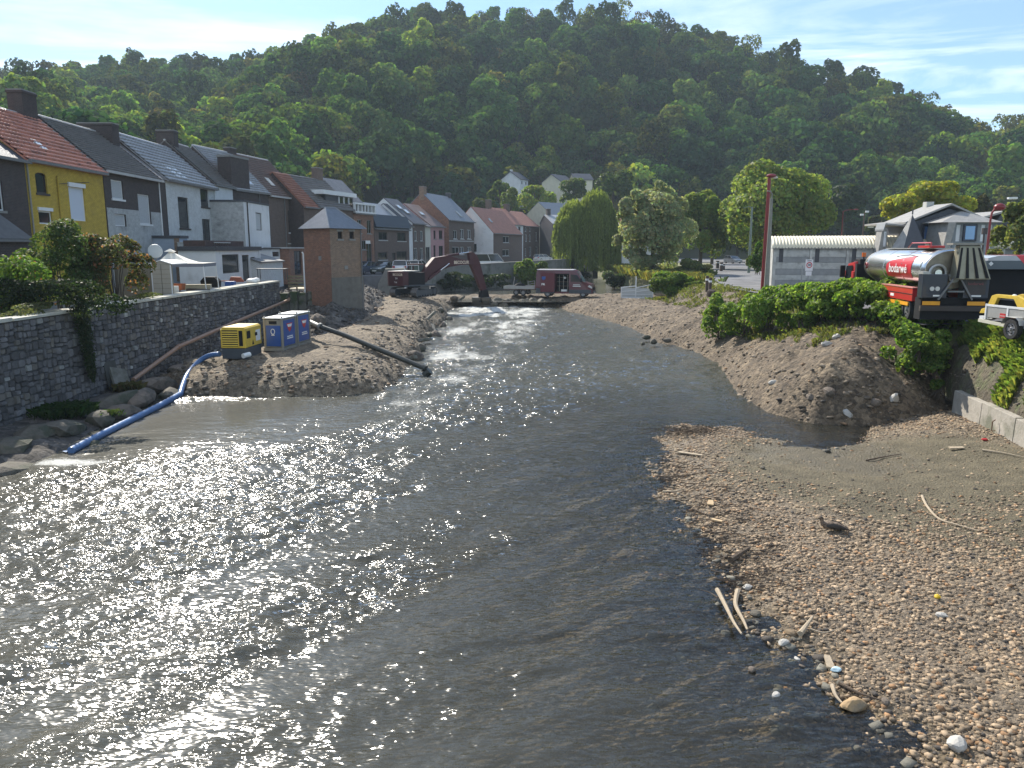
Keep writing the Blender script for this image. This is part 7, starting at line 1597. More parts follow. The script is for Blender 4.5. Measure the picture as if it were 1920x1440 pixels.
def treepx(name, label, px, pyt, Y, halfpx, zb_, zlow, n, size, col, **k):
    x, zt = tp_(px, pyt, Y); return tree(name, label, x, Y, zb_, zt, halfpx*Y/FPX/.97, n, size, col, zlow=zlow, **k)

treepx('broadleaf_tree', 'very large round green tree behind the concrete hall and red lamp post', 1458, 302, 112, 110, 3.3, 3.2, 46000, .42, LGREEN, seed=3, nl=60, lr=(.20, .36), tr=.6, core=.08, lv=.28)
treepx('broadleaf_tree', 'middling green tree between the grey green tree and the big round tree', 1318, 362, 118, 48, 3.3, 3.6, 16000, .42, (.15, .205, .05), seed=4, nl=20, tr=.35, lr=(.26, .40))
treepx('ornamental_tree', 'yellow green spreading tree rising behind the slate house roof', 1742, 332, 92, 80, 3.3, 8.0, 20000, .36, YGREEN, seed=5, nl=36, lr=(.2, .34), tr=.4, core=.05)
treepx('broadleaf_tree', 'small brownish green tree right of the slate house roof', 1844, 366, 100, 24, 3.3, 6, 3500, .4, (.09, .09, .035), seed=6, tr=.25)
treepx('broadleaf_tree', 'light leaved tree cut by the right edge above the trucks', 1925, 362, 46, 52, 3.4, 5.0, 8000, .22, (.14, .17, .06), seed=7, nl=22, lr=(.24, .4), tr=.15, core=.06)
treepx('broadleaf_tree', 'low dark trees clump at the far end of the road behind the parked car', 1385, 420, 175, 60, 3.3, 3.6, 7000, .55, DGREEN, seed=8, nl=16, tr=.4)
treepx('broadleaf_tree', 'shady tree leaning over the far road left of the parked car', 1338, 420, 150, 42, 3.3, 5.0, 7000, .5, (.05, .075, .025), seed=9, nl=14, tr=.35)
# grey green tree over the pool: uneven, with a gap low on its left
gt = treepx('silver_leaved_tree', 'grey green airy tree with drooping branches over the pool', 1230, 342, 97, 76, 2.3, 3.2, 30000, .30, GREYG, seed=10, nl=44, lr=(.2, .34), tr=.35, core=.08, bark=m_bark, lv=.15)
rs = np.random.RandomState(31); x0 = onY(1228, 400, 97).x
for (px, py, rxp, ryp, n) in [(1176, 398, 28, 30, 2800), (1160, 452, 15, 14, 800), (1235, 440, 60, 50, 6000), (1185, 490, 30, 26, 2600), (1215, 500, 34, 22, 2600), (1268, 480, 34, 34, 2600), (1196, 372, 22, 18, 1200), (1240, 350, 16, 14, 700)]:
    p = onY(px, py, 96); crown_obj('bough', gt, rs, n, (rxp/FPX*97, rxp/FPX*80, ryp/FPX*97), p.z-2.3, .28, GREYG, nl=9, dxy=(p.x-x0, 0), lr=(.3, .5))
# weeping willow
def willow(name, label, blobs, Y, zb_):
    rs = np.random.RandomState(77); x0 = onY(blobs[0][0], 400, Y).x; o = thing(name, label, 'tree', (x0, Y, zb_)); limbs(rs, 9, (4, 4, 3), 8, .45, m_bark, o, z0=-1)
    Vs, Fs, Cs = [], [], []; k0 = 0
    for (px, pyt, hp, pyb, n) in blobs:
        p = onY(px, pyt, Y); rx = hp*Y/FPX; zt = p.z; zb2 = onY(px, pyb, Y).z; cx = p.x-x0
        for i in range(n):
            a = rs.rand()*6.283; r = rx*rs.rand()**.45; x = cx+math.cos(a)*r; y = math.sin(a)*r*.9
            ztp = zt-zb_-(r/rx)**2.2*(zt-zb2)*.30-rs.rand()*1.2; l = (zt-zb2)*(.25+.55*rs.rand())*(.4+.6*r/rx)
            m_ = int(l/.34)+2; t = np.arange(m_)/m_; sw = rs.normal(0, .18, 2)
            P = np.stack([x+sw[0]*t+rs.normal(0, .06, m_)+math.cos(a)*.35*t**.5, y+sw[1]*t+rs.normal(0, .06, m_), ztp-l*t], 1); P = P[P[:, 2] > .2]
            if not len(P): continue
            Nn = np.tile([math.cos(a), math.sin(a), .35], (len(P), 1)); f = (1-.25*rs.rand())*(.8+.5*rs.rand()); col = np.tile(np.array((.21, .255, .07))*f, (len(P), 1))
            N2 = Nn+rs.normal(0, .5, Nn.shape); N2 /= np.linalg.norm(N2, axis=1)[:, None]; T = np.tile([0, 0, 1.], (len(P), 1))+rs.normal(0, .15, Nn.shape); B = np.cross(N2, T); B /= np.linalg.norm(B, axis=1)[:, None]
            s = .30; V = np.stack([P-T*s*.8, P-B*s*.33, P+T*s*.8, P+B*s*.33], 1).reshape(-1, 3); Vs.append(V); Fs.append(np.arange(len(V)).reshape(-1, 4)+k0); k0 += len(V); Cs.append(np.repeat(col, 4, 0))
    np_mesh('crown', np.concatenate(Vs), np.concatenate(Fs), m_leaf, cols=np.concatenate(Cs), parent=o); return o
willow('weeping_willow', 'large weeping willow trailing into the pool beside the cream house', [(1118, 353, 40, 524, 1700), (1078, 372, 36, 500, 1000), (1138, 392, 26, 522, 600), (1062, 400, 22, 470, 420)], 128, 2.4)
# trees and villas' gardens on the lower slope
for i, (px, pyt, pyb, hp, Y, col, nm, lb) in enumerate([
    (1003, 340, 420, 40, 204, LGREEN, 'broadleaf_tree', 'bright round tree below the white hillside house'),
    (958, 355, 418, 22, 196, (.14, .19, .05), 'poplar_tree', 'pale pointed tree left of the bright round hillside tree'),
    (938, 338, 395, 22, 214, GREEN, 'broadleaf_tree', 'green tree just left of the white hillside house'),
    (1012, 309, 352, 20, 246, (.05, .08, .03), 'broadleaf_tree', 'dark round tree right above the white hillside house'),
    (1076, 336, 392, 31, 214, GREEN, 'broadleaf_tree', 'round tree in front of the yellowish hillside house'),
    (1150, 318, 392, 38, 206, (.06, .095, .025), 'broadleaf_tree', 'dense dark green tree above the willow and grey green tree'),
    (905, 370, 430, 26, 196, (.07, .095, .03), 'broadleaf_tree', 'dark tree behind the pale slate roofed quay house'),
    (1035, 385, 440, 16, 196, DGREEN, 'broadleaf_tree', 'small dark tree between black gable and cream house'),
    (1585, 348, 450, 50, 170, (.045, .07, .03), 'broadleaf_tree', 'dark tree right of the big round tree above the concrete hall'),
    (1650, 400, 450, 22, 150, (.06, .075, .03), 'broadleaf_tree', 'small dark tree left of the slate house dormer')]):
    zt, zl = onY(px, pyt, Y).z, onY(px, pyb, Y).z; treepx(nm, lb, px, pyt, Y, hp, zl-1.5, zl, int(3200*(hp/30)**1.5), .62, col, seed=50+i, nl=14, tr=.35, lr=(.28, .45))
def hillpos(px, py):
    d = ray(px, py)
    for Y in np.arange(110, 620, 2.0):
        t = Y/d.y; X = d.x*t
        if CAMZ+d.z*t < float(hill(np.array([X]), np.array([Y]))[0])+1: return X, Y, float(hill(np.array([X]), np.array([Y]))[0])
    return None
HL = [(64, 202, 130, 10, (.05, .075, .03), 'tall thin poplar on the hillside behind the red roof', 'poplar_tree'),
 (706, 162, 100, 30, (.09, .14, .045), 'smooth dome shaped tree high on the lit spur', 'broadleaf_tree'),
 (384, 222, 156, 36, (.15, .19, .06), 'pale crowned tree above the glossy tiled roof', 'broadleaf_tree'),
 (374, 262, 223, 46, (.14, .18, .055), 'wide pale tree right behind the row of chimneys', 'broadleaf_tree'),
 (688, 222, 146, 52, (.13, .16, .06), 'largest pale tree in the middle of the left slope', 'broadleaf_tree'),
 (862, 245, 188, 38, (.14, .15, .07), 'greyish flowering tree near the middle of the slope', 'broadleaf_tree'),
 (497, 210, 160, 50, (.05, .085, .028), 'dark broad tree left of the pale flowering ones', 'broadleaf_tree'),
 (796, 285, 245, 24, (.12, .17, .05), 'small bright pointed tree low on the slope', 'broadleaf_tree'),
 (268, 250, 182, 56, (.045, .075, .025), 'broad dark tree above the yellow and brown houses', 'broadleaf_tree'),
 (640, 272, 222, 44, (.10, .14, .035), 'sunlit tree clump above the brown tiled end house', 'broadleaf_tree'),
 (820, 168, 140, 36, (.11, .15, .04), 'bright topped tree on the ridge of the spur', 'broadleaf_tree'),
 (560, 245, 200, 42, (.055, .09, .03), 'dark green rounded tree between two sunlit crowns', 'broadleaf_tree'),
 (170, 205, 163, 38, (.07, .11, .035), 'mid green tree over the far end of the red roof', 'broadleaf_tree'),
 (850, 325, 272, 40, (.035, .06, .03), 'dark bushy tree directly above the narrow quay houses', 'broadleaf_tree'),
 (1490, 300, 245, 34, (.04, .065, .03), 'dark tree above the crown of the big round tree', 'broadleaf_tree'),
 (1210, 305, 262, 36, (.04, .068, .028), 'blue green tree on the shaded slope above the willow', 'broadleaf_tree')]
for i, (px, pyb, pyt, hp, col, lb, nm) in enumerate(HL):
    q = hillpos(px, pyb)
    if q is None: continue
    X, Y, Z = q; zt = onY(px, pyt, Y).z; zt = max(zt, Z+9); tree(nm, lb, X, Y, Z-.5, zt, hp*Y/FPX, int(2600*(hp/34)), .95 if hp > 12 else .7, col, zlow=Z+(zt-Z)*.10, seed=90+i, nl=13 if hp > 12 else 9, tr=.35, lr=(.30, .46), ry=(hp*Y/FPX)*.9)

# ---- the wood itself: many crowns over the hill, reads as one mass
fcol = bpy.data.collections.new('forest_kinds')
def forest_kind(i, R, h0, n, size, col, nl, trunk=True):
    rs = np.random.RandomState(200+i); P, Nn, k = crown_pts(rs, n, R, nl, (.28, .46), -.5, core=.15); P = P+np.array([0, 0, h0+R[2]]); cc = leafcols(rs, len(P), col, .35, k, nl, .25)
    V, F, c = leaves(P, Nn, size, cc, rs=rs)
    if trunk:
        mb = MB(); mb.tube([(0, 0, -1), (.2, 0, h0+R[2])], [.3, .12], 5)
        for j in range(4): a = j*1.6+i; mb.tube([(0, 0, h0*.7), (math.cos(a)*R[0]*.6, math.sin(a)*R[1]*.6, h0+R[2]*1.1)], [.14, .05], 4)
        tv = np.array(mb.v); tf = [f for f in mb.f if len(f) == 4]; k0 = len(V); V = np.concatenate([V, tv]); F = np.concatenate([F, np.array(tf)+k0]); c = np.concatenate([c, np.tile([.05, .042, .03], (len(tv), 1))])
    o = np_mesh('forest_kind', V, F, m_forest, cols=c); C.objects.unlink(o); fcol.objects.link(o)
forest_kind(0, (5.6, 5.6, 5.4), 1.6, 1900, .80, (.09, .145, .045), 14)
forest_kind(1, (6.6, 6.2, 5.2), 1.8, 2100, .82, (.07, .12, .042), 18)
forest_kind(2, (4.6, 4.8, 6.4), 1.5, 1700, .78, (.15, .215, .065), 12)
forest_kind(3, (5.2, 5.2, 4.6), 1.5, 1700, .72, (.105, .14, .065), 16)
forest_kind(4, (3.6, 3.6, 5.6), 4.5, 950, .68, (.06, .085, .03), 11)
forest_kind(5, (4.4, 4.0, 4.6), 7.5, 520, .62, (.085, .11, .04), 11)
forest_kind(6, (5.8, 5.4, 6.0), 1.2, 1900, .82, (.052, .095, .042), 15)
rs = np.random.RandomState(400); pts_, rot_, scl_, idx_ = [], [], [], []
sp_ = 9.2; xs = np.arange(-560, 600, sp_); ysf = np.arange(112, 640, sp_)
X, Y = np.meshgrid(xs, ysf); X = X+rs.uniform(-3.2, 3.2, X.shape); Y = Y+rs.uniform(-3.2, 3.2, Y.shape); X, Y = X.ravel(), Y.ravel()
a = X/Y; sl_, Yr_, Yb_ = hill_par(a); keep = (np.abs(a) < .82) & (Y < Yr_+28) & (Y > Yb_+2); X, Y = X[keep], Y[keep]; Z = hill(X, Y)
Yr2 = Yr_[keep]; n = len(X); ridge = Y > Yr2-32
idx = rs.choice([0, 1, 2, 3, 4, 6], n, p=[.25, .22, .12, .15, .08, .18]); q = ridge & (rs.rand(n) < np.where(a[keep] > -.12, .42, .05)); idx[q] = rs.choice([4, 5], q.sum())
sc_ = rs.uniform(.95, 1.85, n)*np.where(ridge, .85, 1.0); 
villa = np.zeros(n, bool)
for (px, Yv) in ((957, 236), (1048, 232), (1080, 236), (975, 220), (1060, 215)):
    xv = onY(px, 350, Yv).x; villa |= (np.abs(X-xv-2) < 9) & (Y < Yv+9) & (Y > Yv-26)
X, Y, Z, idx, sc_ = X[~villa], Y[~villa], Z[~villa], idx[~villa], sc_[~villa]; n = len(X)
me = bpy.data.meshes.new('woodland'); me.vertices.add(n); me.vertices.foreach_set('co', np.stack([X, Y, Z-.6], 1).astype(np.float32).ravel())
for nm, ty, arr in (('rot', 'FLOAT', rs.rand(n)*6.28), ('scl', 'FLOAT', sc_), ('idx', 'INT', idx)):
    at = me.attributes.new(nm, ty, 'POINT'); at.data.foreach_set('value', np.asarray(arr, np.float32 if ty == 'FLOAT' else np.int32))
fo = bpy.data.objects.new('woodland', me); C.objects.link(fo); fo['kind'] = 'stuff'
ng = bpy.data.node_groups.new('scatter_trees', 'GeometryNodeTree'); ng.interface.new_socket('Geometry', in_out='INPUT', socket_type='NodeSocketGeometry'); ng.interface.new_socket('Geometry', in_out='OUTPUT', socket_type='NodeSocketGeometry')
gi = ng.nodes.new('NodeGroupInput'); go = ng.nodes.new('NodeGroupOutput'); ip = ng.nodes.new('GeometryNodeInstanceOnPoints'); ci_ = ng.nodes.new('GeometryNodeCollectionInfo'); ci_.inputs[0].default_value = fcol; ci_.inputs['Separate Children'].default_value = True; ci_.inputs['Reset Children'].default_value = True
def na(nm, ty): q = ng.nodes.new('GeometryNodeInputNamedAttribute'); q.data_type = ty; q.inputs['Name'].default_value = nm; return q
nr1, ns1, ni1 = na('rot', 'FLOAT'), na('scl', 'FLOAT'), na('idx', 'INT'); cx1 = ng.nodes.new('ShaderNodeCombineXYZ')
l = ng.links.new; l(gi.outputs[0], ip.inputs['Points']); l(ci_.outputs[0], ip.inputs['Instance']); ip.inputs['Pick Instance'].default_value = True
l([s for s in ni1.outputs if s.enabled][0], ip.inputs['Instance Index']); l([s for s in nr1.outputs if s.enabled][0], cx1.inputs[2]); l(cx1.outputs[0], ip.inputs['Rotation']); l([s for s in ns1.outputs if s.enabled][0], ip.inputs['Scale']); l(ip.outputs[0], go.inputs[0])
md_ = fo.modifiers.new('scatter', 'NODES'); md_.node_group = ng
print('forest trees', n)

# ---- shrubs
def shrub(name, label, c, R, n, size, col, seed, cat='bush', group=None, nl=10, stems=6, accent=None, core=.15, lr=(.34, .52), zmin=-.5, aspect=1.0, flop=.6, var=.35, lv=.2, m=None):
    rs = np.random.RandomState(seed); o = thing(name, label, cat, c, 0, group)
    crown_obj('foliage', o, rs, n, R, R[2]*.95, size, col, var=var, nl=nl, accent=accent, core=core, lr=lr, zmin=zmin, aspect=aspect, lv=lv, flop=flop)
    if stems:
        mb = MB()
        for i in range(stems):
            a = 6.28*rs.rand(); e = (math.cos(a)*R[0]*.6*rs.rand(), math.sin(a)*R[1]*.6*rs.rand(), R[2]*(1+.5*rs.rand())); mb.tube([(rs.normal(0, .12), rs.normal(0, .12), -.15), (e[0]*.5, e[1]*.5, e[2]*.55), e], [.035, .025, .01], 5)
        mb.build('stems', m or m_bark, o, smooth=True, kind='stuff')
    return o
# knotweed along the crest of the earth bank
KW = [(1352, 545, 46, 1.15, 'lowest leafy bush at the far end of the bank thicket'), (1400, 545, 43.5, 1.5, 'second leafy bush from the far end of the bank thicket'), (1448, 530, 41, 1.6, 'dense leafy bush below the red lamp post'), (1500, 521, 39.5, 1.65, 'tall leafy bush below the 30 zone sign'),
      (1552, 516, 38, 1.7, 'tall leafy bush left of the red truck cab'), (1604, 513, 36.5, 1.7, 'tallest leafy bush in front of the red truck cab'), (1655, 520, 35, 1.65, 'leafy bush under the red emblem of the tank'), (1700, 528, 33.5, 1.5, 'leafy bush in front of the red truck locker'), (1738, 548, 32, 1.35, 'leafy bush at the corner of the dark truck rear'),
      (1712, 595, 30.0, 1.1, 'lower leafy bush on the shoulder of the dirt mound'), (1752, 604, 30.2, .9, 'thin leafy shoots beside the yard kerb')]
for i, (px, pyt, Y, r, lb) in enumerate(KW):
    p = onY(px, pyt, Y); zg_ = min(float(mound(np.array([p.x]), np.array([Y]))[0]), 3.4); h = max((p.z-zg_)/2, .45); shrub('knotweed', lb, (p.x, Y, zg_-.1), (r, r*1.1, h*1.02), int(3300*r), .155, (.12, .205, .035), 300+i, group='knotweed thicket on the right bank', nl=16, lr=(.24, .40), core=.2, zmin=-.9, flop=.8, accent=((.24, .32, .08), .22))
for i, (px, py, z, r, lb) in enumerate([(1725, 660, 2.5, .55, 'upper tuft of knotweed trailing down the mound'), (1752, 690, 1.9, .42, 'middle tuft of knotweed trailing down the mound'), (1762, 728, 1.1, .40, 'lowest tuft of knotweed just above the concrete wall end'), (1690, 622, 3.1, .5, 'knotweed tuft spreading over the mound crest'), (1345, 590, 2.6, .5, 'small weed clump low on the far bank'), (1440, 596, 2.8, .45, 'small weed clump on the bare bank under the thicket'), (1500, 602, 2.9, .5, 'pale weed clump left of the mound top'), (1395, 580, 2.8, .45, 'weed clump hanging over the sandy slope')]):
    p = onz(px, py, z); shrub('knotweed', lb, (p.x, p.y, z-.25), (r, r, r*.75), int(900*r/.5), .12, (.085, .15, .03), 330+i, group='knotweed tufts on the mound', nl=7, stems=4, accent=((.2, .25, .07), .2), flop=.8)
# bushes on the terrace behind the stone wall
shrub('photinia_bush', 'big bush with reddish leaf tips behind the stone wall, right one of the pair', (onY(212, 500, 36.5).x, 36.5, 3.3), (2.3, 2.0, (onY(200, 424, 36.5).z-3.2)/2), 13000, .12, (.085, .10, .04), 340, nl=26, lr=(.2, .34), accent=((.30, .14, .08), .14), stems=10, core=.15, zmin=-.9)
shrub('laurel_bush', 'tall dark green bush in front of the yellow house', (onY(112, 500, 35).x, 35, 3.3), (2.1, 2.0, (onY(112, 408, 35).z-3.2)/2), 13000, .115, (.075, .12, .035), 341, nl=24, lr=(.22, .36), accent=((.25, .27, .18), .05), stems=8, core=.2, zmin=-.9)
shrub('hedge_bush', 'bright green bush at the left edge behind the wall', (onY(22, 520, 31).x, 31, 3.3), (2.3, 1.7, (onY(22, 468, 31).z-3.3)/2), 9000, .11, (.10, .17, .035), 342, nl=24, lr=(.22, .36), stems=6, accent=((.3, .1, .06), .02))
shrub('dark_hedge', 'low dark shrub mass between the tall bushes and the wall top', (onY(70, 560, 30).x, 30, 3.4), (4.2, 1.3, 1.0), 9000, .10, (.025, .042, .018), 343, nl=20, lr=(.2, .34), stems=0)
shrub('rockery_plant', 'pale grey green creeping plant on top of the wall', (WALLX-.5, 28.6, 3.85), (.5, 1.5, .28), 2200, .06, (.12, .14, .07), 344, nl=12, stems=0)
shrub('wall_weeds', 'small weeds on the wall coping right of the bushes', (WALLX-.4, 37.5, 3.85), (.4, 1.6, .22), 900, .06, (.09, .11, .045), 345, nl=9, stems=0)
# trailing ivy hanging down the wall
rs = np.random.RandomState(9); iv = thing('hanging_ivy', 'dark ivy strand hanging down the stone wall from its top', 'ivy', (WALLX+.1, 30.4, 0)); n = 5200
t = rs.rand(n)**.8; w = np.interp(t, [0, .15, .5, .85, 1], [.75, .62, .45, .32, .12]); P = np.stack([.10+.16*rs.rand(n)*(1-.5*t), .45*t+rs.normal(0, .45, n)*w, 4.1-t*3.0+rs.normal(0, .05, n)], 1); base = leafcols(rs, n, (.04, .062, .025), .5); q = t < .12; base[q] *= 2.2
V, F, cc = leaves(P, np.tile([1, 0, .3], (n, 1)), .075, base, rs=rs); np_mesh('foliage', V, F, m_leaf, cols=cc, parent=iv)
def grass_np(name, P, h, lean, cols, w=.012, rs=NR, kind='stuff', parent=None):
    n = len(P); a = rs.rand(n)*6.28; d = np.stack([np.cos(a), np.sin(a), np.zeros(n)], 1); s = np.stack([-np.sin(a), np.cos(a), np.zeros(n)], 1)*w*(.6+.8*rs.rand(n))[:, None]; hh = (h*(.5+rs.rand(n)))[:, None]
    V = np.stack([P-s, P+s, P+s*.5+d*lean*hh*.45+np.array([0, 0, 1])*hh*.75, P-s*.1+d*lean*hh+np.array([0, 0, 1])*hh*(.8)], 1).reshape(-1, 3); F = np.arange(4*n).reshape(n, 4)
    return np_mesh(name, V, F, m_leaf, cols=np.repeat(cols, 4, 0), kind=kind, parent=parent)
rs = np.random.RandomState(14)
for i, (px, py, z, r, h, n, lb) in enumerate([(122, 772, .5, .7, .32, 2600, 'dark grass tuft at the foot of the stone wall'), (240, 728, .5, .45, .3, 900, 'brownish weeds beside the pale slab'), (205, 775, .4, .3, .2, 300, 'small grass tuft on the ledge stone')]):
    p = onz(px, py, z); P = np.stack([rs.normal(0, r*.5, n), rs.normal(0, r*.5, n), np.full(n, -.1)], 1); o = thing('grass_tuft', lb, 'grass tuft', (p.x, p.y, z)); grass_np('blades', P, h, .7, leafcols(rs, n, [(.025, .055, .016), (.10, .09, .04), (.05, .08, .03)][i], .4), rs=rs, kind=None, parent=o)
# grass on the right bank, verge and yard edge
n = 42000; Y = 14+16*rs.rand(n); uu_ = rs.rand(n); X = wxf(Y)+.3+1.2*uu_; k = (fbm(X*1.1, Y*1.1, 140, 3)+.55*sstep(.25, .7, uu_) > .55); X, Y = X[k], Y[k]; 
pale = fbm(X*.9, Y*.9, 150, 2); cols = leafcols(rs, len(X), (.13, .19, .045), .4); cols[pale > .55] *= np.array([1.35, 1.15, 1.3]); grass_np('bank_grass', np.stack([X, Y, rbank(X, Y)-.03], 1), .28, .6, cols, .014, rs)
n = 7000; Y = 14+16*rs.rand(n); X = wxf(Y)+1.15+.7*rs.rand(n)**1.5; grass_np('edge_grass', np.stack([X, Y, gz(Y)-.05], 1), .13, .7, leafcols(rs, n, (.13, .14, .05), .4), .01, rs)
n = 16000; X = 13+5*rs.rand(n); Y = 33+46*rs.rand(n)**1.3; Z = mound(X, Y); k = fbm(X, Y, 160, 3) > .47; grass_np('crest_grass', np.stack([X, Y, Z], 1)[k], .22, .7, leafcols(rs, k.sum(), (.11, .13, .04), .4), .014, rs)
n = 12000; X = 12+10*rs.rand(n); Y = 74+60*rs.rand(n); k = (X > 14.5+ (Y-74)*.02) & (X < 19.5+(Y-74)*.05); grass_np('shore_grass', np.stack([X, Y, np.full(n, 2.9)], 1)[k], .9, .5, leafcols(rs, k.sum(), (.13, .14, .045), .4), .05, rs)
n = 5000; tt_ = rs.rand(n); X = np.interp(48+60*tt_, [p[1] for p in rc], [p[0] for p in rc])+7.6+(rs.rand(n)-.5)*2.6; grass_np('verge_grass', np.stack([X, 48+60*tt_, np.full(n, 3.33)], 1), .4, .5, leafcols(rs, n, (.22, .2, .07), .4), .03, rs)
p = onz(1812, 812, .3); n = 700; grass_np('mud_weeds', np.stack([p.x+rs.normal(0, .5, n), p.y+rs.normal(0, .4, n), np.full(n, .25)], 1), .07, 1, leafcols(rs, n, (.07, .13, .03), .3), .012, rs)
# other bushes
def shpx(name, label, px, pyt, pyb, hp, Y, n, size, col, seed, **k):
    a, b = onY(px, pyt, Y), onY(px, pyb, Y); return shrub(name, label, (a.x, Y, b.z), (hp*Y/FPX, hp*Y/FPX*.9, (a.z-b.z)/2), n, size, col, seed, **k)
shpx('round_bush', 'bright round bush between the white fence and the road', 1262, 507, 556, 47, 71, 9000, .22, (.12, .19, .035), 360, nl=18, lr=(.26, .42), zmin=-.9)
shpx('round_bush', 'lower right part bush with darker leaves beside the near bollards', 1298, 524, 556, 22, 69, 3000, .2, (.085, .13, .03), 361, nl=10, zmin=-.9)
shpx('wall_bush', 'bright bush leaning over the quay wall, left one', 985, 484, 538, 26, 110, 4200, .30, (.12, .18, .03), 362, nl=14, zmin=-.9)
shpx('wall_bush', 'smaller bush hanging over the quay wall, right one', 1014, 490, 534, 22, 114, 3000, .30, (.09, .14, .03), 363, nl=12, zmin=-.9)
shpx('dark_bush', 'dark bushy growth where quay wall meets the willow', 1075, 500, 530, 34, 128, 3600, .34, (.035, .055, .025), 364, nl=12, zmin=-.9)
shpx('hedge', 'trimmed green hedge block left of the concrete hall', 1424, 449, 512, 17, 72, 5200, .18, (.075, .14, .03), 365, nl=14, lr=(.34, .5), zmin=-1)
shpx('shore_bush', 'light green bush on the pool shore under the grey green tree', 1290, 486, 512, 28, 92, 3000, .28, (.11, .14, .045), 366, nl=12, zmin=-.9)
shpx('shore_bush', 'dry yellowish grass bush at the left road edge', 1322, 494, 508, 20, 94, 1800, .22, (.19, .19, .07), 367, nl=9, zmin=-.9)
shpx('climber', 'thin climbing plant around the foot of the slim grey green pole', 1404, 480, 512, 5, 75, 900, .14, (.10, .13, .05), 368, nl=5, stems=0)
shpx('young_tree', 'small pale leaved sapling between slate house and box truck', 1868, 466, 482, 14, 34, 700, .1, (.15, .17, .06), 369, nl=6)
for i, (px, pyt, pyb, hp, Y, lb) in enumerate([(852, 512, 545, 34, 97, 'dark creeper low on the quay wall behind the excavator arm'), (925, 512, 542, 40, 103, 'dark creeper low on the quay wall right of the excavator arm'), (700, 520, 545, 16, 90, 'dark weeds beside the broken wall end'), (588, 545, 575, 16, 62, 'dark weeds in the rubble left of the brick cabin')]):
    shpx('creeper', lb, px, pyt, pyb, hp, Y, 2200, .26, (.03, .048, .024), 380+i, nl=10, zmin=-1, stems=0, cat='creeper')

shpx('shore_bush', 'dark green bush on the pool shore between willow and grey green tree', 1152, 500, 540, 24, 104, 3200, .3, (.06, .09, .04), 395, nl=12, zmin=-.9)
n = 9000; X = 17+7*rs.rand(n); Y = 72+50*rs.rand(n); d_ = sdist(X, Y, SH); k = (d_ > .3) & (d_ < 4) & ((X < 19.8) | (Y > 90)); grass_np('pool_reeds', np.stack([X, Y, np.minimum(.9+d_*.7, 3.0)], 1)[k], .8, .45, leafcols(rs, k.sum(), (.10, .13, .045), .4), .05, rs)
# ================================================================== SMALL THINGS
# garden tent and shed behind the wall
sx, sy = onY(303, 520, 41).x, 41.0
m_shed = mat('beige_plastic_cladding', (.40, .37, .31), .6, .06, 3)
sh = thing('garden_shed', 'beige plastic garden shed with white topped roof behind the wall', 'shed', (sx, sy, 3.28), 0)
zt = onY(303, 489, 41).z-3.28; ze = onY(285, 496, 41).z-3.28; hw = .52
sd_ = 3.3
for j in range(9):
    z0_ = ze*j/9; MB().box(-hw, 0, z0_+.01, -.015, .04, z0_+ze/9-.006).build('plank', m_shed, sh); MB().box(.015, 0, z0_+.01, hw, .04, z0_+ze/9-.006).build('plank', m_shed, sh)
MB().hexa([(-hw, .045, 0), (hw, .045, 0), (hw, .2, 0), (-sd_, .2+1.4, 0), (-hw, .045, ze), (hw, .045, ze), (hw, .2, ze), (-sd_, .2+1.4, ze)]).build('side_cladding', mat('shed_side', (.22, .20, .15), .7, .1, 3), sh)
MB().prism([(-hw-.06, ze), (hw+.06, ze), (0, zt)], 1, -.02, .03).build('gable', m_shed, sh)
MB().hexa([(-hw-.1, -.06, ze), (0, -.06, zt), (0, 1.9, zt), (-hw-.1, 1.9, ze), (-hw-.1, -.06, ze+.05), (0, -.06, zt+.05), (0, 1.9, zt+.05), (-hw-.1, 1.9, ze+.05)]).build('roof', m_white, sh); MB().hexa([(hw+.1, -.06, ze), (0, -.06, zt), (0, 1.9, zt), (hw+.1, 1.9, ze), (hw+.1, -.06, ze+.05), (0, -.06, zt+.05), (0, 1.9, zt+.05), (hw+.1, 1.9, ze+.05)]).build('roof', m_white, sh)
for x in (-hw-.01, hw-.04): MB().box(x, -.02, 0, x+.05, .03, ze).build('corner_trim', m_pvc, sh)
m_canvas = mat('cream_canvas', (.70, .67, .58), .85, .05, 2); m_canvd = mat('grey_canvas', (.18, .19, .22), .85, .05, 2)
tx = onY(344, 520, 46); tn = thing('garden_tent', 'cream party tent with grey trim and white legs behind the wall', 'tent', (tx.x, 46.0, 3.28), math.radians(8))
he = onY(344, 493, 46).z-3.28; hp_ = onY(322, 470, 46).z-3.28; w2 = 1.55
pk = (-.7, .2, hp_); c_ = [(-w2, -w2, he), (w2, -w2, he), (w2, w2, he), (-w2, w2, he)]
mbc = MB()
for i in range(4):
    a_, b_ = Vector(c_[i]), Vector(c_[(i+1) % 4]); n = 6; prev = None
    for j in range(n): 
        for s_ in range(5):
            def pt(u, v): e = a_.lerp(b_, u); q = e.lerp(Vector(pk), v); return (q.x, q.y, q.z-.30*math.sin(math.pi*v)*(1-v*.4)+.0)
            mbc.poly([pt(j/n, s_/5), pt((j+1)/n, s_/5), pt((j+1)/n, (s_+1)/5), pt(j/n, (s_+1)/5)])
mbc.build('canopy', m_canvas, tn, smooth=True)
mbc = MB()
for i in range(4): a_, b_ = Vector(c_[i]), Vector(c_[(i+1) % 4]); mbc.poly([a_, b_, b_-Vector((0, 0, .2)), a_-Vector((0, 0, .2))])
mbc.build('valance', m_canvd, tn)
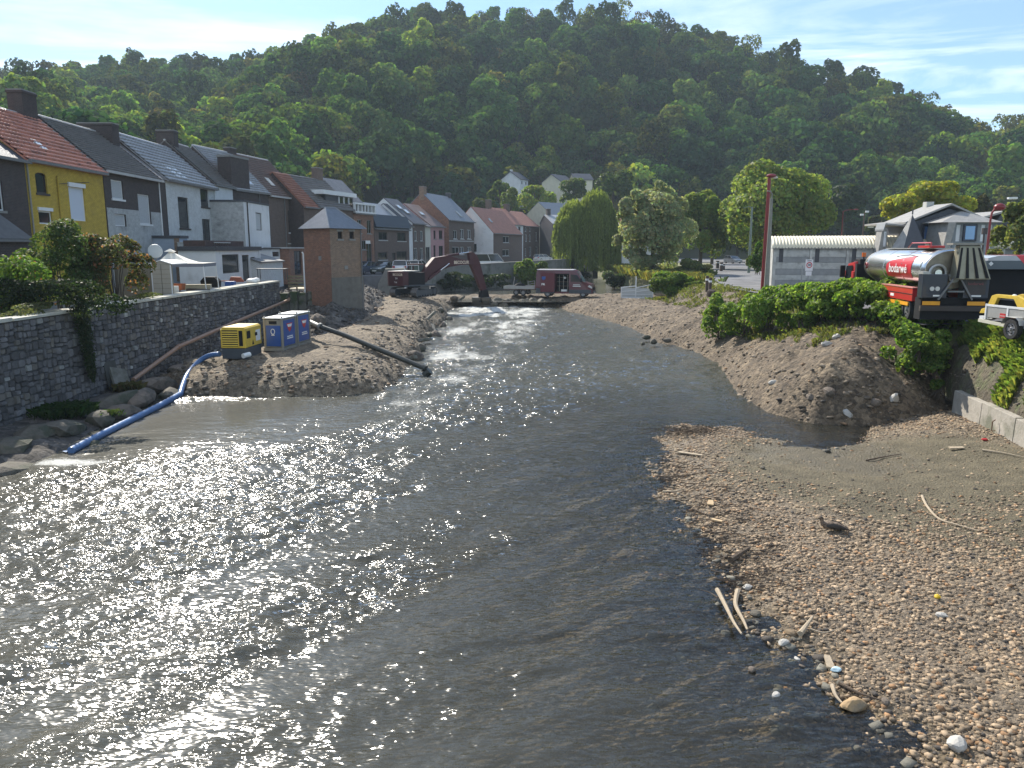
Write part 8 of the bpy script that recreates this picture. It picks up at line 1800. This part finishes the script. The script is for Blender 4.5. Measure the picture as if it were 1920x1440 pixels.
mbc = MB(); mbc.poly([(pk[0]-.28, pk[1]-.28, hp_-.06), (pk[0]+.28, pk[1]-.28, hp_-.06), (pk[0], pk[1], hp_+.12)]).poly([(pk[0]+.28, pk[1]-.28, hp_-.06), (pk[0]+.28, pk[1]+.28, hp_-.06), (pk[0], pk[1], hp_+.12)]).poly([(pk[0]-.28, pk[1]+.28, hp_-.06), (pk[0]-.28, pk[1]-.28, hp_-.06), (pk[0], pk[1], hp_+.12)]); mbc.build('top_vent', m_canvas, tn)
for p in c_: MB().tube([(p[0]*.98, p[1]*.98, he-.05), (p[0]*1.0+.12*(1 if p[0] > 0 else -.2), p[1]*1.0, -.02)], .03, 6).build('leg', m_pvc, tn)
sd2 = thing('satellite_dish', 'round grey satellite dish between the bush and the tent', 'satellite dish', (onY(291, 471, 47).x, 47, onY(291, 471, 47).z)); MB().tube([(0, 0, 0), (.02, -.06, 0)], [.42, .40], 16).build('dish', mat('grey_dish', (.42, .47, .5), .5, .05, 2), sd2); MB().cyl((0, .05, -.4), (0, .05, -1.6), .03, 6).build('mast', m_gut, sd2)
# clutter on and behind the wall
def clut(name, label, cat, px, py, Y, mb, m, rz=0, zoff=0): p = onY(px, py, Y); o = mb.build(name, m, None, bevel=.012); o.location = (p.x, p.y, p.z+zoff); o.rotation_euler = (0, 0, rz); return tag(o, label, cat)
m_org = mat('orange_plastic', (.5, .14, .05), .6, .15, 4); m_bwood = mat('light_plank', (.50, .44, .32), .8, .15, 5)
clut('leaning_sheet', 'dark brown panel board lying slanted behind the wall coping', 'board', 372, 545, 44, MB().hexa([(-.7, 0, -.2), (.5, 0, -.3), (.5, .6, -.3), (-.7, .6, -.2), (-.7, 0, .12), (.45, 0, .05), (.45, .6, .05), (-.7, .6, .12)]), mat('dark_board', (.06, .045, .035), .8, .3, 4))
clut('planter_box', 'long pale wooden planter under the garden tent', 'planter', 365, 536, 47, MB().box(-.9, 0, -.25, .9, .4, .08), m_bwood, .1)
clut('orange_basin', 'orange plastic basin between shed and tent leg', 'basin', 328, 536, 44, MB().prism([(-.35, -.25), (.35, -.25), (.42, .12), (-.42, .12)], 1, 0, .5), m_org)
clut('white_garden_chair', 'white plastic chair lying behind the wall near the shed', 'chair', 326, 545, 42, MB().box(-.25, 0, -.2, .25, .05, .25).box(-.25, 0, -.05, .25, .45, 0).box(-.25, 0, -.4, -.2, .05, -.2).box(.2, 0, -.4, .25, .05, -.2).box(-.25, .4, -.4, -.2, .45, -.05).box(.2, .4, -.4, .25, .45, -.05), m_white, .4)
clut('barbecue', 'dark covered barbecue standing below the tent', 'barbecue', 392, 530, 48, MB().prism([(-.5, -.3), (.5, -.3), (.55, .1), (.3, .35), (-.3, .35), (-.55, .1)], 1, 0, .6), m_black)
clut('red_wheelbarrow', 'rusty red wheelbarrow turned over on the yard by the kitchen', 'wheelbarrow', 443, 526, 52.5, MB().prism([(-.5, -.1), (.5, -.1), (.3, .22), (-.35, .25)], 1, 0, .6).box(-1.2, .1, -.05, -.4, .15, .0).box(-1.2, .45, -.05, -.4, .5, .0), mat('rusty_red', (.25, .06, .03), .7, .3, 5), .3)
clut('blue_crate', 'blue plastic crate left of the red wheelbarrow', 'crate', 430, 532, 51, MB().box(-.3, 0, -.15, .3, .4, .15), m_bluep)
clut('white_bags', 'white and pale blue plastic bag heap right of the wheelbarrow', 'bags', 472, 527, 54, MB().ball((0, 0, 0), (.4, .3, .2)).ball((.3, .1, .08), (.25, .2, .16)), m_white)
clut('yard_table', 'long grey yard table at the end of the terrace', 'table', 508, 505, 58, MB().box(-1.1, 0, 0, 1.1, .7, .06).box(-1.05, .05, -.75, -1.0, .1, 0).box(1.0, .05, -.75, 1.05, .1, 0).box(-1.05, .6, -.75, -1.0, .65, 0).box(1.0, .6, -.75, 1.05, .65, 0), m_dgrey)
# wooden deck with railing next to the cabin
dk = thing('wooden_deck', 'small wooden deck with plank railing between veranda and brick cabin', 'deck', (onY(541, 540, 59).x, 59.0, onY(541, 541, 59).z), -.05)
MB().box(0, 0, -.1, 1.35, 2.2, 0).build('deck_floor', m_bwood, dk)
for x in (0.03, .65, 1.3): MB().box(x-.05, -.04, -1.0, x+.05, .04, 1.0).build('post', m_wood, dk)
for z in (.2, .45, .7, .93): MB().box(0, -.065, z-.08, 1.33, -.042, z+.05).build('plank', mat('olive_plank', (.20, .17, .10), .85, .2, 5) if 'olive_plank' not in MATS else MATS['olive_plank'], dk)
MB().tube([(1.3, -.1, -1), (1.3, -.12, 2.6), (1.22, -.12, 2.75)], .06, 8).build('white_pipe', m_pvc, dk)
def bigbag(label, px, py, z, s):
    p = onz(px, py, z); o = thing('builders_bag', label, 'bulk bag', (p.x, p.y, z)); mb = MB(); n = 14; rr = random.Random(int(px))
    for i, (zz_, f) in enumerate([(0, .85), (.2, 1.0), (.55, 1.04), (.85, .95), (1.0, .8), (.9, .55)]):
        for j in range(n): a = 2*math.pi*j/n; q = 1/max(abs(math.cos(a)), abs(math.sin(a)))**.5; mb.v.append((math.cos(a)*s*.5*f*q*(1+rr.uniform(-.04, .04)), math.sin(a)*s*.5*f*q*(1+rr.uniform(-.04, .04)), zz_*s*.9+rr.uniform(-.03, .03)*(i > 2)))
    for i in range(5):
        for j in range(n): j2 = (j+1) % n; mb.f.append((i*n+j, i*n+j2, (i+1)*n+j2, (i+1)*n+j))
    mb.f.append(tuple(range(n))); mb.f.append(tuple(range(5*n, 6*n))); mb.build('bag', mat('woven_white_bag', (.60, .62, .66), .8, .15, 5) if 'woven_white_bag' not in MATS else MATS['woven_white_bag'], o, smooth=True)
    for x in (-.4, .4): MB().tube([(x*s, -.1, .8*s), (x*s*.9, 0, 1.15*s), (x*s, .15, .85*s)], .03, 5).build('strap', m_beige, o)
bigbag('white builders bag of rubble in the dark hollow below the cabin', 657, 567, 1.9, .82); bigbag('crumpled white bag beside the deck and the cabin', 579, 524, 3.0, .62)
# slabs and rubble tipped along the river side of the causeway
rr = random.Random(5); DESC = ['nearest the discharge pipe end']
ORD = ['first', 'second', 'third', 'fourth', 'fifth', 'sixth', 'seventh', 'eighth', 'ninth', 'tenth', 'eleventh', 'twelfth', 'thirteenth', 'fourteenth', 'fifteenth', 'sixteenth', 'seventeenth', 'eighteenth', 'nineteenth', 'twentieth']
BL = [(806, 610), (818, 602), (828, 594), (836, 585), (846, 578), (856, 570), (826, 582), (840, 568), (812, 618), (795, 640), (786, 652), (803, 628), (778, 668), (852, 560), (864, 563), (830, 612), (842, 600), (768, 676), (818, 628), (808, 594)]
BL.sort(key=lambda q: -q[1])
for i, (px, py) in enumerate(BL):
    z = float(cause(np.array([onz(px, py, .8).x]), np.array([onz(px, py, .8).y]))[0]); z = max(.2, min(z, 1.8)); p = onz(px, py, z)
    if i % 3 == 0:
        o = MB().box(-.55, -.14, -.1, .55, .14, .1).build('broken_beam', m_slab, None, bevel=.02); o.location = (p.x, p.y, z+.1); o.rotation_euler = (rr.uniform(-.4, .4), rr.uniform(-.6, .6), rr.uniform(0, 3)); tag(o, 'broken concrete beam on the causeway edge, '+ORD[i//3]+' beam up from the black pipe', 'concrete beam', 'broken beams on the causeway edge')
    else: rock('boulder', ('dark', 'brown')[i % 2]+' angular boulder on the causeway edge, '+ORD[i-i//3-1]+' boulder up from the black pipe', 'boulder', (p.x, p.y, z), (rr.uniform(.35, .6), rr.uniform(.3, .45), rr.uniform(.22, .4)), 500+i, [m_rock, m_rock2][i % 2], rz=rr.uniform(0, 3), group='boulders on the causeway edge')
for i, (px, py, s) in enumerate([(1212, 628, .38), (1226, 636, .42), (1236, 624, .3), (1252, 634, .34), (1275, 632, .3), (1205, 640, .26)]):
    p = onz(px, py, .5); rock('boulder', ['largest stone', 'second stone', 'topmost stone', 'third stone', 'rightmost stone', 'small leftmost stone'][i]+' of the little dark heap at the foot of the right bank', 'boulder', (p.x, p.y, .35), (s*.9, s*.6, s*.5), 540+i, m_rock, rz=i, group='stone heap at the foot of the right bank')
for i, px in enumerate(range(925, 1045, 9)):
    p = onz(px, 572+rr.uniform(-2, 3), .5); rock('boulder', ORD[i]+' dark stone from the excavator bucket along the foot of the dike', 'boulder', (p.x, p.y+.6, .45+rr.uniform(0, .3)), (rr.uniform(.45, .9), .5, rr.uniform(.35, .6)), 560+i, m_rock, rz=rr.uniform(0, 3), group='stones along the foot of the dike')
# pale slabs stuck in the dirt mound
m_pslab = mat('pale_flat_stone', (.44, .42, .38), .8, .15, 5, .3, 12)
for i, (px, py, s, f, lb) in enumerate([(1552, 646, .30, .16, 'pale white stone near the top of the dirt mound'), (1568, 633, .22, .2, 'greyish plastic scrap just above the white stone on the mound'), (1676, 748, .26, .30, 'pale upright stone low on the right side of the mound'), (1590, 775, .33, .15, 'flat pale slab at the foot of the mound by the mud'), (1518, 746, .26, .18, 'rounded grey stone low in the middle of the mound'), (1552, 735, .30, .24, 'brown rounded stone right of the grey one on the mound'), (1640, 756, .26, .2, 'dark brown stone at the lower right of the mound'), (1450, 718, .22, .14, 'small pale stone on the left flank of the mound')]):
    d = ray(px, py); t = 22.0
    while t < 45 and CAMZ+d.z*t > float(mound(np.array([d.x*t]), np.array([d.y*t]))[0]): t += .1
    rock('flat_stone', lb, 'stone', (d.x*t, d.y*t, CAMZ+d.z*t), (s, s*.7, f), 600+i, m_pslab if i in (0, 1, 2, 3, 7) else m_rock2, rz=.4*i, tilt=.5)
# things on the gravel bar
def bz(p): return float(bed(np.array([p.x]), np.array([p.y]))[0])
def onbar(px, py): p = onz(px, py, .2); p.z = bz(p); return p
m_drift = mat('bleached_driftwood', (.42, .34, .24), .85, .2, 8, .4, 30); m_driftd = mat('dark_driftwood', (.11, .08, .055), .9, .3, 8, .5, 30); m_board = mat('raw_board', (.52, .38, .22), .8, .12, 6)
def stick(label, pts, r, m, name='driftwood', lift=.04, z=None):
    P = [onbar(*q[:2]) for q in pts]
    for i, q in enumerate(pts): P[i].z = max(P[i].z, .02)+lift+(q[2] if len(q) > 2 else 0)
    o = P[0].copy(); Q = smooth_path([p-o for p in P], 5) if len(P) > 2 else [p-o for p in P]; n = len(Q); rr_ = [r*(1-.65*i/max(1, n-1)) for i in range(n)]
    t = MB().tube(Q, rr_, 7).build(name, m, None, smooth=True); t.location = o; return tag(t, label, 'driftwood')
stick('long thin pale crooked branch lying on the brown mud flat', [(1728, 938), (1738, 958), (1760, 980), (1790, 992), (1834, 1006)], .035, m_drift)
stick('straight pale stick near the concrete wall at the right edge', [(1840, 860), (1880, 868), (1925, 878)], .03, m_drift)
stick('longest pale branch lying partly in the shallow water', [(1345, 1098), (1362, 1130), (1376, 1158), (1391, 1180)], .045, m_drift, lift=.10)
stick('curved branch just right of the longest one at the water edge', [(1384, 1096), (1380, 1122), (1394, 1150), (1402, 1168)], .05, m_drift, lift=.06)
stick('thin twig sticking out from the longest branch over the water', [(1346, 1112), (1330, 1102), (1308, 1096)], .014, m_driftd, lift=.09)
stick('short thick log at the water edge above the branches', [(1370, 1040), (1406, 1022)], .075, m_driftd, lift=.06)
stick('short grey log pointing up on the shingle below the branches', [(1501, 1182), (1524, 1155)], .05, m_drift, lift=.08)
stick('long dark stick lying left of the tan boulder', [(1575, 1268), (1610, 1288), (1655, 1304)], .03, m_driftd, lift=.05)
stick('bone coloured forked stick above the tan boulder', [(1562, 1270), (1568, 1288), (1580, 1302)], .035, m_drift, lift=.05)
stick('thin pale stick beside the tan boulder heading right', [(1520, 1172), (1545, 1178), (1570, 1174)], .018, m_drift)
stick('dark horizontal branch at the tip of the gravel bar', [(1232, 884), (1275, 886), (1335, 880)], .028, m_driftd)
stick('brown branch at the upper left edge of the gravel bar', [(1243, 912), (1265, 913), (1283, 911)], .035, m_drift)
stick('thin dark stick half way down the bar edge', [(1300, 944), (1330, 958), (1362, 962)], .02, m_driftd)
stick('dark stick on the wet ground behind the bar', [(1625, 858), (1660, 852), (1690, 850)], .03, m_driftd)
for (px, py, l, w, rz, lb) in [(1295, 848, .85, .12, -.75, 'long bleached board near the tip of the gravel bar'), (1332, 940, .30, .16, 1.3, 'short raw wooden block on the left side of the bar'), (1345, 970, .28, .09, -.8, 'small raw splinter board below the wooden block'), (1792, 853, .42, .16, -.1, 'flat pale broken board on the mud before the concrete wall'), (1555, 1228, .34, .12, 1.4, 'grey plank end standing at the water edge left of the plastic scrap')]:
    p = onbar(px, py); o = MB().hexa([(-l/2, -w/2, 0), (l/2, -w*.4, 0), (l/2*.92, w*.35, 0), (-l/2*.95, w/2, 0), (-l/2, -w/2, .03), (l/2, -w*.4, .03), (l/2*.92, w*.35, .03), (-l/2*.95, w/2, .03)]).build('wooden_board', m_board if px in (1332, 1345) else m_drift, None); o.location = (p.x, p.y, max(p.z, .02)+.05); o.rotation_euler = (.08, -.06, rz); tag(o, lb, 'board')
m_tan = mat('tan_boulder', (.42, .28, .14), .75, .2, 5, .4, 14, col2=(.22, .17, .11), c2s=4)
p = onbar(1604, 1305); rock('boulder', 'tan orange flattish boulder at the water edge, lower right', 'boulder', (p.x, p.y, max(p.z, 0)+.06), (.22, .13, .10), 701, m_tan, rz=.2, sub=3)
for i, (px, py, s, lb) in enumerate([(1470, 1190, .11, 'square pale topped stone standing in the shallow water'), (1456, 1281, .085, 'small round stone alone in the shallow water'), (1411, 1234, .09, 'dark stone in the water left of the grey log'), (1418, 1134, .12, 'dark block stone at the water edge right of the branches'), (1402, 1090, .11, 'flat dark stone at the bend of the water edge'), (1318, 1042, .09, 'dark stone in the water near the upper bar edge'), (1610, 1378, .07, 'small flat stone in the shallows below the tan boulder'), (1496, 1214, .07, 'pair stone just below the square pale stone'), (1505, 1227, .06, 'small flat stone alone between square stone and plank end'), (1390, 1082, .07, 'pebble sized stone under the bend'), (1795, 1385, .16, 'pale blocky stone on the shingle near the lower right corner'), (1662, 1305, .09, 'dark round stone right of the tan boulder'), (1430, 878, .09, 'single bright pebble on the upper bar'), (1765, 1160, .10, 'dark stone on the shingle near the right side')]):
    p = onbar(px, py); rock('stone', lb, 'stone', (p.x, p.y, max(p.z, -.02)+s*.3), (s, s*.75, s*.6), 720+i, [m_rock, m_pslab, m_rock2][i % 3] if i not in (0, 1, 10) else m_pslab, rz=i*.7)
m_tyel = mat('yellow_litter', (.75, .5, .03), .6, .1, 5); m_tblue = mat('pale_blue_plastic', (.45, .6, .65), .5, .1, 5)
p = onbar(1757, 1128); rock('litter', 'crumpled yellow wrapper on the shingle at the right', 'litter', (p.x, p.y, p.z+.06), (.07, .05, .04), 760, m_tyel)
p = onbar(1568, 1242); rock('litter', 'crumpled pale blue plastic scrap at the water edge', 'litter', (p.x, p.y, max(p.z, 0)+.05), (.09, .07, .035), 761, m_tblue)
p = onbar(1845, 842); rock('litter', 'small dark red rag on the weeds before the concrete wall', 'litter', (p.x, p.y, p.z+.04), (.12, .07, .04), 762, m_red)
# twigs and weed rack heap at the tip of the bar
rs = np.random.RandomState(88); tw = thing('twig_heap', 'dark heap of twigs and weed caught at the tip of the gravel bar', 'twig heap', tuple(onz(1290, 812, .1)))
mb = MB()
for i in range(170):
    a = rs.rand()*6.28; l = .08+.22*rs.rand(); c = Vector((rs.normal(0, .55), rs.normal(0, .28), .12*rs.rand()+.05)); d = Vector((math.cos(a), math.sin(a), rs.normal(0, .25)))*l; mb.tube([c-d, c+d], [.012, .006], 4)
mb.build('twigs', m_driftd, tw, kind='stuff')
mb = MB()
for i in range(420):
    t = rs.rand(); p = onz(1245+150*rs.rand()**1.5, 850+260*t, .1); p.x += (t*1.2 if t > .4 else 0); dd = float(sdist(np.array([p.x]), np.array([p.y]), BAR)[0])
    if dd < -.25 or dd > 1.8: continue
    a = rs.normal(0, .5); l = .06+.2*rs.rand()**2; z = max(bz(p), .0)+.04; d = Vector((math.cos(a), math.sin(a), rs.normal(0, .08)))*l; c = Vector((p.x, p.y, z)); mb.tube([c-d, c+d], [.011, .006], 4)
mb.build('drift_litter', m_driftd, None, kind='stuff')
# ---- duck resting on the shingle, turned left, tail to the right
p = onbar(1560, 1000); dk = thing('duck', 'brown duck resting on the shingle with its tail to the right', 'duck', (p.x, p.y, p.z+.04), math.radians(-20))
m_duck = mat('brown_feathers', (.11, .075, .05), .8, .35, 30, .4, 60, col2=(.24, .18, .13), c2s=14); m_duckd = mat('dark_head_feathers', (.04, .035, .03), .7, .2, 30)
MB().tube([(.36, .0, .03), (.30, 0, .045), (.20, 0, .075), (.08, 0, .095), (-.06, 0, .10), (-.16, 0, .10), (-.205, 0, .135), (-.22, 0, .17), (-.23, 0, .205), (-.245, 0, .235), (-.275, 0, .245), (-.305, 0, .235)], [(.012, .008), (.045, .022), (.085, .055), (.115, .085), (.115, .095), (.085, .080), (.050, .055), (.038, .040), (.040, .040), (.046, .044), (.036, .034), (.012, .014)], 14).build('body', m_duck, dk, smooth=True)
for s_ in (-1, 1): MB().tube([(-.12, s_*.085, .10), (.0, s_*.118, .125), (.14, s_*.10, .10), (.26, s_*.05, .065), (.33, s_*.015, .05)], [(.015, .03), (.02, .065), (.02, .055), (.015, .03), (.006, .01)], 8).build('wing', m_duckd, dk, smooth=True)
MB().tube([(-.295, 0, .235), (-.325, 0, .226), (-.352, 0, .222)], [(.014, .011), (.017, .006), (.010, .004)], 8).build('bill', mat('olive_bill', (.16, .12, .05), .5, .1, 10), dk, smooth=True)
for s_ in (-1, 1): MB().ball((-.275, s_*.035, .252), .007, 6, 5).build('eye', m_black, dk, smooth=True)
MB().tube([(-.26, 0, .272), (-.235, 0, .278), (-.21, 0, .25), (-.20, 0, .21)], [(.02, .006), (.03, .008), (.03, .008), (.02, .006)], 8).build('dark_cap', m_duckd, dk, smooth=True)
# kerb and people-free details: yard kerb line by the trailer
ka, kb = wxf(15)+1.75, wxf(29)+1.75
MB().hexa([(ka, 15, 3.25), (ka+.14, 15, 3.25), (kb+.14, 29, 3.25), (kb, 29, 3.25), (ka, 15, 3.47), (ka+.14, 15, 3.47), (kb+.14, 29, 3.47), (kb, 29, 3.47)]).build('yard_kerb', MATS['kerb_stone'], None, kind='structure')
# ---- air: the valley is slightly hazy against the sun
hz = bpy.data.materials.new('valley_air'); hz.use_nodes = True; nt = hz.node_tree; nt.nodes.clear(); o_ = N(nt, 'ShaderNodeOutputMaterial'); v_ = N(nt, 'ShaderNodeVolumePrincipled'); v_.inputs['Color'].default_value = (.70, .86, 1.0, 1); v_.inputs['Density'].default_value = 0.00028; v_.inputs['Anisotropy'].default_value = .1; L(nt, v_.outputs[0], o_.inputs['Volume'])
hb = MB().box(-1650, -60, -3, 1650, 1000, 330).build('haze', hz, None, kind='stuff')
